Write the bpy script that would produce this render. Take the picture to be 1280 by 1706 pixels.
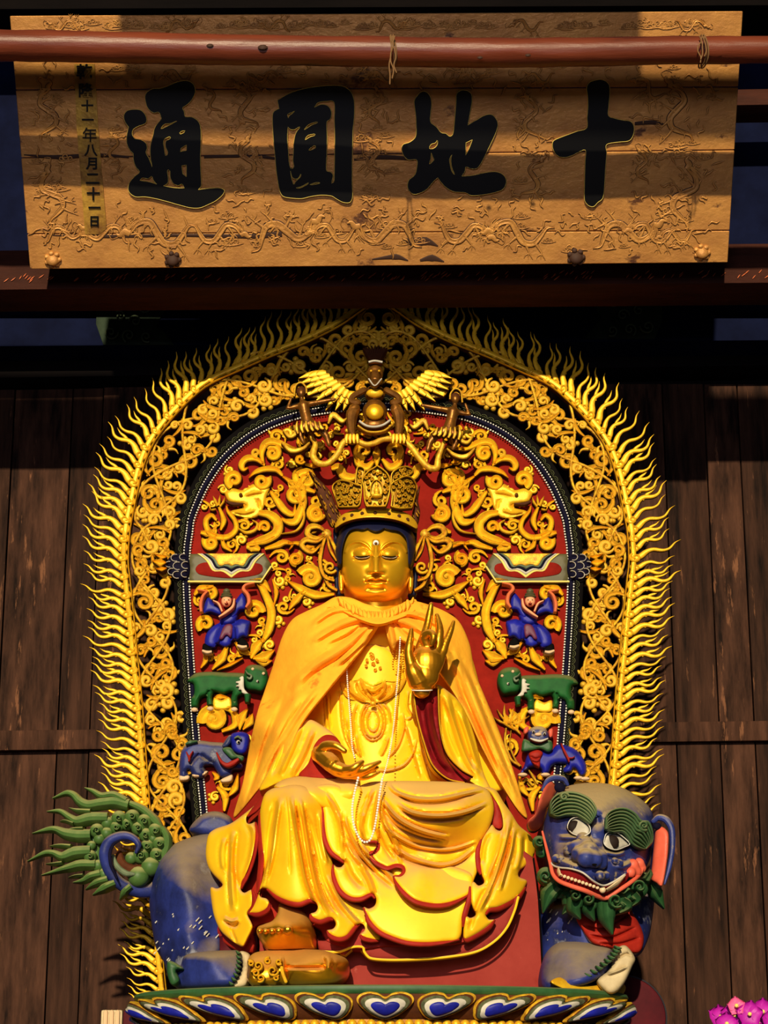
import bpy, bmesh, math, random
import numpy as np
from mathutils import Vector, Matrix
from mathutils.geometry import delaunay_2d_cdt

random.seed(7)
rng = np.random.default_rng(7)
SC = bpy.context.scene
COL = SC.collection
for o in list(bpy.data.objects):
    bpy.data.objects.remove(o)

# ------------------------------------------------------------ camera
FPX, CAM_Y, CAM_Z, PITCH, SHIFT = 2970.0, -9.0, 1.6, math.radians(14), 0.18
cam_data = bpy.data.cameras.new('camera')
cam_data.sensor_fit = 'VERTICAL'
cam_data.sensor_height = 36.0
cam_data.lens = FPX / 1706 * 36
cam_data.shift_y = SHIFT
cam_data.clip_start, cam_data.clip_end = 0.1, 100
cam = bpy.data.objects.new('camera', cam_data)
cam.location = (0, CAM_Y, CAM_Z)
cam.rotation_euler = (math.pi / 2 + PITCH, 0, 0)
COL.objects.link(cam)
SC.camera = cam

# ------------------------------------------------------------ view, world, large lights
SC.view_settings.view_transform = 'Standard'
SC.view_settings.look = 'None'
SC.view_settings.gamma = 1
SC.view_settings.use_curve_mapping = False
SC.view_settings.exposure = 0.0
world = bpy.data.worlds.new('hall_gloom')
SC.world = world
world.use_nodes = True
world.node_tree.nodes['Background'].inputs[0].default_value = (0.55, 0.6, 0.75, 1)
world.node_tree.nodes['Background'].inputs[1].default_value = 0.03

def light(name, kind, loc, target, energy, color, **kw):
    d = bpy.data.lights.new(name, kind)
    d.energy, d.color = energy, color
    for k, v in kw.items():
        setattr(d, k, v)
    o = bpy.data.objects.new(name, d)
    o.location = loc
    o.rotation_euler = (Vector(target) - Vector(loc)).to_track_quat('-Z', 'Y').to_euler()
    COL.objects.link(o)
    return o

# low sun through the hall's open front, and the broad daylight of the doorway
SUN = np.array([-.10, -1.0, .33])          # towards the sun
light('sunlight', 'SUN', (-1, -10, 7.3), (0, 0, 4.0), 4.9, (1.0, 0.84, 0.56), angle=0.014)
light('doorway_daylight', 'AREA', (-1.0, -12.5, 4.2), (0, 0, 3.6), 270, (0.86, 0.84, 1.0), shape='RECTANGLE', size=3.4, size_y=2.2)

# ------------------------------------------------------------ pixel of the photograph -> point at depth Y
_cp, _sp = math.cos(PITCH), math.sin(PITCH)
def at(px, py, Y):
    px, py, Y = np.broadcast_arrays(np.asarray(px, float), np.asarray(py, float), np.asarray(Y, float))
    u = (px - 640) / FPX
    v = (853 - py + SHIFT * 1706) / FPX
    dy = _cp - v * _sp
    dz = _sp + v * _cp
    t = (Y - CAM_Y) / dy
    return np.stack([u * t, Y, CAM_Z + dz * t], -1)
def V(px, py, Y):
    return Vector(at(px, py, Y).tolist())
def mpp(Y=0.0):
    return (Y - CAM_Y) / FPX
def K(x0, y0, s):
    """trace in the coordinates of an enlarged crop"""
    return lambda *pts: [(x0 + p[0] / s, y0 + p[1] / s) + tuple(p[2:]) for p in pts]
def mirror(pts, ax=631.0):
    return [(2 * ax - p[0],) + tuple(p[1:]) for p in pts]

# ------------------------------------------------------------ materials
MATS = {}
def lin(c):
    c = [x / 255 for x in c]
    return tuple((x / 12.92 if x <= .04045 else ((x + .055) / 1.055) ** 2.4) for x in c) + (1,)
def mat(name, c, c2=None, rough=.5, metal=0.0, scale=8, spread=.5, bump=0.0, bscale=40, dust=None, damt=.8, stretch=None, coat=0, spec=.3, wear=None, wscale=6, wpos=.62):
    m = bpy.data.materials.new(name); m.use_nodes = True
    nt = m.node_tree; N = nt.nodes; L = nt.links
    b = N['Principled BSDF']
    b.inputs['Roughness'].default_value = rough
    b.inputs['Metallic'].default_value = metal
    b.inputs['Specular IOR Level'].default_value = spec
    b.inputs['Coat Weight'].default_value = coat
    tc = N.new('ShaderNodeTexCoord')
    mp = N.new('ShaderNodeMapping'); L.new(tc.outputs['Object'], mp.inputs[0])
    if stretch: mp.inputs['Scale'].default_value = stretch
    def noise(s, det=5):
        n = N.new('ShaderNodeTexNoise'); n.inputs['Scale'].default_value = s; n.inputs['Detail'].default_value = det
        n.inputs['Roughness'].default_value = .65
        L.new(mp.outputs[0], n.inputs['Vector']); return n
    def ramp(src, p0, p1):
        r = N.new('ShaderNodeMapRange'); r.inputs[1].default_value = p0; r.inputs[2].default_value = p1
        L.new(src, r.inputs[0]); return r.outputs[0]
    def mix(f, a, c_):
        x = N.new('ShaderNodeMix'); x.data_type = 'RGBA'
        L.new(f, x.inputs[0])
        if isinstance(a, tuple): x.inputs[6].default_value = a
        else: L.new(a, x.inputs[6])
        if isinstance(c_, tuple): x.inputs[7].default_value = c_
        else: L.new(c_, x.inputs[7])
        return x.outputs[2]
    col = None
    if c2:
        n = noise(scale)
        col = mix(ramp(n.outputs[0], .5 - spread / 2, .5 + spread / 2), lin(c), lin(c2))
    else:
        col = lin(c)
    if wear:
        n = noise(wscale, 8)
        f = ramp(n.outputs[0], wpos, wpos + .06)
        if isinstance(col, tuple):
            col = mix(f, col, lin(wear))
        else:
            col = mix(f, col, lin(wear))
    met = None
    if dust:                       # dust lies on what faces up
        g = N.new('ShaderNodeNewGeometry')
        s = N.new('ShaderNodeSeparateXYZ'); L.new(g.outputs['Normal'], s.inputs[0])
        n = noise(14, 4)
        a = N.new('ShaderNodeMath'); a.operation = 'MULTIPLY_ADD'
        L.new(n.outputs[0], a.inputs[0]); a.inputs[1].default_value = .35; L.new(s.outputs[2], a.inputs[2])
        f = ramp(a.outputs[0], .44, .94)
        k = N.new('ShaderNodeMath'); k.operation = 'MULTIPLY'; L.new(f, k.inputs[0]); k.inputs[1].default_value = damt
        col = mix(k.outputs[0], col, lin(dust))
        if metal > 0:
            q = N.new('ShaderNodeMapRange'); L.new(k.outputs[0], q.inputs[0])
            q.inputs[3].default_value = metal; q.inputs[4].default_value = 0
            L.new(q.outputs[0], b.inputs['Metallic'])
            q = N.new('ShaderNodeMapRange'); L.new(k.outputs[0], q.inputs[0])
            q.inputs[3].default_value = rough; q.inputs[4].default_value = .85
            L.new(q.outputs[0], b.inputs['Roughness'])
    if isinstance(col, tuple): b.inputs['Base Color'].default_value = col
    else: L.new(col, b.inputs['Base Color'])
    if bump:
        n = noise(bscale, 6)
        bp = N.new('ShaderNodeBump'); bp.inputs['Strength'].default_value = bump; bp.inputs['Distance'].default_value = .01
        L.new(n.outputs[0], bp.inputs['Height']); L.new(bp.outputs[0], b.inputs['Normal'])
    m.diffuse_color = lin(c)
    MATS[name] = m
    return m

mat('robe_gold', (255, 206, 28), (246, 184, 20), rough=.5, metal=.12, spec=.35, scale=5, dust=(206, 162, 92), damt=.85, bump=.03, bscale=60)
mat('leaf_gold', (250, 206, 40), (216, 152, 30), rough=.42, metal=.3, scale=22, bump=.15, bscale=120)
mat('carved_gold', (246, 200, 48), (180, 120, 34), rough=.45, metal=.3, scale=30, spread=.35, bump=.25, bscale=160)
mat('face_gold', (252, 194, 36), (240, 170, 26), rough=.34, metal=.62, scale=6)
mat('hand_gold', (246, 176, 40), (214, 140, 28), rough=.3, metal=.88, scale=6, dust=(190, 144, 84), damt=.6)
mat('dark_gold', (150, 98, 34), (92, 56, 24), rough=.38, metal=.6, scale=18, bump=.1)
mat('bole', (92, 50, 24), (58, 30, 18), rough=0.7, scale=20, spec=0.1)
mat('cape_cloth', (255, 190, 52), (248, 164, 44), rough=0.85, spec=0.1, scale=6, bump=.25, bscale=22, wear=(230, 124, 36), wscale=4, wpos=.6)
mat('red_lining', (168, 40, 24), (128, 26, 20), rough=0.6, scale=10, spec=0.15)
mat('red_panel', (144, 32, 22), (112, 22, 15), spec=0.05, rough=0.8, scale=9, bump=.1)
mat('red_block', (130, 42, 36), (146, 54, 46), spec=0.08, rough=0.7, scale=7, wear=(168, 84, 70), wscale=9, wpos=.63, bump=.08)
mat('sleeve_red', (150, 24, 28), (96, 14, 22), rough=0.6, scale=8, spec=0.15)
mat('hair_blue', (22, 24, 52), rough=0.5, spec=0.15)
mat('pearl', (232, 230, 220), rough=.3)
mat('navy', (22, 20, 46), (12, 10, 26), spec=0.05, rough=0.7, scale=20)
mat('blue_paint', (30, 36, 165), (22, 26, 110), spec=.2, rough=.45, scale=12)
mat('lion_blue', (40, 52, 128), (22, 28, 66), rough=.5, scale=5, spread=.3, dust=(138, 122, 96), damt=.85, bump=.2, bscale=30, wear=(112, 114, 130), wscale=5, wpos=.6)
mat('lion_head_blue', (46, 58, 128), (28, 36, 84), rough=.45, scale=9, spread=.3, dust=(164, 144, 106), damt=1.0, bump=.3, bscale=26, wear=(146, 130, 108), wscale=9, wpos=.58)
mat('green_paint', (48, 92, 50), (30, 66, 36), rough=.5, scale=14, dust=(128, 136, 92), damt=.5)
mat('tail_green', (84, 116, 56), (58, 90, 42), rough=.5, scale=9, dust=(164, 160, 104), damt=.8)
mat('brow_green', (74, 104, 66), (50, 78, 50), rough=.5, scale=14, dust=(150, 156, 110), damt=.6)
mat('toy_green', (34, 100, 46), (22, 70, 34), spec=.12, rough=.6, scale=12, dust=(120, 110, 70), damt=.7)
mat('coral', (224, 104, 78), (206, 84, 62), rough=.5, scale=8)
mat('skin_paint', (226, 160, 116), rough=.5)
mat('orange_trim', (222, 120, 70), (200, 96, 56), rough=.5, scale=20)
mat('bone', (204, 186, 146), (170, 150, 112), rough=.6, scale=12)
mat('tan_foot', (214, 180, 140), rough=.6)
mat('white_paint', (208, 202, 186), (170, 164, 150), rough=.5, scale=14)
mat('black_paint', (14, 12, 12), spec=0.03, rough=0.8)
mat('ink', (9, 9, 11), rough=.38, spec=.3)
mat('pupil', (34, 24, 20), rough=.6, spec=.08)
mat('tooth', (216, 190, 150), rough=.4)
mat('grey_green', (110, 124, 92), (74, 88, 66), rough=.5, scale=20)
mat('scallop', (104, 106, 70), (46, 52, 38), spec=0.1, rough=0.7, scale=40)
mat('olive', (92, 86, 52), (66, 62, 40), rough=.5, scale=20)
mat('rim_yellow', (236, 212, 110), rough=.5)
mat('violet_trim', (92, 34, 66), rough=.5)
mat('plaque_gilt', (222, 160, 84), (168, 112, 60), rough=.4, metal=.3, scale=5, spread=.6, bump=.4, bscale=26, stretch=(1, 1, 1.6), wear=(96, 60, 40), wscale=4.0, wpos=.64)
mat('plaque_relief', (222, 160, 80), (150, 100, 54), rough=.45, metal=.25, scale=9, spread=.5, bump=.3, bscale=60)
mat('plaque_crack', (58, 34, 22), rough=.7)
mat('plaque_strip', (224, 176, 70), (128, 84, 44), rough=.4, metal=.4, scale=7, spread=.35, bump=.3)
mat('log', (124, 58, 34), (84, 38, 26), rough=.36, scale=3, stretch=(.35, 3, 3), bump=.25, bscale=14, wear=(60, 26, 20), wscale=3, wpos=.63)
mat('twine', (120, 88, 54), rough=.8)
mat('beam_red', (72, 38, 28), (46, 24, 19), spec=.05, rough=.55, scale=6, stretch=(.4, 2, 2), bump=.5, bscale=30)
mat('beam_dark', (18, 14, 14), (10, 8, 9), spec=0.03, rough=0.8, scale=5, stretch=(.4, 2, 2), bump=.2)
mat('beam_blue', (18, 24, 54), (10, 13, 32), spec=0.03, rough=0.8, scale=4)
mat('beam_green', (58, 70, 56), (34, 44, 38), spec=0.05, rough=0.8, scale=8)
mat('beam_highlight', (92, 92, 88), rough=0.8, spec=0.1)  # pale grey for the highlight painted along the beam edge
mat('plank', (80, 52, 39), (24, 15, 12), spec=0.06, rough=0.75, scale=3.2, spread=.34, stretch=(4, 4, .6), bump=.7, bscale=8, wear=(112, 74, 52), wscale=5, wpos=.6)
mat('plank_b', (68, 44, 33), (20, 13, 11), spec=0.06, rough=0.75, scale=2.6, spread=.34, stretch=(5, 5, .5), bump=.7, bscale=10, wear=(100, 66, 46), wscale=6, wpos=.62)
mat('maroon', (86, 20, 28), (58, 14, 22), rough=0.6, scale=8, spec=0.08)
mat('flower', (190, 30, 170), (150, 16, 140), rough=.5, scale=12)
mat('flower_pink', (226, 96, 150), rough=.5)
mat('leaf_green', (40, 84, 40), rough=.5)
mat('steel', (96, 94, 104), rough=.3, metal=.8)
mat('floor_stone', (58, 50, 46), (40, 36, 34), rough=0.8, scale=6, spec=0.1)
M = MATS

# ------------------------------------------------------------ objects
WLOC = {}
def thing(name, label, cat, loc, group=None):
    o = bpy.data.objects.new(name, None)
    o.empty_display_size = .1
    loc = Vector([float(x) for x in loc])
    o.location = loc
    WLOC[o.name] = loc
    COL.objects.link(o)
    o['label'] = label; o['category'] = cat
    if group: o['group'] = group
    return o
def tag(o, label, cat, group=None):
    o['label'] = label; o['category'] = cat
    if group: o['group'] = group
    return o
def make(name, verts, faces, mats, parent=None, midx=None, smooth=35, label=None):
    """one mesh object from world-space vertices, its origin at its own centre"""
    v = np.asarray(verts, float)
    c = (v.min(0) + v.max(0)) / 2
    me = bpy.data.meshes.new(name)
    me.from_pydata((v - c).tolist(), [], [list(map(int, f)) for f in faces])
    if not isinstance(mats, (list, tuple)): mats = [mats]
    for m_ in mats: me.materials.append(M[m_])
    if midx is not None: me.polygons.foreach_set('material_index', np.asarray(midx, dtype=np.int32))
    me.polygons.foreach_set('use_smooth', [smooth is not None] * len(me.polygons))
    me.update()
    if smooth is not None and smooth < 180: me.set_sharp_from_angle(angle=math.radians(smooth))
    o = bpy.data.objects.new(name, me)
    COL.objects.link(o)
    w = Vector(c.tolist())
    WLOC[o.name] = w
    if parent is not None:
        o.parent = parent
        o.location = w - WLOC[parent.name]
    else:
        o.location = w
    if label: o['label'] = label
    return o
def inst(me, name, parent, loc, rot=(0, 0, 0), scl=(1, 1, 1)):
    o = bpy.data.objects.new(name, me)
    COL.objects.link(o)
    w = Vector([float(x) for x in loc]); WLOC[o.name] = w
    if parent is not None:
        o.parent = parent; o.location = w - WLOC[parent.name]
    else: o.location = w
    o.rotation_euler = rot; o.scale = scl
    return o
def struct(o):
    o['kind'] = 'structure'; return o

class G:
    """collects shapes that belong to one part"""
    def __init__(s): s.v = []; s.f = []; s.m = []; s.n = 0
    def add(s, v, f, m=0):
        v = np.asarray(v, float).reshape(-1, 3)
        s.v.append(v); s.f += [[i + s.n for i in q] for q in f]
        s.m += (m if isinstance(m, list) else [m] * len(f)); s.n += len(v); return s
    def make(s, name, mats, parent=None, **k):
        return make(name, np.concatenate(s.v), s.f, mats, parent, midx=s.m, **k)

# ------------------------------------------------------------ curves and 2D helpers
def catmull(p, n=8, closed=False):
    p = [np.array(q[:2] if len(q) < 4 else q, float) for q in p] if not isinstance(p, np.ndarray) else list(p)
    m = len(p)
    out = []
    segs = m if closed else m - 1
    for i in range(segs):
        p1, p2 = p[i], p[(i + 1) % m]
        p0 = p[(i - 1) % m] if (closed or i > 0) else 2 * p1 - p2
        p3 = p[(i + 2) % m] if (closed or i + 2 < m) else 2 * p2 - p1
        # centripetal-ish tangents limited by segment length
        l = np.linalg.norm(p2 - p1)
        t1 = (p2 - p0) / 2; t2 = (p3 - p1) / 2
        for t_ in (t1, t2):
            q = np.linalg.norm(t_)
            if q > 1.1 * l > 0: t_ *= 1.1 * l / q
        for k in range(n):
            t = k / n
            h = (2*t**3-3*t*t+1)*p1 + (t**3-2*t*t+t)*t1 + (-2*t**3+3*t*t)*p2 + (t**3-t*t)*t2
            out.append(h)
    if not closed: out.append(p[-1])
    return np.array(out)
def outline(pts, step, smooth=True):
    """closed curve; points whose third value is 1 stay sharp corners"""
    if not smooth:
        c = np.array([p[:2] for p in pts], float)
    else:
        cor = [i for i, p in enumerate(pts) if len(p) > 2 and p[2]]
        if not cor:
            c = catmull([p[:2] for p in pts], 8, True)
        else:
            k = cor[0]; q = list(pts[k:]) + list(pts[:k]) + [pts[k]]
            cs = [i for i, p in enumerate(q) if len(p) > 2 and p[2]]
            c = []
            for a, b in zip(cs[:-1], cs[1:]):
                c.append(catmull([p[:2] for p in q[a:b+1]], 8)[:-1])
            c = np.concatenate(c)
    # resample
    d = np.vstack([c, c[:1]])
    L = np.concatenate([[0], np.cumsum(np.linalg.norm(np.diff(d, axis=0), axis=1))])
    n = max(8, int(round(L[-1] / step)))
    s = np.linspace(0, L[-1], n, endpoint=False)
    r = np.stack([np.interp(s, L, d[:, 0]), np.interp(s, L, d[:, 1])], 1)
    cor = [p[:2] for p in pts if not smooth or (len(p) > 2 and p[2])]
    if cor:                                          # keep the corners exactly
        for q in cor:
            i = np.argmin(((r - q[:2]) ** 2).sum(1)); r[i] = q[:2]
    return r
def inside(P, poly):
    x, y = P[:, 0], P[:, 1]
    r = np.zeros(len(P), bool)
    a = poly; b = np.roll(poly, -1, 0)
    for (x1, y1), (x2, y2) in zip(a, b):
        if y1 == y2: continue
        c = ((y1 > y) != (y2 > y)) & (x < (x2 - x1) * (y - y1) / (y2 - y1) + x1)
        r ^= c
    return r
def seg_dist(P, line):
    """distance to a polyline and the position 0..1 along it"""
    line = np.asarray(line, float)
    best = np.full(len(P), 1e9); tt = np.zeros(len(P))
    L = np.concatenate([[0], np.cumsum(np.linalg.norm(np.diff(line, axis=0), axis=1))])
    for i in range(len(line) - 1):
        a, b = line[i], line[i+1]; ab = b - a; q = ab @ ab
        if q < 1e-12: continue
        t = np.clip(((P - a) @ ab) / q, 0, 1)
        d = np.linalg.norm(P - (a + t[:, None] * ab), axis=1)
        m_ = d < best
        best[m_] = d[m_]; tt[m_] = (L[i] + t[m_] * (L[i+1] - L[i])) / L[-1]
    return best, tt
def tps(ctrl):
    """smooth depth through scattered (px, py, Y) points"""
    c = np.array(ctrl, float); P = c[:, :2] / 100; n = len(c)
    def U(r): return np.where(r > 1e-9, r * r * np.log(r + 1e-12), 0)
    A = np.zeros((n + 3, n + 3))
    A[:n, :n] = U(np.linalg.norm(P[:, None] - P[None], axis=2)) + 1e-4 * np.eye(n)
    A[:n, n] = 1; A[:n, n+1:] = P; A[n, :n] = 1; A[n+1:, :n] = P.T
    w = np.linalg.solve(A, np.concatenate([c[:, 2], [0, 0, 0]]))
    def f(x, y):
        Q = np.stack([x, y], 1) / 100
        return U(np.linalg.norm(Q[:, None] - P[None], axis=2)) @ w[:n] + w[n] + Q @ w[n+1:]
    return f

def cdt(pts, ncon):
    e = [(i, (i + 1) % ncon) for i in range(ncon)]
    v, _, f, _, _, _ = delaunay_2d_cdt([Vector(p) for p in pts], e, [], 0, 1e-5)
    return np.array([tuple(q) for q in v]), [list(q) for q in f]

def relief_geo(out, Y, folds=(), step=5.0, edge=5.0, drop=.015, thick=.06, smooth=True, holes=(), back=True, extra=None, ostep=None):
    """A carved piece: front surface of depth Y(px,py) inside the outline, rounded towards its edge,
    with folds (polyline, width px, height m[, kind]) and a solid body behind it of the given thickness."""
    O = outline(out, ostep or step * .8, smooth)
    area = np.sum(O[:, 0] * np.roll(O[:, 1], -1) - np.roll(O[:, 0], -1) * O[:, 1])
    if area < 0: O = O[::-1].copy()
    H = [outline(h, step * .8, smooth) for h in holes]
    lo, hi = O.min(0), O.max(0)
    gx, gy = np.meshgrid(np.arange(lo[0], hi[0], step), np.arange(lo[1], hi[1], step * .87))
    gx = gx + (np.arange(gx.shape[0]) % 2)[:, None] * step / 2
    P = np.stack([gx.ravel(), gy.ravel()], 1)
    OC = np.vstack([O, O[:1]])
    def ins(Q):
        r = inside(Q, O)
        for h in H: r &= ~inside(Q, h)
        return r
    def bd(Q):
        d, _ = seg_dist(Q, OC)
        for h in H: d = np.minimum(d, seg_dist(Q, np.vstack([h, h[:1]]))[0])
        return d
    P = P[ins(P)]
    if len(P): P = P[bd(P) > max(.55 * step, edge * .55 if edge else 0)]
    rings = []
    if edge:
        for loop in [O] + H:
            t = np.roll(loop, -1, 0) - np.roll(loop, 1, 0); t /= np.linalg.norm(t, axis=1)[:, None] + 1e-9
            nrm = np.stack([-t[:, 1], t[:, 0]], 1)
            for q in (.12, .38):
                for sg in (1, -1):
                    R = loop + sg * nrm * q * edge
                    R = R[ins(R)]
                    if len(R): rings.append(R[bd(R) > .85 * q * edge])
    fp = []
    for fo in folds:                      # rows of points along every fold keep it crisp
        L_ = np.asarray(catmull(fo[0], 6)); w_ = fo[1]
        ln = np.concatenate([[0], np.cumsum(np.linalg.norm(np.diff(L_, axis=0), axis=1))])
        s_ = np.linspace(0, ln[-1], max(3, int(ln[-1] / (step * .75))))
        c_ = np.stack([np.interp(s_, ln, L_[:, 0]), np.interp(s_, ln, L_[:, 1])], 1)
        t_ = np.gradient(c_, axis=0); t_ /= np.linalg.norm(t_, axis=1)[:, None] + 1e-9
        n_ = np.stack([-t_[:, 1], t_[:, 0]], 1)
        for q_ in (0, -.5, .5, -1.0, 1.0, -1.55, 1.55): fp.append(c_ + n_ * q_ * w_)
        if len(P):
            P = P[seg_dist(P, L_)[0] > 1.75 * w_]
    if fp:
        Q = np.vstack(fp); Q = Q[ins(Q)]
        if len(Q): Q = Q[bd(Q) > max(.8, .45 * edge if edge else .8)]
        seen = set(); keep_ = []
        for q_ in Q:
            k_ = (int(q_[0] / 1.1), int(q_[1] / 1.1))
            if k_ not in seen: seen.add(k_); keep_.append(q_)
        if keep_: rings.append(np.array(keep_))
    pts = np.vstack([O] + H + [P] + rings)
    # constraint edges for every loop
    e = []; k = 0
    for loop in [O] + H:
        n = len(loop); e += [(k + i, k + (i + 1) % n) for i in range(n)]; k += n
    v, _, f, _, _, _ = delaunay_2d_cdt([Vector(p) for p in pts.tolist()], e, [], 0, 1e-4)
    v = np.array([tuple(q) for q in v]); f = [list(q) for q in f]
    cen = np.array([v[q].mean(0) for q in f])
    keep = ins(cen)
    f = [q for q, kk in zip(f, keep) if kk]
    used = sorted({i for q in f for i in q}); rm = {a: b for b, a in enumerate(used)}
    v = v[used]; f = [[rm[i] for i in q] for q in f]
    y = Y(v[:, 0], v[:, 1]) if callable(Y) else np.full(len(v), float(Y))
    for fo in folds:
        line, w, h = catmull(fo[0], 6), fo[1], fo[2]
        d, t = seg_dist(v, line)
        kind = fo[3] if len(fo) > 3 else 'r'
        tap = np.clip(np.sin(np.pi * np.clip(t, .0, 1)) * 2.2, 0, 1) if kind != 'c' else 1
        if kind == 's':      # a pleat: sharp on one side
            L0 = np.asarray(line); 
            i = np.clip((t * (len(L0) - 1)).astype(int), 0, len(L0) - 2)
            tg = L0[i + 1] - L0[i]
            sd = np.sign(tg[:, 0] * (v[:, 1] - L0[i][:, 1]) - tg[:, 1] * (v[:, 0] - L0[i][:, 0]))
            prof = np.where(sd > 0, np.exp(-(d / w) ** 2), np.exp(-(d / (w * .28)) ** 2))
        else:
            prof = np.exp(-(d / w) ** 2) - (.38 * np.exp(-((d - 1.55 * w) / (.5 * w)) ** 2) if h > 0 else 0)
        y = y - 1.6 * h * prof * tap
    if extra is not None: y = y + extra(v[:, 0], v[:, 1])
    if edge:
        q = np.clip(bd(v) / edge, 0, 1)
        y = y + drop * (1 - np.sqrt(np.clip(1 - (1 - q) ** 2, 0, 1)))
    W = at(v[:, 0], v[:, 1], y)
    # faces towards the camera
    a, b, c = W[f[0]]
    cnt = {}
    for q in f:
        for i in range(3):
            ed = (q[i], q[(i + 1) % 3]); cnt[ed] = cnt.get(ed, 0) + 1
    if np.cross(b - a, c - a)[1] > 0:
        f = [q[::-1] for q in f]
        cnt = {(q[i], q[(i + 1) % 3]): 1 for q in f for i in range(3)}
    rim = [ed for ed in cnt if (ed[1], ed[0]) not in cnt]
    n = len(W)
    ri = sorted({i for ed in rim for i in ed}); rb = {i: n + j for j, i in enumerate(ri)}
    Bk = W[ri] + np.array([0, thick, 0])
    faces = list(f); mi = [0] * len(f)
    for i, j in rim:
        faces.append([j, i, rb[i], rb[j]]); mi.append(1)
    verts = np.vstack([W, Bk])
    if back and not H and len(ri) == len(rim):
        # plain cap behind
        nxt = {i: j for i, j in rim}
        lp = [ri[0]]
        while nxt[lp[-1]] != lp[0] and len(lp) <= len(ri): lp.append(nxt[lp[-1]])
        if len(lp) == len(ri):
            q2 = v[lp]
            vv, ff = cdt(q2.tolist(), len(lp))
            if len(vv) == len(lp):
                cc = np.array([vv[q].mean(0) for q in ff]); kk = inside(cc, q2)
                for q, ok in zip(ff, kk):
                    if ok:
                        t = [rb[lp[i]] for i in q]
                        A_, B_, C_ = verts[t]
                        if np.cross(B_ - A_, C_ - A_)[1] < 0: t = t[::-1]
                        faces.append(t); mi.append(1)
    return verts, faces, mi
def relief(name, out, Y, mats, parent=None, label=None, smooth_angle=50, **k):
    if not isinstance(mats, (list, tuple)): mats = [mats, mats]
    v, f, m = relief_geo(out, Y, **k)
    return make(name, v, f, list(mats), parent, midx=m, smooth=smooth_angle, label=label)

# ------------------------------------------------------------ tubes, balls, ribbons, boxes
def tube_geo(P, r, seg=8, flat=1.0, cap=True, closed=False):
    """round bar along 3D points with a radius per point; flat<1 squeezes it in depth (Y)"""
    P = np.asarray(P, float); n = len(P)
    r = np.broadcast_to(np.asarray(r, float), (n,)).copy()
    if cap and not closed:
        t0 = P[0] - P[1]; t0 /= np.linalg.norm(t0) + 1e-12; t1 = P[-1] - P[-2]; t1 /= np.linalg.norm(t1) + 1e-12
        P = np.vstack([P[0] + t0 * r[0] * .95, P[0] + t0 * r[0] * .6, P, P[-1] + t1 * r[-1] * .6, P[-1] + t1 * r[-1] * .95])
        r = np.concatenate([[r[0] * .25, r[0] * .78], r, [r[-1] * .78, r[-1] * .25]])
        n = len(P)
    if closed: T = np.roll(P, -1, 0) - np.roll(P, 1, 0)
    else: T = np.gradient(P, axis=0)
    T /= np.linalg.norm(T, axis=1)[:, None] + 1e-12
    ref = np.array([0, 1, 0.]) if abs(T[0] @ np.array([0, 1, 0])) < .9 else np.array([1, 0, 0.])
    N = np.zeros_like(P); a = ref - (ref @ T[0]) * T[0]; N[0] = a / np.linalg.norm(a)
    for i in range(1, n):
        a = N[i-1] - (N[i-1] @ T[i]) * T[i]; q = np.linalg.norm(a)
        N[i] = a / q if q > 1e-9 else N[i-1]
    B = np.cross(T, N)
    ang = np.linspace(0, 2 * np.pi, seg, endpoint=False)
    off = (np.cos(ang)[None, :, None] * N[:, None] + np.sin(ang)[None, :, None] * B[:, None]) * r[:, None, None]
    off[..., 1] *= flat
    v = (P[:, None] + off).reshape(-1, 3)
    f = []
    for i in range(n if closed else n - 1):
        j = (i + 1) % n
        for k in range(seg):
            l = (k + 1) % seg
            f.append([i * seg + k, i * seg + l, j * seg + l, j * seg + k])
    if not closed:
        f.append(list(range(seg))[::-1]); f.append([(n - 1) * seg + k for k in range(seg)])
    return v, f
def ball_geo(c, r, nu=10, nv=7, sc=(1, 1, 1)):
    c = np.asarray(c, float)
    v = [[0, 0, 1]]; f = []
    for i in range(1, nv):
        th = math.pi * i / nv
        for j in range(nu):
            ph = 2 * math.pi * j / nu
            v.append([math.sin(th) * math.cos(ph), math.sin(th) * math.sin(ph), math.cos(th)])
    v.append([0, 0, -1]); e = len(v) - 1
    for j in range(nu):
        k = (j + 1) % nu
        f.append([0, 1 + j, 1 + k])
        for i in range(nv - 2):
            f.append([1 + i * nu + j, 1 + (i + 1) * nu + j, 1 + (i + 1) * nu + k, 1 + i * nu + k])
        f.append([e, 1 + (nv - 2) * nu + k, 1 + (nv - 2) * nu + j])
    return np.array(v) * np.array(sc) * r + c, f
PROF = [(-1, 0), (-.8, .62), (-.5, .9), (0, 1), (.5, .9), (.8, .62), (1, 0)]
PROF_G = [(-1, .0), (-.78, .78), (-.55, .98), (-.22, .62), (0, .5), (.22, .62), (.55, .98), (.78, .78), (1, .0)]
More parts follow.
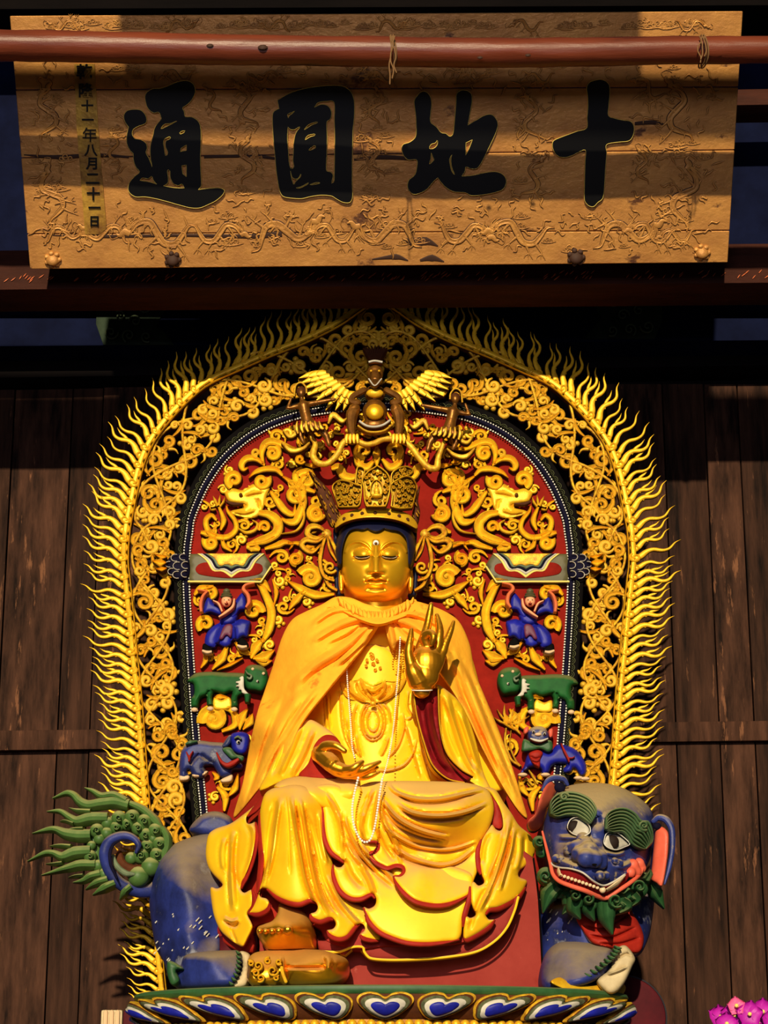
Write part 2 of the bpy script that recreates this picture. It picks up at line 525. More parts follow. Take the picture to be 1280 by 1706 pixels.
def ribbon2(p, w, h, prof=PROF, base=.0):
    """flat carved band in its own plane: points (x,z), half widths, height; returns (x, dy, z) with dy towards the viewer"""
    p = np.asarray(p, float); n = len(p)
    w = np.broadcast_to(np.asarray(w, float), (n,)); h = np.broadcast_to(np.asarray(h, float), (n,))
    T = np.gradient(p, axis=0); T /= np.linalg.norm(T, axis=1)[:, None] + 1e-12
    Nn = np.stack([-T[:, 1], T[:, 0]], 1)
    m_ = len(prof); V_ = []
    for i in range(n):
        for a, b in prof:
            q = p[i] + Nn[i] * w[i] * a
            V_.append([q[0], base + h[i] * b, q[1]])
        for a in (1, -1):
            q = p[i] + Nn[i] * w[i] * a * .9
            V_.append([q[0], -base, q[1]])
    k = m_ + 2; F = []; mi = []
    for i in range(n - 1):
        for j in range(k):
            l = (j + 1) % k
            F.append([i * k + j, i * k + l, (i + 1) * k + l, (i + 1) * k + j])
            mi.append(0 if 0 < j < m_ - 2 else 1)
    F.append(list(range(k))[::-1]); F.append([(n - 1) * k + j for j in range(k)]); mi += [1, 1]
    return np.array(V_), F, mi
def ribbon_px(pts, w, Y, h, prof=PROF, n=6, base=.012):
    """the same, traced in photograph pixels on depth Y (may vary along the curve)"""
    c = catmull([p[:2] for p in pts], n) if n else np.array([p[:2] for p in pts], float)
    t = np.linspace(0, 1, len(c))
    w = np.interp(t, np.linspace(0, 1, len(np.atleast_1d(w))), np.atleast_1d(w))
    hh = np.interp(t, np.linspace(0, 1, len(np.atleast_1d(h))), np.atleast_1d(h))
    v, f, m_ = ribbon2(c, w, hh, prof, base)
    YY = np.repeat(np.interp(t, np.linspace(0, 1, len(np.atleast_1d(Y))), np.atleast_1d(Y)), len(prof) + 2) if not callable(Y) else Y(v[:, 0], v[:, 2])
    Wd = at(v[:, 0], v[:, 2], YY); Wd[:, 1] -= v[:, 1]
    f = [q[::-1] for q in f]
    return Wd, f, m_
def spiral(c, r0, r1, a0, turns, n=22):
    a = a0 + np.linspace(0, 1, n) * turns * 2 * math.pi
    r = r0 + (r1 - r0) * np.linspace(0, 1, n) ** .8
    return np.stack([c[0] + r * np.cos(a), c[1] + r * np.sin(a)], 1)
def box_geo(lo, hi):
    (a, b, c), (d, e, f_) = lo, hi
    v = [[a,b,c],[d,b,c],[d,e,c],[a,e,c],[a,b,f_],[d,b,f_],[d,e,f_],[a,e,f_]]
    return np.array(v, float), [[0,3,2,1],[4,5,6,7],[0,1,5,4],[1,2,6,5],[2,3,7,6],[3,0,4,7]]
def bev_box(name, lo, hi, m_, parent=None, bev=.01):
    v, f = box_geo(lo, hi)
    bm = bmesh.new()
    vs = [bm.verts.new(q) for q in v]
    for q in f: bm.faces.new([vs[i] for i in q])
    bmesh.ops.bevel(bm, geom=bm.edges[:], offset=bev, segments=2, affect='EDGES', profile=.6)
    bm.verts.index_update()
    vv = np.array([q.co[:] for q in bm.verts]); ff = [[x.index for x in q.verts] for q in bm.faces]
    bm.free()
    return make(name, vv, ff, m_, parent)
def beam(name, l, r, h, d, m_, bev=.012, parent=None):
    """squared timber whose front lower edge runs between two photograph points (px,py,Y); h up, d back"""
    a, b = at(*l), at(*r)
    v = []
    for e in (a, b):
        for (dy, dz) in ((0, 0), (d, 0), (d, h), (0, h)): v.append(e + np.array([0, dy, dz]))
    f = [[0,3,2,1],[4,5,6,7]] + [[i, (i+1) % 4, 4 + (i+1) % 4, 4 + i] for i in range(4)]
    bm = bmesh.new(); vs = [bm.verts.new(q) for q in v]
    for q in f: bm.faces.new([vs[i] for i in q])
    bmesh.ops.recalc_face_normals(bm, faces=bm.faces[:])
    bmesh.ops.bevel(bm, geom=bm.edges[:], offset=bev, segments=2, affect='EDGES', profile=.6)
    bm.verts.index_update()
    vv = np.array([q.co[:] for q in bm.verts]); ff = [[x.index for x in q.verts] for q in bm.faces]
    bm.free()
    return make(name, vv, ff, m_, parent)
def fuse(name, geos, m_, parent, voxel=.006, smooth_it=4, label=None):
    """melt several closed shapes into one continuous skin"""
    g = G()
    for q in geos: g.add(q[0], q[1])
    me = bpy.data.meshes.new('t'); me.from_pydata(np.concatenate(g.v).tolist(), [], g.f)
    o = bpy.data.objects.new('t', me); COL.objects.link(o)
    md = o.modifiers.new('r', 'REMESH'); md.mode = 'VOXEL'; md.voxel_size = voxel
    if smooth_it:
        s = o.modifiers.new('s', 'SMOOTH'); s.factor = .5; s.iterations = smooth_it
    dg = bpy.context.evaluated_depsgraph_get()
    ev = o.evaluated_get(dg); em = ev.to_mesh()
    v = np.zeros(len(em.vertices) * 3); em.vertices.foreach_get('co', v); v = v.reshape(-1, 3)
    f = [list(p.vertices) for p in em.polygons]
    ev.to_mesh_clear()
    bpy.data.objects.remove(o); bpy.data.meshes.remove(me)
    return make(name, v, f, m_, parent, smooth=180, label=label)
# ============================================================ the hall: wall of planks, beams
YW = 1.6
wall_c = at(640, 1200, YW + .1)
zt = at(640, -60, YW)[2]; zb = -0.02
wall = struct(bev_box('wall_back', (-3.2, YW + .06, zb), (3.2, YW + .16, zt), 'beam_dark', bev=.005))
xs = [-120, -10, 92, 146, 250, 372, 480, 590, 700, 820, 930, 1030, 1130, 1203, 1262, 1400]
for i in range(len(xs) - 1):
    x0, x1 = at(xs[i], 1300, YW)[0] + .004, at(xs[i+1], 1300, YW)[0] - .004
    p = bev_box('plank', (x0, YW + rng.uniform(-.012, .012), zb + .02), (x1, YW + .06, at(640, 640, YW)[2]), 'plank' if i % 2 else 'plank_b', wall, .006)
b = beam('batten', (-140, 1252, YW - .05), (1420, 1232, YW - .05), .125, .06, 'plank', parent=wall, bev=.01)
# the beams above the wall
t = struct(beam('trim_1', (-140, 632, 1.42), (1420, 606, 1.42), .155, .2, 'beam_dark'))
g = G(); 
for (l, r) in (((-140, 588, 1.40), (325, 590, 1.40)), ((935, 573, 1.40), (1420, 560, 1.40))):
    a, b_ = at(*l), at(*r)
    g.add(*box_geo((a[0], 1.39, 0), (b_[0], 1.5, .016)))
    v = g.v[-1]; v[:, 2] += np.where(v[:, 0] < (a[0] + b_[0]) / 2, a[2], b_[2])
g.make('edge_highlight', ['beam_highlight'], t)  # highlight on the beam's upper edge, put in as pale strips
t = struct(beam('trim_2', (-140, 578, 1.2), (1420, 566, 1.2), .34, .35, 'beam_blue'))
# painted panels and carved scrolls of the beam, left and right
for sx in (1, -1):
    def mx(p): return p if sx > 0 else [(2 * 632 - a, b - 10) for a, b in p]
    relief('painted_panel', mx([(162, 488), (290, 488), (262, 540), (290, 574), (172, 574), (160, 540)]), 1.19, 'beam_green', t, smooth=False, edge=2, drop=.004, thick=.012, step=16, back=False)
    g = G()
    for (cx, cy, r, a0, tr) in ((185, 555, 13, 0, 1.4), (215, 560, 12, 2, 1.4), (244, 562, 10, 1, 1.3), (226, 536, 11, 3, 1.4), (200, 528, 10, 4, 1.3), (240, 512, 12, 0, 1.3), (190, 503, 10, 2, 1.3), (262, 500, 9, 1, 1.3)):
        s = spiral((cx, cy), r, 2, a0, tr)
        g.add(*ribbon_px(mx([tuple(q) for q in s]), 1.6, 1.185, .012, n=0, base=.004))
    g.make('scroll_carving', ['grey_green', 'beam_green'], t)
    relief('painted_panel', mx([(320, 492), (500, 492), (470, 535), (500, 572), (320, 572), (345, 535)]), 1.193, 'beam_blue', t, smooth=False, edge=2, drop=.004, thick=.012, step=16, back=False)
# red-brown beam that carries the plaque
t = struct(beam('trim_3', (-140, 484, .12), (1420, 470, .12), .245, .28, 'beam_red'))
g = G()
for i in range(150):          # gouged strokes along its lower face
    x = rng.uniform(0, 1280); y = 462 + rng.uniform(-3, 8) - x * .006
    g.add(*ribbon_px([(x, y + 3), (x + rng.uniform(4, 9), y - 3)], [.4, 1.0, .3], .118, .004, n=2, base=.001))
o = g.make('gouge_mark', ['orange_trim', 'beam_red'], t); o['kind'] = 'stuff'
t = struct(beam('trim_4', (-140, 16, .35), (1420, 8, .35), .5, .3, 'beam_dark'))
t = struct(beam('trim_5', (1190, 176, .5), (1420, 172, .5), .11, .2, 'beam_red'))
t = struct(bev_box('wall_upper', (-3.2, .95, at(640, 480, .95)[2]), (3.2, 1.05, at(640, -120, .95)[2]), 'beam_blue', bev=.01))
fl = struct(bev_box('floor', (-4, -12.0, -.06), (4, YW + .2, 0), 'floor_stone', bev=.01))
# beams of the hall's front, above and before the view: they shade the plaque
# ============================================================ plaque
YB = -.18
def plaque_Y(py):
    """depth of the leaning board at photograph row py (bottom row 447, top row 20)"""
    return np.interp(py, [20, 447], [YT, YB])
wb = at(1212, 447, YB)[0] - at(50, 447, YB)[0]
YT = min(np.linspace(-1.3, YB, 300), key=lambda y: abs((at(1238, 20, y)[0] - at(16, 20, y)[0]) - wb))
A_, B_, C_, D_ = at(50, 449, YB), at(1212, 438, YB), at(1238, 18, YT), at(16, 26, YT)
def bpt(px, py, lift=0.0):
    """point on the face of the board under a photograph pixel"""
    n = np.cross(B_ - A_, D_ - A_); n /= np.linalg.norm(n)
    if n[1] > 0: n = -n
    o = np.array([0, CAM_Y, CAM_Z]); px = np.asarray(px, float); py = np.asarray(py, float)
    d = at(px, py, 0.0) - o
    t = ((A_ - o) @ n) / (d @ n)
    return o + d * t[..., None] + n * lift
PN = np.cross(B_ - A_, D_ - A_); PN /= np.linalg.norm(PN); PN = -PN if PN[1] > 0 else PN
plaque = thing('plaque', 'wide carved gilt wooden name board with four large black characters leaning out above the statue', 'plaque', (A_ + B_) / 2)
# three boards side by side, joints between them
rows = [(26, 18), (262, 254), (450, 438)]
rows = [(26.0, 18.0), (150.0, 145.0), (263.0, 250.0), (390.0, 384.0), (449.0, 438.0)]
def edge_x(py, side):
    return np.interp(py, [20, 447], [16, 50] if side == 0 else [1238, 1212])
for i in range(4):
    (l0, r0), (l1, r1) = rows[i], rows[i + 1]
    gp = .8
    q = [bpt(edge_x(l0, 0), l0 + gp), bpt(edge_x(r0, 1), r0 + gp), bpt(edge_x(r1, 1), r1 - gp), bpt(edge_x(l1, 0), l1 - gp)]
    v = np.array(q + [x - PN * .055 for x in q])
    bm = bmesh.new(); vs = [bm.verts.new(x) for x in v]
    for f in ([0,1,2,3],[7,6,5,4],[0,4,5,1],[1,5,6,2],[2,6,7,3],[3,7,4,0]): bm.faces.new([vs[k] for k in f])
    bmesh.ops.recalc_face_normals(bm, faces=bm.faces[:])
    bmesh.ops.bevel(bm, geom=bm.edges[:], offset=.003, segments=1, affect='EDGES')
    bm.verts.index_update()
    make('board', [x.co[:] for x in bm.verts], [[x.index for x in f.verts] for f in bm.faces], 'plaque_gilt', plaque)
    bm.free()
def flat_relief(name, out, holes, m_, lift, parent, step=4, smooth=True, edge=0):
    """piece lying on the leaning board"""
    v, f, mi = relief_geo(out, 0.0, step=step, edge=edge, thick=.0, smooth=smooth, holes=holes, back=False, ostep=1.6)
    # px of each vertex is recovered from the flat Y=0 layout
    o = np.array([0, CAM_Y, CAM_Z]); n = PN
    d = v - o; t = ((A_ - o) @ n) / (d @ n)
    w = o + d * t[:, None]
    nf = f.index([]) if [] in f else None
    k = len(v); used = [q for q, a in zip(f, mi) if a == 0]; side = [q for q, a in zip(f, mi) if a == 1]
    nfront = max(max(q) for q in used) + 1
    w[:nfront] += n * lift; w[nfront:] -= n * .004
    return make(name, w, f, m_ if isinstance(m_, (list, tuple)) else [m_, m_], parent, midx=mi, smooth=40)
k1 = K(200, 130, 7.111)
tong = [k1((300,230),(320,170),(390,125),(480,120),(570,90),(680,45),(780,28),(850,50),(890,110),(890,180),(850,260),(790,320),(745,350),(765,400),(775,455),(850,460),(920,500),(955,570),(965,680),(960,800),(955,950),(960,1100),(965,1270),(930,1320,1),(1050,1305),(1180,1300),(1240,1325),(1220,1380),(1140,1450),(1040,1500),(950,1535),(840,1535),(700,1500),(560,1460),(420,1425),(300,1405),(190,1405),(120,1360),(100,1300),(120,1230),(180,1160),(235,1110),(190,1050),(165,970),(160,890,1),(120,850),(85,770),(85,680),(105,580,1),(60,510),(50,440),(90,385),(170,370),(250,380),(300,430),(320,490),(300,540),(220,570),(160,610),(150,670),(180,715),(250,730),(310,770),(325,830),(310,880),(350,960),(385,1050,1),(365,930),(365,800),(395,680),(420,580),(495,480,1),(465,405),(400,410),(330,350)),
        [k1((490,600),(530,545),(600,535),(680,505),(620,540),(560,570)), k1((520,740),(560,705),(600,695),(595,720),(545,750),(545,820),(570,880),(545,920),(530,850)),
         k1((720,870,1),(725,830,1),(790,790,1),(790,855,1)), k1((735,1035,1),(790,1030,1),(790,1165,1),(745,1130,1)), k1((240,1210,1),(270,1180),(340,1190),(380,1160),(400,1210),(440,1255,1),(360,1230)),
         k1((520,1275,1),(570,1240),(575,1190),(565,1085),(595,1100),(600,1180),(640,1250),(700,1270),(735,1250),(765,1300,1),(680,1300),(600,1290)), k1((708,650),(740,625),(775,625),(755,650),(715,662))]]
k2 = K(440, 130, 7.111)
yuan = [k2((160,260,1),(300,180),(450,130),(620,100),(780,85),(920,90),(1000,130),(1050,200),(1070,290),(1070,450),(1055,620),(1050,800),(1045,1000),(1045,1250),(1050,1400),(1020,1470),(940,1470),(860,1430),(800,1395),(680,1385),(560,1400),(450,1425),(330,1420),(230,1400),(190,1340),(165,1220),(145,1080),(130,900),(115,750),(105,580),(105,430),(130,385),(180,360,1),(170,310)),
        [k2((600,345,1),(640,290),(740,275),(830,285),(835,500),(840,700),(838,900),(835,1100),(830,1220),(800,1240),(820,1150),(790,1110),(740,1090),(745,900),(750,700),(745,520),(790,480),(800,400),(760,330),(680,310)),
         k2((285,580,1),(320,610),(360,610),(430,575),(380,650),(355,760),(350,880),(345,980),(355,1050),(320,1070),(300,1000),(290,880),(280,720)),
         k2((290,470),(280,430),(330,405),(370,385),(335,420),(300,445)), k2((480,610),(530,550),(610,520),(640,525),(560,560)), k2((490,730),(520,680),(605,660),(600,680),(550,695)), k2((530,855),(560,820),(605,795),(605,830)),
         k2((315,1100),(340,1180),(400,1190),(440,1130),(430,1170),(370,1230),(355,1260),(330,1190)), k2((385,1300),(450,1280),(530,1235),(510,1260),(430,1300)), k2((545,1260),(620,1235),(670,1240),(600,1258))]]
k3 = K(660, 130, 6.4)
di = [k3((195,240),(230,180),(280,140),(335,155),(370,210),(380,280),(370,370),(368,465),(430,520),(480,580),(530,590),(570,620),(605,600),(620,500),(630,380),(640,260),(645,170),(690,130),(750,130),(800,165),(810,240),(790,360),(765,500,1),(850,450),(950,395),(1020,390),(1070,440),(1085,500),(1060,590),(1010,700),(960,800),(910,900),(860,960),(800,965),(745,945),(735,990),(700,1045,1),(820,1035),(930,1010),(1050,995),(1130,1020),(1170,1070),(1170,1130),(1130,1190),(1020,1225),(900,1245),(800,1250),(740,1220),(620,1210),(540,1170),(480,1110),(445,1060,1),(400,1100),(320,1190),(220,1235),(170,1230),(125,1170),(135,1090),(200,1030),(220,960),(220,870),(130,870),(80,820),(60,750),(80,705),(150,680),(210,620),(215,500),(210,400),(200,320)),
      [k3((355,750),(375,705),(420,690),(440,660),(440,710),(400,750)), k3((355,915),(370,860),(375,790),(390,840),(405,870)), k3((742,820,1),(745,690,1),(815,655,1),(795,710),(770,770)), k3((570,870),(590,820),(598,815),(585,860),(595,950),(625,1030),(590,980))]]
k4 = K(900, 120, 7.418)
shi = [k4((575,190),(610,125),(680,100),(750,90),(820,120),(855,170),(858,280),(845,420),(842,535),(920,570),(1030,595),(1110,605),(1150,650),(1160,720),(1140,800),(1090,850),(960,865),(820,895),(820,1000),(810,1130),(800,1280),(790,1450),(770,1560),(710,1610),(660,1660),(600,1650),(550,1590),(545,1480),(550,1280),(555,1100),(560,965),(480,985),(390,1030),(300,1055),(220,1035),(165,970),(150,900),(165,850),(230,815),(350,770),(460,730),(575,690),(580,560),(590,420),(585,290)), []]
for ch, hl in (tong, yuan, di, shi):
    flat_relief('character', ch, hl, ['ink', 'plaque_relief'], .014, plaque, step=7)
# date strip with small characters
flat_relief('date_strip', [(124, 106), (158, 106), (164, 210), (172, 310), (178, 380), (166, 390), (142, 390), (136, 310), (128, 210)], [], 'plaque_strip', .008, plaque, step=9, smooth=False)
TXT = '\u4e7e\u9686\u5341\u4e00\u5e74\u516b\u6708\u4e8c\u5341\u4e00\u65e5'
spots = [(141, 119, 26), (144, 150, 24), (146, 176, 20), (147, 199, 20), (150, 224, 24), (152, 250, 22), (153, 272, 20), (155, 297, 22), (156, 322, 22), (158, 345, 20), (158, 368, 17)]
for ch, (cx, cy, s) in zip(TXT, spots):
    cu = bpy.data.curves.new('t', 'FONT'); cu.body = ch; cu.size = 1; cu.resolution_u = 3; cu.offset = .0 if ch == '\u5e74' else .02; cu.extrude = .02
    to = bpy.data.objects.new('t', cu); COL.objects.link(to)
    dg = bpy.context.evaluated_depsgraph_get(); ev = to.evaluated_get(dg); em = ev.to_mesh()
    v = np.array([q.co[:] for q in em.vertices]); f = [list(p.vertices) for p in em.polygons]
    ev.to_mesh_clear(); bpy.data.objects.remove(to); bpy.data.curves.remove(cu)
    if len(v) == 0: continue
    ext = max(v[:, :2].max(0) - v[:, :2].min(0)); c = (v[:, :2].max(0) + v[:, :2].min(0)) / 2
    q = (v[:, :2] - c) * s / ext
    w = bpt(cx + q[:, 0] + q[:, 1] * -.0, cy - q[:, 1]) + PN * (.0125 + v[:, 2:3] * .2)
    make('small_character', w, f, 'ink', plaque, smooth=None)
# carved dragons and clouds in low relief, cracks, bosses
def strip_on_board(g, pts, w, h, n=5, prof=PROF):
    c = catmull(pts, n); t = np.linspace(0, 1, len(c))
    v, f, m_ = ribbon2(c, np.interp(t, np.linspace(0, 1, len(w)), w), h, prof, .0)
    g.add(bpt(v[:, 0], v[:, 2]) + PN * (v[:, 1:2] + .0005), [q[::-1] for q in f], m_)
for ch, hl in (tong, yuan, di, shi):          # pale gilt line round every stroke
    g = G()
    for lp_ in [ch] + hl:
        c = outline(lp_, 2.5); c = np.vstack([c, c[:2]])
        v, f, m_ = ribbon2(c, .75, .016, PROF, .0)
        g.add(bpt(v[:, 0], v[:, 2]) + PN * (v[:, 1:2] + .0005), [q[::-1] for q in f], m_)
    o = g.make('character_edge', ['rim_yellow', 'plaque_strip'], plaque); o['kind'] = 'stuff'
dr = G(); R = random.Random(5)
big = [(210, 140, 375, 345), (455, 145, 592, 338), (665, 148, 848, 328), (918, 130, 1062, 345), (120, 100, 182, 395)]
def clear(x, y, m=2):
    return not any(a - m < x < c + m and b - m < y < d + m for a, b, c, d in big)
def dragon(x, y, s, ang, fl=1):
    """sinuous body with legs, mane and claws"""
    ca, sa = math.cos(ang), math.sin(ang)
    def T(pts): return [(x + s * (a * ca - b * fl * sa), y + s * (a * sa + b * fl * ca)) for a, b in pts]
    strip_on_board(dr, T([(-46, 6), (-36, -10), (-20, -14), (-8, 0), (4, 14), (20, 14), (30, 0), (38, -14), (50, -16)]), [1.5 * s, 5 * s, 6 * s, 6.5 * s, 6 * s, 5 * s, 3 * s, 1 * s], .006, prof=PROF_G)
    for bx, by, dx in ((-22, -12, -10), (6, 14, 10), (22, 12, 14), (-4, 4, -14)):
        strip_on_board(dr, T([(bx, by), (bx + dx * .6, by + 9), (bx + dx, by + 16)]), [3 * s, 2 * s, 1.2 * s], .005, 3)
        for k in (-1, 0, 1):
            strip_on_board(dr, T([(bx + dx, by + 16), (bx + dx + 5 * k - 1, by + 21), (bx + dx + 7 * k, by + 25)]), [1.3 * s, .9 * s, .3 * s], .004, 2)
    strip_on_board(dr, T([(-46, 6), (-54, 4), (-60, 10), (-66, 8)]), [5 * s, 6 * s, 4 * s, 1.5 * s], .007, 3)
    for k in range(4):
        strip_on_board(dr, T([(-50, 2), (-50 + 4 * k, -9 - k), (-44 + 7 * k, -17 - 2 * (k % 2))]), [2 * s, 1.3 * s, .4 * s], .005, 3)
    strip_on_board(dr, T([(-62, 12), (-72, 16), (-76, 6), (-70, -2)]), [.9 * s, .9 * s, .4 * s], .004, 4)
def cloud(x, y, s):
    for k, (a, b, r) in enumerate(((-9, 0, 5), (-2, -3, 6), (6, 0, 5))):
        sp = spiral((x + a * s, y + b * s), r * s, 1.2 * s, R.uniform(0, 6), 1.2, 10)
        strip_on_board(dr, [tuple(q) for q in sp], [1.5 * s, 1.3 * s, .8 * s], .004, 1)
    strip_on_board(dr, [(x - 18 * s, y + 4 * s), (x - 8 * s, y + 6 * s), (x + 6 * s, y + 5 * s), (x + 18 * s, y + 2 * s)], [.4 * s, 1.5 * s, 1.6 * s, .4 * s], .004, 3)
spots_d = [(80, 190, .85, 1.5), (88, 330, .9, 1.3), (270, 388, 1.15, .1), (412, 270, .72, 1.5), (410, 180, .74, 1.3), (470, 388, 1.15, 2.9), (626, 265, .62, 1.4), (626, 180, .6, 1.7), (650, 388, 1.1, .1), (770, 388, .95, 3.2), (885, 200, .72, 1.5), (888, 300, .72, 1.9), (870, 388, 1.05, .15), (1040, 388, 1.1, 3.0), (1130, 190, 1.0, 1.4), (1140, 330, 1.05, 1.8), (110, 42, .5, .0), (1150, 42, .5, 3.1), (300, 42, .5, 3), (460, 42, .5, .1), (650, 42, .5, 3), (880, 42, .5, .1), (300, 126, .55, 0), (440, 128, .5, 3), (640, 128, .55, 0), (780, 130, .5, 3), (1130, 392, .6, 0), (105, 388, .7, 3), (190, 250, .5, 1.5), (355, 170, .45, 1.2), (1070, 280, .55, 1.5), (1090, 388, .8, .2), (180, 388, .8, .1), (360, 388, .9, 3.1), (560, 388, .8, .1), (1085, 150, .6, .6), (900, 130, .5, 0)]
for a in spots_d:
    dragon(*a, fl=R.choice((1, -1)))
n = 0
while n < 170:
    x, y = R.uniform(60, 1190), R.choice((R.uniform(110, 418), R.uniform(110, 418), R.uniform(36, 46)))
    if clear(x, y, 8) and not (46 < y < 106):
        cloud(x, y, R.uniform(.55, 1.05)); n += 1
n = 0
while n < 520:                                 # licks of flame and fin between the bodies
    x, y = R.uniform(60, 1190), R.uniform(108, 416)
    if not clear(x, y, 4): continue
    n += 1; a = R.uniform(0, 6.3); l = R.uniform(9, 24); b_ = R.uniform(-6, 6)
    strip_on_board(dr, [(x, y), (x + l * .35 * math.cos(a) - b_ * math.sin(a), y + l * .35 * math.sin(a) + b_ * math.cos(a)), (x + l * .7 * math.cos(a) + b_ * .6 * math.sin(a), y + l * .7 * math.sin(a) - b_ * .6 * math.cos(a)), (x + l * math.cos(a), y + l * math.sin(a))], [.6, 2.0, 1.7, .4], .006, 3)
o = dr.make('carved_relief', ['plaque_relief', 'plaque_crack'], plaque); o['kind'] = 'stuff'
cr = G()
for pts, w in (([(40, 258), (100, 262), (160, 258), (215, 262)], [1, 4, 3, 2]), ([(340, 262), (420, 260), (458, 264)], [2, 3, 2.5]), ([(590, 266), (640, 262), (690, 265)], [2, 4, 3]), ([(1058, 206), (1090, 204), (1110, 208)], [3, 4, .5]),
               ([(88, 392), (180, 394), (300, 392), (420, 394), (470, 390)], [1, 3, 2.5, 4, 5]), ([(672, 398), (690, 404), (710, 402), (730, 410)], [1, 8, 7, 1]), ([(700, 434), (720, 430), (740, 436)], [2, 6, 1]), ([(620, 432), (660, 428), (680, 434)], [1, 5, 1])):
    cr = G(); strip_on_board(cr, pts, w, .0025, 4)
    cr.make('crack', ['plaque_crack', 'plaque_crack'], plaque)
for (x, y, r) in ((88, 432, 13), (288, 432, 13), (960, 428, 14), (1170, 420, 13)):
    c = bpt(x, y, .006)
    g = G(); g.add(*ball_geo(c, r * mpp(-.4), 12, 8, (1, .55, 1)))
    for k in range(7):
        a = k / 7 * 6.283
        g.add(*ball_geo(bpt(x + r * .8 * math.cos(a), y + r * .8 * math.sin(a), .006), r * .38 * mpp(-.4), 8, 6, (1, .7, 1)))
    g.make('boss', ['plaque_crack' if x in (288, 960) else 'plaque_relief'], plaque)
# ------------------------------------------------------------ round pole before the plaque
def pole_shadow(y):
    p_ = at(640, 86, y); t_ = ((A_ - p_) @ PN) / (-SUN @ PN); q_ = p_ - SUN * t_
    return abs(q_[2] - bpt(640, 291)[2])
YP = min(np.linspace(YT - .7, YT - .1, 400), key=pole_shadow)
pole_pts = [(-160, 74), (0, 76), (150, 78), (320, 82), (480, 84), (640, 86), (800, 88), (960, 87), (1120, 84), (1280, 83), (1440, 82)]
P = catmull(pole_pts, 6); rr = np.interp(P[:, 0], [-160, 300, 640, 1000, 1440], [29, 28, 27, 26, 24]) * mpp(YP)
v, f = tube_geo(at(P[:, 0], P[:, 1], YP), rr, 20)
v += rng.normal(0, .0012, v.shape)
pole = thing('round_pole', 'long reddish brown peeled log slung level in front of the carved board', 'pole', at(640, 86, YP))
make('log', v, f, 'log', pole, smooth=60)
g = G()
for (x, y, s) in ((350, 76, 5), (438, 79, 7), (800, 96, 4), (880, 92, 4)):
    c = at(x, y, YP - .07); make('knot', *ball_geo(c, s * mpp(YP), 8, 5, (1.4, .5, .8)), 'plaque_crack', pole)
def cord(name, x, y0, y1, label, seed):
    t = thing(name, label, 'cord', at(x, 84, YP - .09))
    g = G(); r2 = random.Random(seed)
    a = np.linspace(0, 2 * math.pi, 26, endpoint=False)
    rad = 29.5 * mpp(YP)
    c0 = at(x, 86, YP)
    for k in range(2):
        ring = np.stack([c0[0] + .012 * k + .008 * np.sin(a * 2), c0[1] + rad * np.cos(a), c0[2] + rad * np.sin(a)], 1)
        g.add(*tube_geo(ring, .004, 6, closed=True))
    g.make('loop', ['twine'], t)
    for k in range(3):
        pts = [(x + 4 * k - 4 + r2.uniform(-3, 3) * (i > 0), y0 + (y1 - y0) * i / 5 * (1 - .12 * k)) for i in range(6)]
        c = catmull(pts, 5)
        make('strand', *tube_geo(at(c[:, 0], c[:, 1], YP - .09 - .004 * k), .0032, 6), 'twine', t)
cord('tied_cord', 654, 60, 140, 'thin frayed twine tied round the pole near its middle with long loose ends', 1)
cord('tied_cord', 1170, 60, 104, 'short twine knotted round the pole near its right end', 2)

def sun_block(name, x0, x1, y0, y1, Yb, d=.12):
    """timber of the hall front whose shadow falls on these photograph pixels of the board"""
    q = np.array([bpt(x, y) for x, y in ((x0, y0), (x1, y0), (x1, y1), (x0, y1))])
    q = q + SUN * ((q[:, 1] - Yb))[:, None]
    lo, hi = q.min(0), q.max(0)
    return struct(bev_box(name, (lo[0], Yb, (q[2][2] + q[3][2]) / 2), (hi[0], Yb + d, (q[0][2] + q[1][2]) / 2), 'beam_red', bev=.01))
sun_block('trim_6', -400, 1700, 138, 230, -4.0)
sun_block('trim_7', 212, 1068, -60, 139, -4.0)
# ============================================================ the flaming openwork mandorla behind the statue
YM = .70
AX = 631.0
HO = [(1697, 356), (1560, 370), (1450, 380), (1345, 388), (1304, 391), (1237, 396), (1156, 402), (1100, 408), (1035, 414), (967, 421), (939, 424), (887, 421), (834, 411), (785, 400), (744, 384), (704, 356), (667, 321), (637, 284), (613, 232), (590, 180), (568, 124), (541, 70), (515, 32), (496, 0)]
HI = [(1697, 259), (1500, 274), (1342, 286), (1237, 297), (1116, 306), (981, 314), (917, 313), (887, 309), (866, 306), (826, 290), (800, 276), (773, 257), (750, 234), (730, 208), (712, 174), (698, 132), (690, 90), (685, 44), (683, 0)]
outL = catmull([(AX - h, y) for y, h in HO], 8); inL = catmull([(AX - h, y) for y, h in HI], 8)
outer = np.vstack([outL, np.array(mirror(outL.tolist(), AX))[::-1][1:]])
inner = np.vstack([inL, np.array(mirror(inL.tolist(), AX))[::-1][1:]])
def resample(c, step):
    L = np.concatenate([[0], np.cumsum(np.linalg.norm(np.diff(c, axis=0), axis=1))])
    n = max(2, int(round(L[-1] / step)))
    s = np.linspace(0, L[-1], n + 1)
    return np.stack([np.interp(s, L, c[:, 0]), np.interp(s, L, c[:, 1])], 1)
def normals(c):
    t = np.gradient(c, axis=0); t /= np.linalg.norm(t, axis=1)[:, None] + 1e-9
    return np.stack([t[:, 1], -t[:, 0]], 1)          # left side path runs upward: points outwards
mand = thing('mandorla', 'tall gilded openwork mandorla with flame edge and red carved panel behind the seated statue', 'mandorla', at(AX, 1697, YM))
# red panel
pan = relief('red_panel', [tuple(q) for q in inner[::3]], YM + .02, 'red_panel', mand, step=22, edge=0, thick=.06, smooth=False)
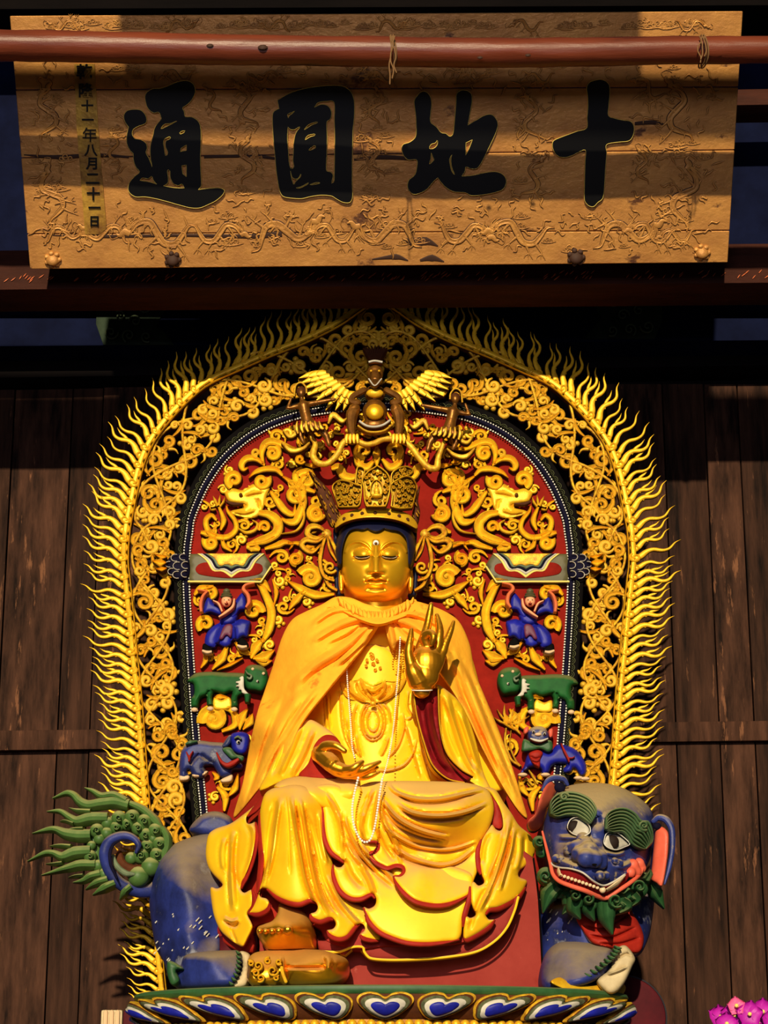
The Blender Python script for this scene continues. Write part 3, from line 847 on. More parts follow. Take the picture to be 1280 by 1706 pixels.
# bands that frame it
def band(name, off, w, h, mats, prof=PROF, step=8, src=None):
    c = resample(inner if src is None else src, step); c = c + normals(c) * off
    return G().add(*ribbon_px([tuple(q) for q in c], w, YM, h, prof, n=0)).make(name, mats, mand)
band('navy_band', 6, 3.6, .012, ['navy', 'navy'])
band('border_ground', 19, 7.5, .006, ['black_paint', 'black_paint'])
r = band('outer_rib', 0, 5.5, .03, ['leaf_gold', 'bole'], src=outer)
band('rib_edge', -8.0, 1.5, .036, ['leaf_gold', 'bole'], src=outer)
for off in (1.2, 11.2):
    c = resample(inner, 4.6); c = c + normals(c) * off
    g = G()
    for q in c: g.add(*ball_geo(at(q[0], q[1], YM - .01), 1.75 * mpp(YM), 6, 4))
    o = g.make('pearl_string', ['pearl'], mand); o['kind'] = 'stuff'
def local_mesh(name, geos, mats):
    """shared mesh from flat carved bands in local units (x, towards viewer, z)"""
    v, f, m_ = [], [], []; n = 0
    for a, b, c in geos:
        a = np.array(a, float); a[:, 1] *= -1
        v.append(a); f += [[i + n for i in q] for q in b]; m_ += c; n += len(a)
    me = bpy.data.meshes.new(name); me.from_pydata(np.concatenate(v).tolist(), [], f)
    for q in mats: me.materials.append(M[q])
    me.polygons.foreach_set('material_index', np.array(m_, dtype=np.int32))
    me.polygons.foreach_set('use_smooth', [True] * len(f)); me.update(); me.set_sharp_from_angle(angle=math.radians(48))
    return me
def bulb(c, r, h=.35, n=9):
    v, f = ball_geo((c[0], 0, c[1]), r, n, 6, (1, h / r, 1)); return v, f, [0] * len(f)
# scallops
a = np.linspace(math.pi, 0, 9)
sc_me = local_mesh('scallop_mesh', [ribbon2(np.stack([np.cos(a), np.sin(a)], 1), .14, .3, base=.05), ribbon2(np.stack([.5 * np.cos(a), .5 * np.sin(a)], 1), .12, .25, base=.05), bulb((0, 0), .14, .3, 6)], ['scallop', 'black_paint'])
c = resample(inner, 11.5); nn = normals(c); c = c + nn * 14.5
for q, d in zip(c, nn):
    inst(sc_me, 'scallop', mand, at(q[0], q[1], YM - .017), (0, math.atan2(d[0], -d[1]), 0), (6.0 * mpp(YM), .03, 6.0 * mpp(YM)))
# flames: wavy tongue with a side tine and a curl at its root
fl = catmull([(-.06, 0), (.1, .02), (.25, .12), (.4, .14), (.57, .05), (.72, .06), (.87, .2), (1.0, .25)], 4)
ft = catmull([(.34, .1), (.5, .17), (.64, .19), (.76, .25)], 4)
tt = np.linspace(0, 1, len(fl))
geos = [ribbon2(fl, np.interp(tt, [0, .15, .4, .7, 1], [.115, .095, .066, .042, .004]), np.interp(tt, [0, .6, 1], [.06, .05, .012]), PROF, .015),
        ribbon2(ft, np.interp(np.linspace(0, 1, len(ft)), [0, .5, 1], [.05, .04, .006]), .035, PROF, .012),
        ribbon2(spiral((.0, .0), .13, .035, 2.0, 1.3, 14), .034, .095, PROF, .015)]
fl_me = local_mesh('flame_mesh', geos, ['leaf_gold', 'bole'])
fl_me2 = local_mesh('flame_mesh_b', [(g_[0] * np.array([1, 1, .8]), g_[1], g_[2]) for g_ in geos[:1]] + geos[2:], ['leaf_gold', 'bole'])
c = resample(outL, 15.6); nn = normals(c)
k = 0
for q, d in zip(c[1:-1], nn[1:-1]):
    for s in (0, 1):
        x = q[0] if s == 0 else 2 * AX - q[0]
        ang = math.atan2(-d[1], -d[0])                 # above the level, measured on the left side
        ang = ang + math.radians(16) * (1 - max(0, (ang - 1.1)) / .5) if ang < 1.6 else ang
        ang = min(ang, math.radians(88)) + rng.normal(0, .04)
        Lp = (80 if q[1] > 640 else 72) * rng.uniform(.86, 1.1)
        if q[1] > 1380: Lp *= .8
        L = Lp * mpp(YM)
        me = fl_me if rng.random() < .7 else fl_me2
        # the tongue points along +x with its hook towards +z
        if s == 0: rot = (0, math.pi + ang, 0); scl = (L, L * .9, -L * .85)
        else: rot = (0, -ang, 0); scl = (L, L * .9, L * .85)
        o = inst(me, 'flame', mand, at(x + (-4 * math.cos(ang) if s == 0 else 4 * math.cos(ang)), q[1] - 4 * math.sin(ang), YM - .02 + .012 * (k % 2)), rot, scl)
    k += 1
# openwork scrolls of the broad band
def scroll_variant(kind):
    G_ = []
    if kind == 0:      # C scroll with a leaf tail
        s = spiral((0, 0), 1.0, .3, .6, 1.2, 20)
        s = np.vstack([catmull([(1.55, -.75), (1.35, .0), tuple(s[0] + (.06, .12))], 4)[:-1], s])
        w = np.interp(np.linspace(0, 1, len(s)), [0, .3, .75, 1], [.12, .36, .33, .24])
        G_ += [ribbon2(s, w, .34, PROF_G, .12), bulb(s[-1], .3, .42)]
        l = catmull([(-.9, .2), (-1.3, .6), (-1.25, 1.1)], 4); G_.append(ribbon2(l, np.linspace(.3, .04, len(l)), .28, PROF, .12))
    elif kind == 1:    # S scroll
        a_ = spiral((-.55, .5), .62, .2, -.5, -1.15, 15); b_ = spiral((.55, -.5), .62, .2, math.pi - .5, -1.15, 15)
        s = np.vstack([a_[::-1], catmull([tuple(a_[0]), (0, 0), tuple(b_[0])], 3)[1:-1], b_])
        G_ += [ribbon2(s, np.interp(np.linspace(0, 1, len(s)), [0, .5, 1], [.2, .33, .2]), .32, PROF_G, .12), bulb(a_[-1], .24, .4), bulb(b_[-1], .24, .4)]
        l = catmull([(.2, .2), (.7, .6), (.75, 1.15)], 4); G_.append(ribbon2(l, np.linspace(.24, .05, len(l)), .26, PROF, .12))
    elif kind == 2:    # curled bud with three lobes
        s = spiral((0, 0), .85, .2, -2.4, -1.3, 20)
        G_ += [ribbon2(s, np.interp(np.linspace(0, 1, len(s)), [0, .3, 1], [.14, .4, .2]), .34, PROF, .12), bulb((0, 0), .28, .45)]
        for t_ in (.4, 1.2, 2.0):
            G_.append(bulb((1.02 * math.cos(t_), 1.02 * math.sin(t_)), .34, .34))
    else:              # double leaf on a stem
        l = catmull([(-1.3, -.9), (-.6, -.5), (0, .1), (.2, .9)], 5); G_.append(ribbon2(l, np.interp(np.linspace(0, 1, len(l)), [0, .6, 1], [.14, .3, .08]), .3, PROF_G, .12))
        s = spiral((.62, -.05), .6, .2, 2.6, -1.1, 16); G_ += [ribbon2(s, np.interp(np.linspace(0, 1, len(s)), [0, .4, 1], [.12, .34, .2]), .32, PROF, .12), bulb(s[-1], .25, .42)]
        s = spiral((-.75, .35), .5, .18, -.4, 1.1, 16); G_ += [ribbon2(s, np.interp(np.linspace(0, 1, len(s)), [0, .4, 1], [.12, .3, .18]), .32, PROF, .12), bulb(s[-1], .22, .42)]
    return G_
sc = [local_mesh('scroll_mesh', scroll_variant(k), ['carved_gold', 'bole']) for k in range(4)]
inO = resample(inL, 6); inO = inO + normals(inO) * 30
poly = np.vstack([resample(outL, 6) - normals(resample(outL, 6)) * 14, inO[::-1]])
lo, hi = poly.min(0), poly.max(0)
cand = np.stack([rng.uniform(lo[0], hi[0], 9000), rng.uniform(lo[1], hi[1], 9000)], 1)
cand = cand[inside(cand, poly) & (cand[:, 0] < AX - 6) & (cand[:, 1] < 1560)]
dpoly = seg_dist(cand, np.vstack([poly, poly[:1]]))[0]
cand = cand[dpoly > 7]
pts = [cand[0]]
for q in cand:
    if min(np.hypot(*(q - p)) for p in pts) > 20.8: pts.append(q)
print('SCROLLS', 2 * len(pts))
for i, q in enumerate(pts):
    kind = int(rng.integers(0, 4)); th = rng.uniform(0, 6.28); s_ = rng.uniform(14, 17.5) * (1 if kind in (0, 2) else 1.08) * mpp(YM); fl_ = rng.choice((-1, 1))
    for sd in (0, 1):
        x = q[0] if sd == 0 else 2 * AX - q[0]
        m_ = 1 if sd == 0 else -1
        inst(sc[kind], 'scroll', mand, at(x, q[1], YM + .006 * (i % 3)), (0, th * m_, 0), (s_ * fl_ * m_, s_ * 1.1, s_))
# two winding vines that tie the scrolls together on each side
for off, ph in ((28, 0), (34, 2.2), (40, 4.2)):
    c = resample(inL, 7); nn = normals(c)
    wide = np.interp(c[:, 1], [680, 760, 900, 1400], [120, 105, 80, 76])
    t = np.arange(len(c)) * 7.0
    cc = c + nn * (30 + wide * (.45 + .38 * np.sin(t / 34 + ph)))[:, None]
    cc = cc[(cc[:, 0] < AX + 2) & (cc[:, 1] < 1600)]
    for sd in (0, 1):
        G().add(*ribbon_px([tuple(q) for q in (cc if sd == 0 else mirror(cc.tolist(), AX))], 2.8, YM + .012, .022, n=0)).make('vine', ['carved_gold', 'bole'], mand)

# ------------------------------------------------------------ gilded vines and dragons on the red panel
YV = YM + .018
VP = []
def vine(strokes, two=True, name='vine_scroll', h=.032, mats=('leaf_gold', 'bole'), Y=YV):
    """strokes of one piece: (points, widths) or ('s', centre, r0, r1, a0, turns, widths)"""
    for sd in ((0, 1) if two else (0,)):
        for s in strokes:
            g = G()
            if s[0] == 's':
                p = [tuple(q) for q in spiral(*s[1:6])]; w = s[6]; n = 0
                e = p[-1]
            else:
                p, w = s[0], s[1]; n = 5
            if sd: p = mirror(p, AX)
            VP.extend([tuple(q_[:2]) for q_ in (catmull(p, 3) if n else p)])
            w = [1.4 * x_ for x_ in w]
            if s[0] != 's': w = [w[0] * .6] + w[1:-1] + [w[-1] * .5]
            g.add(*ribbon_px(p, w, Y, h, PROF_G if max(np.atleast_1d(w)) > 4 else PROF, n=n))
            if s[0] == 's':
                ex = p[-1]; g.add(*ball_geo(at(ex[0], ex[1], Y - h * .5), max(1.5, w[-1] * 1.15) * mpp(YM), 8, 6))
            g.make(name, list(mats), mand)
E = K(320, 730, 4.923); e = 4.923
def ES(c, r0, r1, a0, tr, w): 
    q = E(c)[0]; return ('s', q, r0 / e, r1 / e, a0, tr, [x / e for x in w])
def EL(w, *p): return (E(*p), [x / e for x in w])
vine([EL([10, 22, 28, 26, 20], (985, 85), (850, 110), (770, 85), (700, 52), (630, 48), (590, 85), (575, 150), (590, 225)), ES((665, 140), 68, 18, -2.4, 1.25, [24, 22, 16])])
vine([EL([18, 26, 24, 14], (600, 240), (530, 190), (455, 185), (412, 230), (425, 275), (465, 262)), ES((528, 138), 34, 12, 1.2, 1.2, [14, 12])])
vine([EL([20, 24, 20, 8], (745, 325), (690, 275), (600, 272), (520, 300), (470, 345)), ES((575, 370), 62, 20, -.6, 1.15, [26, 22, 16])])
vine([ES((845, 475), 88, 22, -2.2, 1.35, [30, 28, 24, 18]), EL([24, 28, 22, 10], (650, 455), (710, 540), (770, 615), (835, 640), (850, 560))])
vine([EL([14, 22, 28, 30, 26, 12], (745, 330), (810, 375), (890, 440), (915, 530), (890, 620), (850, 700), (780, 700), (735, 670)), EL([10, 13, 8], (915, 560), (920, 680), (860, 775), (735, 803))])
vine([ES((350, 355), 68, 18, 1.9, 1.2, [26, 24, 16])])
# dragon head
for sd in (0, 1):
    mm = (lambda p: p) if sd == 0 else (lambda p: mirror(p, AX))
    d = relief('dragon_head', mm(E((270, 440), (330, 410), (420, 425), (500, 375), (570, 395), (640, 400), (615, 480), (595, 560), (555, 635), (480, 662), (380, 645), (300, 620), (330, 592), (420, 570), (440, 545), (370, 535), (300, 520), (275, 480))), YV - .035, ['leaf_gold', 'bole'], mand, step=4, edge=5, drop=.025, thick=.04, back=False,
           folds=[(mm(E((430, 470), (500, 450), (580, 440))), 2, .008), (mm(E((520, 500), (550, 520), (560, 580))), 2, -.008), (mm(E((340, 600), (430, 615), (520, 590))), 2, .008)])
    x, y = mm(E((400, 465)))[0]; make('dragon_eye', *ball_geo(at(x, y, YV - .045), 3.6 * mpp(YM), 8, 6), 'dark_gold', d)
    G().add(*ribbon_px(mm(E((285, 525), (340, 545), (420, 545))), [2, 3, 1.5], YV - .04, .008)).make('mouth', ['bole', 'bole'], d)
vine([EL([34, 36, 36, 34, 30], (550, 630), (640, 645), (705, 705), (700, 785), (630, 835), (540, 865), (470, 890)), EL([8, 10, 6], (500, 880), (600, 860), (680, 820))], name='dragon_body')
vine([ES((600, 745), 50, 14, 2.6, 1.2, [16, 16, 12]), EL([10, 14, 12, 10], (380, 755), (450, 790), (520, 770), (540, 720), (500, 690))])
vine([EL([18, 20, 22, 22, 20, 16, 12], (205, 690), (165, 650), (120, 690), (135, 770), (210, 825), (300, 825), (365, 765), (355, 690), (300, 620), (285, 570)), EL([16, 22, 20], (225, 580), (265, 690), (240, 770)), EL([16, 12, 4], (215, 575), (195, 530), (178, 495)), EL([14, 10, 4], (225, 570), (230, 525), (235, 488)), EL([14, 10, 4], (235, 580), (262, 540), (272, 505)), EL([12, 9, 3], (200, 600), (175, 605), (150, 608))], name='dragon_claw')
vine([ES((160, 870), 58, 16, -2.6, -1.1, [24, 22, 16]), EL([22, 26, 20], (75, 790), (130, 800), (200, 820)), EL([18, 20, 14], (250, 840), (270, 900), (330, 945))])
vine([EL([34, 40, 30], (450, 900), (500, 905), (560, 930)), EL([20, 26, 14, 8], (600, 925), (700, 895), (765, 870), (825, 890), (800, 935)), ES((850, 1000), 56, 16, -1.2, 1.15, [18, 18, 12])])
vine([ES((940, 355), 74, 20, 3.6, 1.15, [28, 26, 18]), EL([12, 26, 24, 26], (905, 255), (850, 310), (875, 395), (945, 435), (1010, 460)), ES((890, 190), 40, 12, .4, 1.1, [16, 14]), EL([12, 20, 6], (930, 235), (1000, 245), (1055, 250))])
vine([ES((1020, 640), 70, 18, -1.2, -1.2, [26, 24, 16]), EL([8, 18, 22], (860, 890), (950, 905), (1050, 880))])
vine([EL([20, 26, 18], (940, 790), (1000, 770), (1060, 740)), EL([16, 24, 18], (915, 860), (1000, 840), (1070, 850))])
H2 = K(480, 740, 4.267)
def HL(w, *p): return (H2(*p), [x / 4.267 for x in w])
def HS(c, r0, r1, a0, tr, w):
    q = H2(c)[0]; return ('s', q, r0 / 4.267, r1 / 4.267, a0, tr, [x / 4.267 for x in w])
vine([HS((160, 960), 80, 20, -2.8, 1.2, [28, 26, 18]), HL([10, 26, 28, 20], (0, 985), (90, 1040), (200, 1085), (330, 1080)), HL([20, 26, 12], (120, 1060), (60, 1120), (10, 1190))])
vine([HS((60, 830), 44, 12, 1.5, 1.2, [16, 12]), HL([12, 18, 14], (0, 720), (80, 720), (180, 760), (240, 800))])
vine([HS((200, 500), 56, 14, .2, 1.2, [20, 18, 14]), HL([14, 22, 16], (100, 450), (60, 350), (110, 260), (180, 200))])
# flame cluster above the crown
vine([HL([10, 22, 26, 18], (470, 90), (500, 150), (560, 180), (620, 120)), HS((540, 60), 66, 20, 1.5, 1.0, [22, 22, 16])], name='cloud_scroll')
vine([HL([24, 30, 26, 14], (310, 190), (360, 180), (400, 240), (470, 250), (520, 200))], name='cloud_scroll')
vine([HL([12, 26, 22, 16], (630, 30), (632, 90), (632, 170))], two=False, name='cloud_scroll')
# lower field beside the little figures
F = K(120, 900, 3.709); fs = 3.709
def FL(w, *p): return (F(*p), [x / fs for x in w])
def FS(c, r0, r1, a0, tr, w):
    q = F(c)[0]; return ('s', q, r0 / fs, r1 / fs, a0, tr, [x / fs for x in w])
vine([FS((860, 330), 40, 12, 2.6, -1.1, [18, 14]), FL([14, 20, 12], (760, 350), (800, 310), (880, 295))])
vine([FS((830, 525), 52, 14, 2.2, 1.2, [18, 16, 10])])
vine([FL([8, 20, 24, 24, 20], (1130, 250), (1190, 330), (1235, 450), (1220, 560), (1180, 640)), FS((1125, 445), 58, 16, .2, -1.2, [20, 18, 12])])
vine([FL([10, 24, 12], (1010, 640), (1060, 690), (1110, 720)), FL([12, 30, 10], (1110, 740), (1140, 670), (1190, 620)), FL([12, 32, 8], (1120, 740), (1190, 730), (1255, 690)), FL([10, 24, 8], (1140, 750), (1190, 765), (1240, 755))], name='lotus_flower')
vine([FL([18, 24, 12], (960, 670), (930, 740), (870, 810)), FL([10, 16, 10], (820, 690), (830, 750), (800, 800)), FL([8, 12, 6], (1060, 740), (980, 780), (900, 815))], name='lotus_stem')
vine([FS((880, 1115), 76, 20, 2.8, 1.15, [32, 30, 22]), FL([18, 22, 20], (930, 1040), (1000, 1070), (1010, 1150), (930, 1190))])
vine([FL([8, 28, 8], (1040, 1180), (1050, 1110), (1090, 1050)), FL([8, 26, 6], (1060, 1180), (1100, 1130), (1120, 1080)), FL([8, 18, 8], (880, 990), (920, 975), (975, 985))], name='lotus_flower')
vine([FL([14, 22, 16], (900, 1530), (950, 1590), (945, 1680)), FL([8, 18, 8], (880, 1490), (900, 1470), (870, 1440)), FL([6, 20, 8], (960, 1600), (1010, 1540), (1030, 1450))], name='lotus_stem')
vine([FL([8, 22, 10], (1100, 260), (1180, 270), (1230, 330)), FL([6, 14, 6], (1240, 250), (1265, 330), (1250, 420))])

# small curls that fill the ground between them
fill_me = [local_mesh('curl_mesh', scroll_variant(k), ['leaf_gold', 'bole']) for k in range(4)]
stat = np.array([(470, 1015), (560, 990), (540, 900), (520, 780), (630, 750), (735, 780), (715, 900), (700, 990), (790, 1015), (880, 1340), (390, 1340)], float)
cand = np.stack([rng.uniform(AX - 315, AX, 6000), rng.uniform(690, 1330, 6000)], 1)
cand = cand[inside(cand, inner) & ~inside(cand, stat)]
cand = cand[seg_dist(cand, inner)[0] > 13]
for (a_, b_, c_, d_) in ((322, 912, 462, 978), (335, 968, 425, 1092), (310, 1105, 452, 1186), (298, 1218, 412, 1306)):
    cand = cand[~((cand[:, 0] > a_) & (cand[:, 0] < c_) & (cand[:, 1] > b_) & (cand[:, 1] < d_))]
vp = np.array(VP); got = []
for q in cand:
    if np.hypot(*(vp - q).T).min() > 10.5 and (not got or np.hypot(*(np.array(got) - q).T).min() > 17): got.append(q)
for i, q in enumerate(got):
    kind = int(rng.integers(0, 4)); th = rng.uniform(0, 6.28); s_ = rng.uniform(9.5, 12.5) * mpp(YM); fl_ = rng.choice((-1, 1))
    for sd in (0, 1):
        m_ = 1 if sd == 0 else -1
        inst(fill_me[kind], 'leaf_curl', mand, at(q[0] if sd == 0 else 2 * AX - q[0], q[1], YV - .004), (0, th * m_, 0), (s_ * fl_ * m_, s_ * 1.2, s_))
print('CURLS', 2 * len(got))
# ------------------------------------------------------------ throne bar with bud ends
for sd in (0, 1):
    mm = (lambda p: p) if sd == 0 else (lambda p: mirror(p, AX))
    bar = relief('throne_bar', mm(F((725, 85, 1), (1185, 78, 1), (1232, 150, 1), (1168, 258, 1), (722, 258, 1))), YM - .02, 'olive', mand, step=8, edge=3, drop=.01, thick=.05)
    g = G().add(*ribbon_px(mm(F((718, 262), (950, 262), (1168, 264), (1232, 168))), 2.0, YM - .02, .012, n=0)); g.make('gilt_moulding', ['rim_yellow', 'olive'], bar)
    relief('red_inlay', mm(F((762, 180), (790, 145), (850, 140), (980, 215), (1110, 145), (1170, 150), (1178, 190), (1140, 215), (980, 235), (790, 212))), YM - .026, ['red_panel', 'rim_yellow'], bar, step=6, edge=2, drop=.004, thick=.012, back=False)
    for w_, m_, up in ((0, 'rim_yellow', .0), (1, 'white_paint', .005), (2, 'navy', .01), (3, 'grey_green', .015), (4, 'carved_gold', .02)):
        k_ = w_ * 13
        p = F((775 + k_ * 1.2, 82, 1), (830 + k_, 128 - k_ * .3), (870 + k_ * .8, 190 - k_ * .6), (930 + k_ * .4, 195 - k_ * .9), (985, 232 - k_ * 1.4, 1), (1040 - k_ * .4, 195 - k_ * .9), (1100 - k_ * .8, 190 - k_ * .6), (1140 - k_, 128 - k_ * .3), (1190 - k_ * 1.2, 82, 1))
        relief('cloud_pendant' , mm(p), YM - .03 - up, m_, bar, step=6, edge=2, drop=.004, thick=.012, back=False)
    bud = relief('lotus_bud', mm(F((735, 160), (728, 220), (690, 256), (630, 245), (585, 195), (575, 150), (600, 100), (660, 78), (715, 95))), YM - .05, ['navy', 'grey_green'], mand, step=4, edge=14, drop=.05, thick=.05, back=False)
    g = G()
    for cx, cy, r in ((600, 150, 18), (640, 110, 22), (690, 105, 20), (618, 195, 20), (655, 160, 24), (705, 155, 22), (650, 215, 22), (700, 210, 20)):
        p = [(cx + r * 1.25 * math.cos(q), cy + r * math.sin(q)) for q in np.linspace(1.2, 2 * math.pi - 1.2, 9)]
        g.add(*ribbon_px(mm(F(*p)), .7, YM - .052, .006, n=0, base=.002))
    o = g.make('scale_line', ['white_paint', 'white_paint'], bud); o['kind'] = 'stuff'
    vine([FL([3, 24, 10], (500, 140), (550, 150), (585, 150)), FL([3, 14, 8], (520, 190), (560, 190), (590, 185)), FL([3, 14, 8], (515, 100), (560, 115), (590, 115))] if sd == 0 else [(mirror(q[0]), q[1]) for q in [FL([3, 24, 10], (500, 140), (550, 150), (585, 150)), FL([3, 14, 8], (520, 190), (560, 190), (590, 185)), FL([3, 14, 8], (515, 100), (560, 115), (590, 115))]], two=False, name='bud_tip', Y=YM - .045)

# ------------------------------------------------------------ little painted figures
YF = YM - .02
B = K(310, 960, 9.846)
for sd in (0, 1):
    mm = (lambda p: p) if sd == 0 else (lambda p: mirror(p, 630.5))
    bx, by = mm(B((640, 1180)))[0]
    boy = relief('acolyte', mm(B((548, 700), (590, 610), (700, 590), (790, 560), (850, 640), (830, 720), (900, 700), (1000, 720), (1060, 750), (1040, 880), (1010, 1000), (930, 990), (830, 1060), (760, 1060), (735, 1130), (640, 1170), (560, 1140), (510, 1120), (480, 1180), (330, 1150), (305, 1060), (340, 930), (440, 820), (550, 760))), YF - .03, 'blue_paint', mand, label='boy in blue robe with raised arms', step=3.5, edge=7, drop=.04, thick=.05, back=False,
             folds=[(mm(B((560, 780), (680, 810), (830, 750))), 3, -.014, 'c'), (mm(B((600, 820), (560, 960), (500, 1110))), 3, .012), (mm(B((760, 820), (780, 930), (790, 1050))), 3, .012)])
    relief('sleeve', mm(B((600, 600), (560, 640), (400, 590), (285, 620), (285, 520), (310, 420), (350, 340), (420, 380), (440, 430), (540, 480))), YF - .035, 'blue_paint', boy, step=3, edge=5, drop=.03, thick=.04, back=False)
    relief('sleeve', mm(B((700, 640), (770, 480), (810, 400), (920, 270), (975, 340), (990, 450), (970, 540), (880, 560), (830, 640), (760, 700))), YF - .035, 'blue_paint', boy, step=3, edge=5, drop=.03, thick=.04, back=False)
    g = G()
    g.add(*ribbon_px(mm(B((260, 610), (250, 480), (290, 350), (370, 270))), [3, 4, 3.5, 2.5], YF - .03, .03)); g.add(*ribbon_px(mm(B((360, 280), (290, 265), (200, 250))), [2.2, 2.6, 2], YF - .03, .03))
    g.make('arm', ['orange_trim', 'orange_trim'], boy)
    g = G(); g.add(*ribbon_px(mm(B((990, 540), (1040, 450), (1020, 330), (950, 240), (990, 170), (1130, 140))), [2.5, 4, 4, 4, 3, 2], YF - .03, .03)); g.make('arm', ['orange_trim', 'orange_trim'], boy)
    G().add(*ribbon_px(mm(B((545, 690), (650, 620), (770, 520), (800, 390))), [2, 3, 3, 2], YF - .055, .02)).add(*ribbon_px(mm(B((450, 420), (540, 470), (600, 600))), [1.5, 2.5, 2], YF - .055, .02)).make('collar', ['skin_paint', 'orange_trim'], boy)
    hx, hy = mm(B((665, 410)))[0]; hc = at(hx, hy, YF - .06)
    head = make('head', *ball_geo(hc, 9.6 * mpp(YM), 14, 10, (.95, .9, 1.1)), 'skin_paint', boy)
    for dx in (-3.2, 3.6):
        make('eye', *ball_geo(at(hx + dx, hy - 2.2, YF - .086), .95 * mpp(YM), 8, 5, (1.6, .6, .7)), 'black_paint', head)
    make('nose', *ball_geo(at(hx + .2, hy + .8, YF - .09), 1.3 * mpp(YM), 8, 5, (.8, 1, 1.3)), 'orange_trim', head)
    G().add(*ribbon_px([(hx - 2.6, hy + 4), (hx, hy + 5.2), (hx + 2.8, hy + 4)], .6, YF - .085, .004)).make('mouth', ['red_lining', 'red_lining'], head)
    hat = G(); zc = at(hx, hy - 9, YF - .06)
    for r_, dz, hh in ((11, -.006, .35), (9, .008, .4), (6.4, .026, .8)):
        hat.add(*ball_geo(zc + np.array([0, 0, dz]), r_ * mpp(YM), 14, 8, (1, .85, hh)))
    hat.make('hat', ['olive'], boy)
    relief('sash', mm(B((630, 810), (760, 800), (740, 1000), (660, 960), (600, 1030), (540, 1020))), YF - .052, 'violet_trim', boy, step=4, edge=3, drop=.008, thick=.02, back=False)
    for p in (((265, 1195), (300, 1100), (440, 1200), (430, 1280), (300, 1290)), ((840, 1110), (870, 1040), (930, 1010), (1020, 1100), (1020, 1180), (900, 1170))):
        s = relief('shoe', mm(B(*p)), YF - .035, ['black_paint', 'tan_foot'], boy, step=3, edge=4, drop=.025, thick=.03, back=False)
        q = mm(B((p[0][0] + 10, p[0][1] + 45), (p[0][0] + 90, p[0][1] + 70), (p[0][0] + 165, p[0][1] + 60)))
        G().add(*ribbon_px(q, [2.5, 3.4, 2.5], YF - .04, .02)).make('sole', ['tan_foot', 'tan_foot'], s)
A2 = K(300, 1100, 8.127)
for sd in (0, 1):
    dx = 0 if sd == 0 else 4
    mm = (lambda p: p) if sd == 0 else (lambda p: [(a + 14, b + 4) + tuple(r_) for a, b, *r_ in mirror(p, 631)])
    el = relief('elephant', mm(A2((100, 290), (140, 220), (230, 170), (400, 155), (600, 165), (870, 180), (900, 260), (880, 430), (850, 470), (790, 510), (790, 640, 1), (690, 640, 1), (690, 520), (700, 430), (600, 470), (480, 440), (440, 500), (460, 620, 1), (365, 620, 1), (350, 500), (280, 520), (250, 640, 1), (150, 640, 1), (150, 520), (190, 450), (180, 330))), YF - .05, ['toy_green', 'toy_green'], mand, label='small green elephant', step=3.2, edge=9, drop=.06, thick=.06, back=False,
                folds=[(mm(A2((410, 390), (520, 460), (690, 440))), 2, -.012), (mm(A2((400, 400), (350, 500), (330, 540))), 2.5, -.014)])
    hd = relief('elephant_head', mm(A2((870, 180), (900, 90), (980, 60), (1100, 75), (1180, 150), (1190, 300), (1120, 430), (1010, 420), (920, 400), (880, 330))), YF - .08, 'toy_green', el, step=3.2, edge=10, drop=.06, thick=.05, back=False)
    x, y = mm(A2((1050, 285)))[0]; make('eye', *ball_geo(at(x, y, YF - .085), 2.4 * mpp(YM), 8, 6), 'white_paint', hd); make('pupil', *ball_geo(at(x + 1.2, y, YF - .092), 1.3 * mpp(YM), 8, 6), 'black_paint', hd)
    G().add(*ribbon_px(mm(A2((890, 150), (920, 190), (970, 220), (950, 260), (910, 240))), [1, 2, 2.6, 2], YF - .085, .012)).make('ear', ['grey_green', 'toy_green'], hd)
    for q in ((985, 120), (1130, 180)):
        x, y = mm(A2(q))[0]; make('tusk_stub', *ball_geo(at(x, y, YF - .08), 2.8 * mpp(YM), 8, 6), 'tan_foot', hd)
    relief('ruff', mm(A2((860, 220), (800, 240), (820, 270), (750, 295), (800, 320), (750, 350), (800, 360), (790, 400), (830, 400), (840, 440), (930, 460), (870, 380))), YF - .07, 'white_paint', el, step=3, edge=2, drop=.006, thick=.02, back=False)
    for q in ((195, 670), (410, 655), (735, 665)):
        x, y = mm(A2(q))[0]; make('hoof', *ball_geo(at(x, y, YF - .03), 5.6 * mpp(YM), 10, 7, (1.05, .8, .72)), 'tan_foot', el)
    G().add(*ribbon_px(mm(A2((920, 480), (920, 540), (915, 590))), [6, 5, 4], YF - .04, .04)).make('trunk', ['toy_green', 'toy_green'], el)
    relief('saddle_cloth', mm(A2((460, 510), (560, 540), (670, 500), (690, 640), (470, 660))), YF - .01, ['leaf_gold', 'bole'], el, step=4, edge=3, drop=.01, thick=.03, back=False)
# blue lion on the left, walking to the right
lb = relief('small_lion', A2((40, 1190), (130, 1110), (260, 1085), (420, 1105), (600, 1120), (660, 1180), (700, 1260), (800, 1360), (850, 1400), (840, 1480), (720, 1500), (700, 1560), (560, 1590), (480, 1480), (440, 1430), (330, 1440), (360, 1520), (300, 1600), (180, 1580), (130, 1490), (100, 1500), (120, 1600), (0, 1600), (-10, 1480), (0, 1300)), YF - .055, ['lion_blue', 'lion_blue'], mand, label='small blue lion walking towards the statue', step=3.2, edge=9, drop=.06, thick=.06, back=False,
            folds=[(A2((140, 1420), (200, 1330), (270, 1260)), 2.2, -.016), (A2((270, 1270), (400, 1370), (480, 1400)), 3, -.014)])
lh = relief('lion_face', A2((690, 1010), (760, 975), (850, 970), (930, 1010), (940, 1120), (900, 1250), (820, 1280), (720, 1230), (690, 1120)), YF - .09, 'blue_paint', lb, step=3, edge=8, drop=.05, thick=.05, back=False)
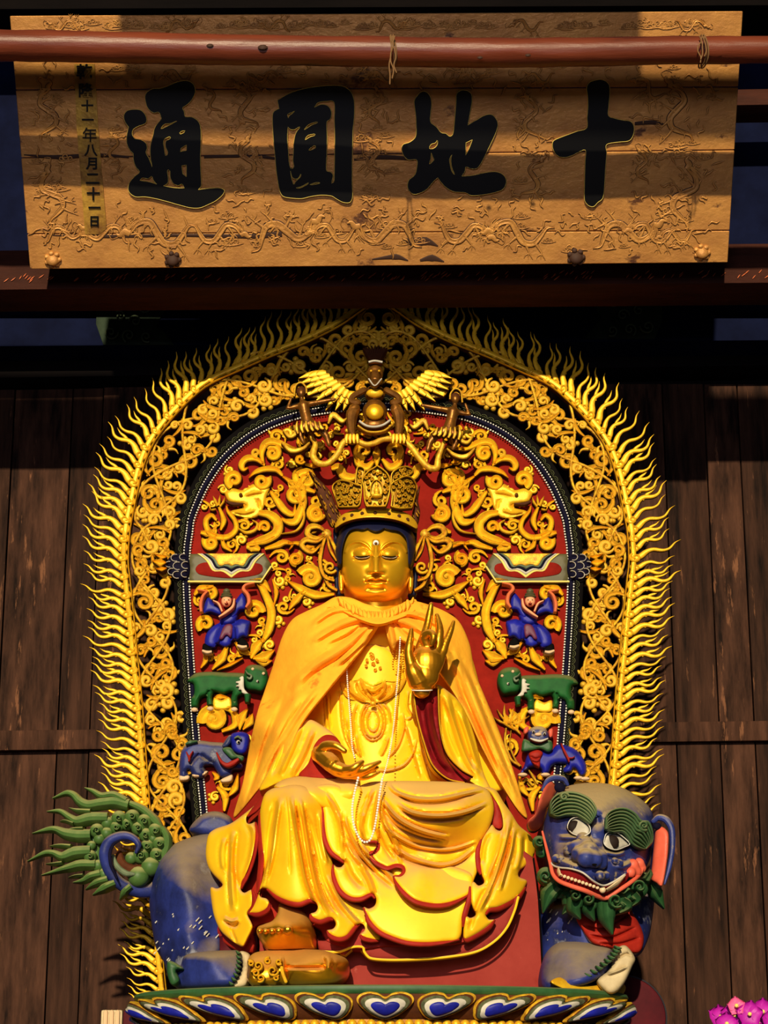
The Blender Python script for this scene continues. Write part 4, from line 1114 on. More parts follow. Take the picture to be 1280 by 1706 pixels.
x, y = A2((790, 1110))[0]; make('eye', *ball_geo(at(x, y, YF - .095), 3.6 * mpp(YM), 10, 7), 'white_paint', lh); make('pupil', *ball_geo(at(x + .6, y, YF - .106), 2 * mpp(YM), 8, 6), 'black_paint', lh)
relief('ear', A2((570, 1160), (660, 1020), (700, 1020), (690, 1120), (620, 1180)), YF - .075, 'lion_blue', lh, step=3, edge=4, drop=.02, thick=.03, back=False)
G().add(*ribbon_px(A2((740, 1070), (790, 1045), (830, 1080)), [1.5, 2.5, 1.5], YF - .095, .014)).make('brow', ['grey_green', 'navy'], lh)
relief('mane', A2((570, 1200), (680, 1180), (760, 1270), (860, 1300), (850, 1370), (760, 1330), (700, 1340), (640, 1290)), YF - .085, 'green_paint', lb, step=3, edge=4, drop=.02, thick=.03, back=False)
G().add(*ribbon_px(A2((500, 1260), (560, 1380), (640, 1430), (720, 1400), (800, 1350)), [1.5, 3, 4.5, 5, 3], YF - .085, .018)).make('ribbon', ['red_lining', 'sleeve_red'], lb)
G().add(*ribbon_px(A2((90, 1250), (130, 1340), (120, 1380)), [1, 2.5, 1], YF - .06, .014)).add(*ribbon_px(A2((180, 1240), (140, 1310), (130, 1380)), [1, 2, 1], YF - .06, .014)).make('flank_mark', ['red_lining', 'red_lining'], lb)
for p in (((0, 1560), (120, 1560), (115, 1620), (0, 1630)), ((160, 1550), (280, 1510), (380, 1500), (330, 1560), (210, 1590)), ((550, 1620), (640, 1570), (710, 1550), (700, 1640), (580, 1660))):
    relief('paw', A2(*p), YF - .05, 'tan_foot', lb, step=3, edge=4, drop=.025, thick=.04, back=False)
G().add(*ribbon_px(A2((80, 1150), (140, 1125), (240, 1110)), [2, 4, 2], YF - .05, .02)).make('tail', ['green_paint', 'green_paint'], lb)
# blue lion on the right, facing out
A3 = K(820, 1090, 7.418)
lb = relief('small_lion', A3((720, 1200), (800, 1120), (900, 1120), (1010, 1160), (1100, 1240), (1165, 1370), (1160, 1480), (1100, 1510), (1060, 1460), (1010, 1410), (980, 1460), (890, 1470), (880, 1410), (920, 1360), (760, 1370), (700, 1470), (620, 1500), (600, 1420), (480, 1400), (430, 1440), (350, 1470), (400, 1370), (450, 1210), (600, 1180)), YF - .055, 'blue_paint', mand, label='small blue lion facing out with a green ruff and red chest', step=3.2, edge=9, drop=.06, thick=.06, back=False)
lh = relief('lion_face', A3((440, 1000), (460, 930), (540, 890), (640, 900), (690, 960), (700, 1050), (640, 1110), (540, 1110), (460, 1070)), YF - .1, 'lion_head_blue', lb, step=3, edge=8, drop=.05, thick=.05, back=False)
for q in ((515, 960), (650, 985)):
    x, y = A3(q)[0]; make('eye', *ball_geo(at(x, y, YF - .105), 2.8 * mpp(YM), 8, 6), 'white_paint', lh); make('pupil', *ball_geo(at(x, y, YF - .115), 1.6 * mpp(YM), 8, 6), 'black_paint', lh)
x, y = A3((570, 990))[0]; make('nose', *ball_geo(at(x, y, YF - .105), 4.2 * mpp(YM), 8, 6, (1.4, .8, .7)), 'tan_foot', lh)
G().add(*ribbon_px(A3((470, 1050), (530, 1070), (600, 1080), (690, 1050)), [1.5, 2.6, 2.6, 1.5], YF - .1, .012)).make('jaw', ['white_paint', 'red_lining'], lh)
for p in (((400, 990), (395, 920), (450, 890), (450, 960)), ((700, 940), (750, 920), (750, 1010), (710, 1030))):
    relief('ear', A3(*p), YF - .075, 'coral', lh, step=3, edge=4, drop=.02, thick=.03, back=False)
relief('mane', A3((390, 1050), (440, 1060), (560, 1120), (690, 1060), (740, 1080), (750, 1170), (690, 1210), (600, 1170), (500, 1190), (380, 1200), (370, 1130)), YF - .085, 'green_paint', lb, step=3, edge=4, drop=.02, thick=.03, back=False)
relief('chest', A3((460, 1220), (560, 1180), (630, 1220), (600, 1300), (590, 1400), (520, 1370), (470, 1300)), YF - .085, 'red_lining', lb, step=3, edge=5, drop=.03, thick=.03, back=False, folds=[(A3((470, 1260), (540, 1290), (600, 1270)), 1.5, -.008), (A3((490, 1320), (550, 1340), (600, 1320)), 1.5, -.008)])
G().add(*ribbon_px(A3((850, 1110), (890, 1200), (940, 1300), (950, 1340)), [1, 2.2, 2.2, 1], YF - .06, .012)).add(*ribbon_px(A3((930, 1290), (990, 1290), (1020, 1270)), [1.5, 1.5, .6], YF - .06, .012)).make('flank_mark', ['red_lining', 'red_lining'], lb)
for q in ((380, 1490), (660, 1490), (1070, 1530), (1150, 1540)):
    x, y = A3(q)[0]; make('paw', *ball_geo(at(x, y, YF - .05), 6 * mpp(YM), 10, 7, (1.4, 1, .6)), 'tan_foot', lb)
# lotus flowers beside it
for p, w in ((((190, 880), (110, 780), (60, 700)), [1, 2.5, .6]), (((190, 880), (150, 760), (150, 640)), [1, 3.4, .6]), (((200, 880), (230, 780), (260, 690)), [1, 5, 1]), (((210, 880), (290, 800), (370, 690)), [1, 4, .8]), (((210, 890), (320, 860), (460, 780)), [1, 4, .8]), (((190, 890), (100, 850), (20, 800)), [1, 3, .6]), (((210, 900), (290, 940), (350, 1010)), [1, 4, 1]), (((170, 930), (160, 1100), (220, 1300), (340, 1400)), [2, 3, 3, 2]), (((230, 960), (220, 1150), (290, 1330), (360, 1400)), [1, 2, 2, 1]), (((430, 1420), (500, 1520), (560, 1620)), [1, 3, 2]), (((360, 1640), (420, 1560), (500, 1640)), [2, 4, 2])):
    G().add(*ribbon_px(A3(*p), w, YV, .03)).make('lotus_petal', ['carved_gold', 'bole'], mand)

# ------------------------------------------------------------ winged guardian at the top
Q = K(470, 560, 3.879); qs = 3.879
YG = YM - .1
gar = thing('winged_guardian', 'dark gilded bird-bodied guardian with spread golden wings perched at the top of the mandorla', 'statue', at(*Q((600, 650))[0], YG))
g = [ball_geo(at(*Q((600, 490))[0], YG), 88 / qs * mpp(YG), 18, 12, (1, .8, 1)), ball_geo(at(*Q((600, 375))[0], YG), 74 / qs * mpp(YG), 16, 10, (1, .75, .9)), ball_geo(at(*Q((600, 585))[0], YG + .01), 100 / qs * mpp(YG), 16, 10, (1, .7, .6))]
fuse('body', g, 'dark_gold', gar, .008, 3)
make('belly', *ball_geo(at(*Q((600, 490))[0], YG - .055), 62 / qs * mpp(YG), 16, 10, (1, .5, .95)), 'face_gold', gar)
make('chest', *ball_geo(at(*Q((600, 370))[0], YG - .045), 60 / qs * mpp(YG), 16, 10, (1, .5, .55)), 'leaf_gold', gar)
gh = fuse('head', [ball_geo(at(*Q((602, 240))[0], YG - .03), 58 / qs * mpp(YG), 16, 10, (1, .9, 1.1)), tube_geo([at(*Q((602, 255))[0], YG - .07), at(*Q((602, 290))[0], YG - .11), at(*Q((600, 320))[0], YG - .1)], [.03, .025, .008], 10)], 'dark_gold', gar, .006, 2)
for s in (-1, 1): make('eye', *ball_geo(at(*Q((602 + s * 26, 225))[0], YG - .085), 9 / qs * mpp(YG), 8, 6), 'leaf_gold', gh)
G().add(*ribbon_px(Q((560, 180), (600, 172), (650, 180)), 2.4, YG - .06, .02)).make('tiara', ['white_paint', 'dark_gold'], gh)
for k in range(9):
    a = (k - 4) * .21
    p = Q((602 + 30 * math.sin(a), 175), (602 + 75 * math.sin(a), 120 - 10 * math.cos(a)), (602 + 105 * math.sin(a), 75 + 25 * abs(math.sin(a))))
    G().add(*ribbon_px(p, [3, 4, .8], YG, .03)).make('crest_plume', ['bole', 'bole'], gh)
for s in (0, 1):
    mm = (lambda p: p) if s == 0 else (lambda p: mirror(p, 625.5))
    make('arm', *tube_geo(at(*np.array(mm(catmull(Q((530, 350), (460, 390), (450, 420), (490, 430)), 4).tolist())).T[:2], YG - .03), [.02] * 13, 8), 'dark_gold', gar)
    make('leg', *tube_geo(at(*np.array(mm(catmull(Q((470, 470), (450, 520), (448, 590), (455, 640)), 4).tolist())).T[:2], YG - .05), np.interp(np.linspace(0, 1, 13), [0, .3, 1], [.034, .036, .018]), 10), 'dark_gold', gar)
    for k in range(4):
        p = Q((420 + 22 * k, 640), (415 + 24 * k, 665), (418 + 24 * k, 690))
        make('talon', *tube_geo(at(*np.array(mm(p)).T[:2], YG - .07), [.009, .011, .005], 7), 'leaf_gold', gar)
    w = relief('wing', mm(Q((480, 360), (400, 345), (340, 290), (290, 240), (240, 222), (170, 245), (105, 280), (130, 330), (160, 390), (280, 400), (400, 400), (470, 400))), YG + .02, ['leaf_gold', 'bole'], gar, step=5, edge=3, drop=.012, thick=.03)
    tips = [(108, 282), (112, 318), (130, 356), (160, 398), (215, 432), (282, 490), (345, 490), (396, 490), (440, 468)]
    for k, (tx, ty) in enumerate(tips):
        a_ = k / 8; bx, by = 285 + 190 * a_, 245 + 150 * a_
        for row, fr_ in ((0, 1.0), (1, .62), (2, .34)):
            ex, ey = bx + (tx - bx) * fr_, by + (ty - by) * fr_
            bend = 10 * fr_
            p = mm(Q((bx, by), ((bx + ex) / 2 - 2, (by + ey) / 2 - bend), (ex, ey)))
            G().add(*ribbon_px(p, np.array([17, 25, 24 if row else 19, 13 if row else 2]) / qs, YG + .008 - .009 * row, .012)).make('feather', ['leaf_gold', 'bole'], w)
G().add(*ribbon_px(Q((500, 560), (545, 590), (600, 598), (655, 585), (700, 555)), 2.6, YG - .06, .022)).make('belt', ['white_paint', 'dark_gold'], gar)
G().add(*ribbon_px(Q((490, 590), (545, 625), (600, 632), (660, 622), (712, 585)), 2.2, YG - .05, .022)).make('belt', ['carved_gold', 'dark_gold'], gar)
G().add(*ribbon_px(Q((560, 285), (600, 330), (645, 285)), 1.6, YG - .09, .015)).make('necklace', ['white_paint', 'dark_gold'], gar)
# serpent gripped in the talons
sn = catmull(Q((185, 650), (215, 700), (200, 770), (235, 820), (300, 820), (360, 760), (395, 690), (450, 665), (540, 700), (600, 690), (660, 665), (760, 670), (830, 710), (890, 790), (950, 850), (1000, 850), (1010, 790), (1045, 690)), 6)
rad = np.interp(np.linspace(0, 1, len(sn)), [0, .1, .5, .9, 1], [12, 24, 20, 24, 14]) / qs * mpp(YG)
snake = make('serpent', *tube_geo(at(sn[:, 0], sn[:, 1], YG - .03 + .02 * np.cos(np.linspace(0, 9, len(sn)))), rad, 10), 'carved_gold', None, smooth=60)
tag(snake, 'long golden serpent looping under the claws of the winged guardian', 'serpent')
# two serpent maidens at its sides
for s in (0, 1):
    mm = (lambda p: p) if s == 0 else (lambda p: [(a + 3, b + 10) for a, b in mirror([q[:2] for q in p], 629)])
    def A_t(*p): 
        q = np.array(mm(Q(*p))); return at(q[:, 0], q[:, 1], YG - .06)
    na = thing('attendant', ('slim dark gilt attendant with outstretched arms at the left wing tip of the winged guardian', 'slim dark gilt attendant with outstretched arms at the right wing tip of the winged guardian')[s], 'statue', A_t((160, 640))[0])
    hdp = A_t((125, 370))[0]
    geos = [tube_geo(A_t((165, 560), (150, 500), (140, 450)), [.036, .03, .034], 12), tube_geo(A_t((140, 450), (128, 410)), [.018, .014], 8), tube_geo(A_t((170, 440), (250, 425), (340, 408)), [.018, .014, .01], 8), tube_geo(A_t((120, 450), (70, 460), (35, 470), (60, 400)), [.017, .014, .012, .008], 8), ball_geo(hdp, .026, 12, 9, (.85, .9, 1.15))]
    fuse('body', geos, 'dark_gold', na, .005, 2)
    make('hair', *ball_geo(hdp + np.array([0, .01, .012]), .032, 12, 8, (1, .9, 1)), 'bole', na)
    G().add(*ribbon_px(mm(Q((80, 400), (90, 330), (125, 310), (155, 340), (160, 380))), 1.8, YG - .05, .015)).make('halo', ['carved_gold', 'bole'], na)
    g = [tube_geo(A_t((150, 560), (190, 580), (250, 600), (290, 650), (305, 705)), [.03, .036, .028, .02, .012], 9), tube_geo(A_t((165, 570), (130, 600), (120, 650), (140, 690)), [.03, .026, .02, .012], 9)]
    fuse('leg', g, 'dark_gold', na, .006, 2)
    g = G()
    for k in range(6):
        g.add(*ribbon_px(mm(Q((100 + 28 * k, 560), (95 + 32 * k, 600), (105 + 33 * k, 640 - 6 * k))), [1.5, 3.4, 2], YG - .09, .015))
    g.make('skirt', ['carved_gold', 'bole'], na)
    g = G()
    for p, w in ((((0, 700), (60, 750), (130, 740), (180, 700)), [2, 5, 4, 2]), (((10, 620), (50, 660), (90, 640), (80, 590)), [2, 4, 4, 2]), (((300, 580), (330, 520), (390, 560), (420, 545)), [2, 6, 5, 1])):
        G().add(*ribbon_px(mm(Q(*p)), w, YG - .04, .025)).make('scarf', ['carved_gold', 'bole'], na)
# ============================================================ the seated golden statue
st = thing('seated_statue', 'large golden seated statue with tall crown, closed eyes and one raised hand', 'statue', at(640, 1657, -.4))
GD = ['robe_gold', 'red_lining']
GG = ['robe_gold', 'robe_gold']
A = K(330, 1290, 4.2667); Bq = K(600, 1280, 4.0); D = K(380, 980, 2.4615); Cc = K(520, 1080, 6.095)
# --- torso and breast
torsoY = tps([(625, 1060, -.16), (625, 1140, -.2), (620, 1220, -.24), (620, 1300, -.24), (520, 1060, .0), (740, 1060, .0), (480, 1160, .05), (790, 1160, .05), (470, 1290, .02), (840, 1300, .02), (560, 1180, -.15), (690, 1180, -.15)])
ov = lambda cx, cy, rx, ry, a0, a1, n=14: [(cx + rx * math.cos(t), cy + ry * math.sin(t)) for t in np.linspace(a0, a1, n)]
tf = []
mc = Cc((620, 740))[0]
for rx, ry in ((58, 105), (100, 165), (125, 195)):
    tf.append((ov(mc[0], mc[1], rx / 6.095, ry / 6.095, -2.2, 5.3, 20), 1.5, .012))
for p in (((130, 460), (135, 640), (150, 830)), ((165, 440), (168, 640), (185, 830)), ((290, 420), (300, 700), (340, 900), (430, 1080)), ((300, 520), (330, 800), (400, 980), (500, 1110)),
          ((450, 880), (465, 980), (500, 1110)), ((780, 900), (750, 1000), (700, 1100)), ((920, 650), (935, 800), (880, 980), (760, 1130)), ((850, 560), (850, 700), (820, 880)),
          ((1060, 920), (1030, 1060), (930, 1190), (760, 1245), (650, 1230)), ((980, 430), (970, 600), (1010, 690), (950, 730)), ((940, 760), (1000, 960), (1100, 1320)), ((1090, 1000), (1140, 1180), (1190, 1340)),
          ((460, 560), (420, 700), (430, 900)), ((720, 560), (780, 640), (800, 760)), ((350, 700), (370, 900), (440, 1060))):
    tf.append((Cc(*p), 1.9, .014))
relief('robe_body', [(500, 1050), (560, 1010), (690, 1010), (770, 1060), (810, 1180), (850, 1310), (700, 1316), (540, 1316), (470, 1300), (500, 1180)], torsoY, GG, st, folds=tf, step=3.4, edge=8, drop=.04, thick=.45)
# gathered breast cloth with scalloped upper edge
relief('breast_cloth', Cc((280, 350), (330, 342), (380, 315, 1), (440, 335), (498, 298, 1), (540, 345), (610, 378), (680, 372), (745, 318, 1), (765, 372), (830, 352), (872, 330, 1), (960, 308), (900, 430), (780, 520), (640, 560), (480, 540), (340, 490)), lambda x, y: torsoY(x, y) - .025, ['leaf_gold', 'bole'], st, step=2.2, edge=3, drop=.012, thick=.03, back=False,
       folds=[(Cc((500, 320), (520, 400), (600, 500), (640, 540)), 2, .02), (Cc((745, 330), (740, 420), (660, 520)), 2, .02), (Cc((530, 390), (620, 440), (720, 380)), 2.2, .016), (Cc((540, 440), (620, 490), (700, 440)), 2, -.014), (Cc((340, 350), (400, 450), (540, 540)), 2, .016), (Cc((860, 350), (820, 460), (700, 540)), 2, .016), (Cc((310, 420), (400, 500), (500, 545)), 1.8, -.014), (Cc((450, 350), (480, 440), (580, 530)), 2, -.016), (Cc((790, 370), (770, 450), (680, 530)), 2, -.016)])
make('sash_knot', *ball_geo(at(*Cc((620, 560))[0], -.27), 5.5 * mpp(-.27), 12, 8, (1, .8, .8)), 'leaf_gold', st)
relief('breast', Cc((330, 330), (420, 150), (500, 0), (620, -40), (760, 0), (900, 160), (940, 320), (830, 345), (745, 340), (610, 385), (500, 330), (400, 340)), lambda x, y: torsoY(x, y) - .012, GG, st, step=5, edge=3, drop=.01, thick=.03, back=False)
nk = G()
for (x, y, s) in ((608, 82, 1), (560, 120, .6), (660, 120, .6), (625, 160, .7), (640, 220, .6), (600, 60, .6), (690, 200, .5), (550, 180, .5)):
    q = Cc((x, y))[0]; sp = spiral(q, 5 * s, 1, x, 1.3, 12); nk.add(*ribbon_px([tuple(p) for p in sp], .8, -.21, .008, n=0, base=.003))
o = nk.make('breast_ornament', ['leaf_gold', 'robe_gold'], st); o['kind'] = 'stuff'
for k in range(6):
    x = 655 + 5.4 * k; n = 8 + 2 * (k % 3)
    g = G()
    for i in range(n): g.add(*ball_geo(at(x + math.sin(i + k) * .6, 1084 + 4.2 * i, -.2 + .004 * abs(k - 2)), 1.7 * mpp(-.2), 6, 5))
    g.make('tassel', ['leaf_gold'], st)['kind'] = 'stuff'
# --- sleeves
slY = tps([(690, 1150, -.42), (725, 1150, -.42), (740, 1240, -.36), (775, 1300, -.34), (700, 1200, -.42), (800, 1200, -.2), (810, 1300, -.3), (860, 1340, -.3), (860, 1250, -.05)])
relief('outer_sleeve', D((850, 395), (900, 420), (960, 480), (1010, 600), (1050, 760), (1100, 860), (1130, 930), (1060, 850), (1000, 800), (930, 760), (885, 680), (865, 560), (850, 470)), lambda x, y: slY(x, y) + .03, GG, st, step=4, edge=6, drop=.03, thick=.15,
       folds=[(D((890, 430), (930, 560), (980, 700), (1040, 790)), 5, .03), (D((950, 500), (990, 620), (1030, 760)), 4, .025), (D((875, 440), (900, 600), (960, 740)), 4, -.02)])
relief('inner_sleeve', D((760, 430), (800, 445), (858, 412), (866, 560), (895, 680), (950, 745), (1000, 772), (960, 800), (890, 775), (830, 720), (800, 620), (775, 520)), slY, ['sleeve_red', 'robe_gold'], st, step=4, edge=5, drop=.03, thick=.12,
       folds=[(D((820, 440), (830, 560), (870, 690), (930, 760)), 5, .03), (D((785, 470), (810, 600), (850, 700)), 4, -.02)])
G().add(*ribbon_px(D((762, 440), (775, 530), (805, 640), (840, 730), (900, 785), (970, 802)), 1.7, -.42, .02)).add(*ribbon_px(D((862, 410), (868, 560), (895, 675), (955, 745), (1005, 775)), 1.7, -.41, .02)).make('sleeve_hem', ['leaf_gold', 'bole'], st)
lsY = tps([(560, 1240, -.42), (520, 1230, -.38), (500, 1200, -.3), (470, 1270, -.35), (440, 1300, -.3), (545, 1215, -.36), (540, 1295, -.5), (500, 1295, -.45)])
relief('outer_sleeve', D((130, 830), (170, 740), (240, 620), (320, 540), (390, 565), (440, 605), (462, 640), (430, 612), (395, 618), (360, 655), (335, 720), (300, 765), (230, 790)), lsY, GG, st, step=4, edge=6, drop=.03, thick=.15,
       folds=[(D((300, 560), (260, 660), (210, 770)), 4, .025), (D((350, 580), (310, 680), (260, 770)), 4, .025), (D((280, 570), (230, 660), (180, 770)), 3, -.015)])
relief('inner_sleeve', D((465, 645), (440, 608), (395, 602), (355, 640), (330, 715), (290, 768), (360, 780), (445, 776), (430, 735), (385, 725), (368, 690), (376, 660), (400, 640), (430, 640)), lambda x, y: lsY(x, y) - .012, ['red_lining', 'red_lining'], st, step=4, edge=4, drop=.02, thick=.08)
# --- lap and skirts
redY = tps([(400, 1570, -.4), (480, 1540, -.5), (560, 1560, -.54), (700, 1560, -.54), (800, 1540, -.52), (860, 1480, -.3), (860, 1400, -.1), (355, 1500, -.12), (362, 1440, .0), (450, 1350, -.3), (420, 1450, -.36), (380, 1450, -.2), (600, 1340, -.4), (800, 1340, -.2)])
relief('under_skirt', [(362, 1440), (353, 1500), (364, 1560), (396, 1584), (424, 1584), (424, 1545), (470, 1538), (530, 1545), (545, 1570), (600, 1582), (640, 1578), (760, 1574), (830, 1545), (868, 1490), (862, 1400), (800, 1340), (600, 1330), (450, 1340)], redY, ['red_lining', 'red_lining'], st, step=14, edge=6, drop=.03, thick=.35)
relief('hem_cloth', A((845, 1180, 1), (960, 1170), (1100, 1170), (1250, 1170)) + Bq((220, 1120), (660, 1110), (860, 980), (1060, 840, 1), (1050, 880), (1030, 950), (980, 1060), (900, 1150), (780, 1220), (600, 1255), (400, 1272), (200, 1277), (60, 1262), (0, 1205), (-40, 1195), (-110, 1250)) + A((1000, 1262), (860, 1255, 1)), -.53, ['red_block', 'robe_gold'], st, step=9, edge=5, drop=.02, thick=.12)
c = catmull(A((860, 1258), (1000, 1262), (1100, 1228), (1170, 1228)) + Bq((30, 1225), (70, 1265), (200, 1277), (400, 1272), (600, 1255), (780, 1220), (900, 1150), (980, 1060), (1030, 950), (1055, 860)), 6)
make('piping', *tube_geo(at(c[:, 0], c[:, 1], -.55), 2.2 * mpp(-.55), 8), 'robe_gold', st)
r6Y = tps([(345, 1400, -.2), (350, 1480, -.3), (365, 1550, -.4), (400, 1570, -.52), (415, 1500, -.55), (415, 1400, -.48), (420, 1350, -.42), (470, 1310, -.5), (375, 1380, -.28), (385, 1470, -.42), (440, 1330, -.45)])
relief('side_drape', A((80, 420), (130, 385), (230, 350), (330, 280), (450, 180), (560, 85), (590, 70), (480, 165), (405, 240), (348, 300), (350, 348), (385, 348), (405, 338), (412, 420), (392, 560), (362, 660), (320, 760), (303, 812), (330, 842), (382, 820), (392, 880), (386, 940), (352, 990), (378, 1050), (388, 1090), (352, 1170), (322, 1222), (285, 1212), (235, 1180), (160, 1110), (115, 1010), (95, 900), (90, 805), (135, 812), (175, 790), (155, 758), (108, 710), (70, 650), (55, 570), (62, 480)), r6Y, GD, st, step=3.6, edge=6, drop=.03, thick=.1,
       folds=[(A((260, 400), (240, 560), (240, 760), (255, 980)), 5, .035), (A((290, 390), (265, 520), (265, 700), (310, 840)), 3.5, -.025), (A((190, 450), (170, 560), (180, 680)), 4, .015), (A((210, 440), (215, 600), (215, 720)), 2.5, -.012), (A((340, 300), (400, 420), (380, 600), (320, 760)), 5, .02), (A((180, 1020), (240, 1045), (290, 1030)), 3.5, .025), (A((200, 1045), (250, 1085), (295, 1060)), 2.5, -.02), (A((230, 1090), (250, 1150), (275, 1200)), 2.5, -.018)])
lapY = tps([(470, 1305, -.55), (520, 1294, -.5), (600, 1296, -.5), (520, 1310, -.62), (590, 1320, -.62), (580, 1350, -.55), (540, 1320, -.62)])
relief('thigh', A((540, 90), (600, 40), (720, 14), (900, 18), (1060, 22), (1150, 30), (1140, 90), (1110, 200), (1080, 280), (1000, 290), (880, 240), (780, 160), (600, 110)), lapY, ['robe_gold', 'robe_gold'], st, step=4, edge=9, drop=.06, thick=.4)
kY = tps([(470, 1310, -.58), (500, 1305, -.62), (530, 1312, -.58), (500, 1340, -.75), (440, 1400, -.56), (545, 1400, -.58), (490, 1420, -.77), (480, 1500, -.74), (425, 1500, -.6), (430, 1530, -.6), (560, 1500, -.66), (600, 1560, -.64), (550, 1560, -.7), (580, 1490, -.58), (440, 1340, -.55), (540, 1340, -.6)])
relief('knee_drape', A((470, 150), (520, 105), (600, 85), (700, 75), (790, 100), (860, 170), (900, 280), (905, 400), (920, 500), (950, 590), (970, 700), (1000, 800), (1060, 890), (1150, 930), (1200, 970), (1240, 1040), (1285, 1110), (1285, 1180), (1190, 1165), (1152, 1140), (1185, 1108), (1180, 1075), (1150, 1060), (1110, 1090), (1060, 1150), (1000, 1166), (940, 1142), (915, 1110), (960, 1098), (980, 1065), (962, 1030), (930, 1022), (870, 1042), (815, 1020), (798, 992), (835, 978), (852, 945), (832, 905), (790, 895), (720, 918), (640, 905), (560, 870), (490, 815), (455, 810), (438, 835), (445, 870), (490, 885), (508, 920), (490, 960), (430, 990), (370, 988), (358, 985), (395, 930), (430, 850), (440, 760), (455, 600), (445, 450), (440, 280)), kY, GD, st, step=3.4, edge=6, drop=.03, thick=.1,
       folds=[(A((590, 160), (560, 330), (530, 560), (470, 780)), 4, .03), (A((545, 180), (505, 400), (480, 620), (440, 800)), 3.5, -.03), (A((665, 150), (690, 330), (730, 560), (770, 760), (850, 960)), 3.5, .035), (A((725, 170), (760, 350), (800, 600), (860, 850), (930, 1000)), 3.2, .03), (A((770, 240), (830, 480), (900, 760), (990, 930), (1060, 1010)), 4, -.03), (A((700, 220), (740, 480), (790, 740)), 2.2, -.025), (A((820, 560), (890, 800), (960, 980)), 3, -.02), (A((920, 720), (1000, 900), (1100, 1020), (1200, 1120)), 4, .02), (A((625, 150), (640, 330), (650, 560), (655, 720)), 2, -.012), (A((570, 200), (535, 420), (505, 640), (475, 800)), 2, -.022), (A((690, 180), (720, 420), (760, 640), (800, 800), (880, 960)), 1.8, -.028), (A((750, 200), (790, 430), (850, 700), (920, 900), (1000, 1010)), 1.8, -.028), (A((860, 260), (880, 450), (920, 640)), 3, .02)])
l2Y = tps([(520, 1315, -.62), (540, 1380, -.64), (570, 1440, -.66), (560, 1480, -.66), (620, 1500, -.68), (640, 1550, -.7), (700, 1560, -.7), (765, 1560, -.66), (780, 1480, -.62), (600, 1400, -.62), (620, 1450, -.62), (600, 1340, -.6), (700, 1480, -.64)])
relief('middle_drape', A((790, 100), (855, 165), (885, 260), (895, 380), (912, 470), (950, 550), (1010, 598), (1038, 625), (1020, 658), (985, 658), (962, 640), (966, 700), (990, 780), (1030, 840), (1090, 878), (1160, 880), (1230, 850), (1265, 880), (1258, 930), (1215, 955), (1175, 945)) + Bq((60, 1010), (130, 1085), (230, 1132), (330, 1160), (450, 1166), (560, 1157), (662, 1137), (690, 1000), (735, 840), (740, 700), (500, 620), (300, 520), (130, 380), (60, 250), (0, 120)) + A((1080, 130), (1000, 80), (900, 70)), l2Y, GD, st, step=3.6, edge=6, drop=.03, thick=.08,
       folds=[(A((1000, 260), (1040, 420), (1100, 560), (1200, 680)), 3.5, .03), (A((1040, 300), (1080, 430), (1170, 580), (1280, 690)), 3, .03), (A((1020, 300), (1050, 450), (1130, 600)), 2.2, -.02), (A((1040, 600), (1090, 720), (1170, 810)), 4, -.03), (Bq((0, 500), (60, 580), (150, 660), (260, 780), (300, 850)), 3.5, .03), (Bq((0, 580), (100, 700), (220, 800)), 2.8, -.02), (A((900, 130), (980, 260), (1020, 420), (1030, 560)), 3.5, .025), (Bq((0, 640), (60, 740), (95, 840)), 4, .025)])
l1Y = tps([(600, 1308, -.55), (640, 1302, -.56), (720, 1300, -.54), (810, 1312, -.48), (640, 1340, -.66), (700, 1350, -.76), (770, 1350, -.74), (820, 1350, -.55), (660, 1390, -.68), (720, 1395, -.68), (780, 1392, -.62), (700, 1415, -.58), (760, 1412, -.56), (640, 1420, -.64), (800, 1430, -.55), (610, 1410, -.66), (650, 1460, -.7), (700, 1450, -.68), (720, 1500, -.72), (780, 1480, -.64)])
relief('lap_drape', Bq((-10, 130), (40, 100), (100, 88), (300, 84), (560, 88), (720, 98), (830, 130), (875, 180), (893, 260), (885, 330), (860, 395), (812, 480), (792, 560), (795, 650), (757, 755), (737, 832), (650, 880), (560, 906), (470, 906), (370, 882), (300, 832), (240, 762), (222, 715), (270, 715), (296, 690), (285, 655), (240, 645), (185, 662), (150, 650), (100, 620), (72, 572), (100, 562), (126, 530), (110, 492), (60, 490), (10, 475), (-30, 380), (-30, 230)), l1Y, GD, st, step=3.2, edge=6, drop=.03, thick=.1,
       folds=[(Bq((190, 105), (240, 160), (360, 200), (520, 205), (700, 170), (830, 140)), 3, .03), (Bq((220, 150), (340, 225), (520, 235), (720, 195)), 2.2, -.02), (Bq((245, 235), (350, 295), (520, 318), (700, 292), (850, 235)), 3, .04), (Bq((260, 275), (380, 335), (540, 350), (720, 325)), 2.4, -.025), (Bq((140, 200), (250, 330), (400, 410), (600, 463)), 3.2, .04), (Bq((130, 260), (250, 390), (400, 460), (560, 490)), 2.6, -.03),
              (Bq((125, 330), (200, 420), (320, 495), (430, 530), (600, 540), (780, 488)), 2.6, .022), (Bq((190, 500), (330, 590), (520, 645), (650, 620), (770, 530)), 3, .026), (Bq((200, 540), (340, 625), (520, 665)), 2.2, -.018), (Bq((90, 140), (40, 260), (10, 380), (30, 470)), 3, .03), (Bq((130, 150), (100, 300), (90, 420)), 3, .03), (Bq((150, 160), (150, 320), (230, 480), (280, 640)), 3.4, .03), (Bq((60, 180), (20, 320)), 2.2, -.025), (Bq((110, 400), (160, 520), (230, 620)), 3, -.025)])
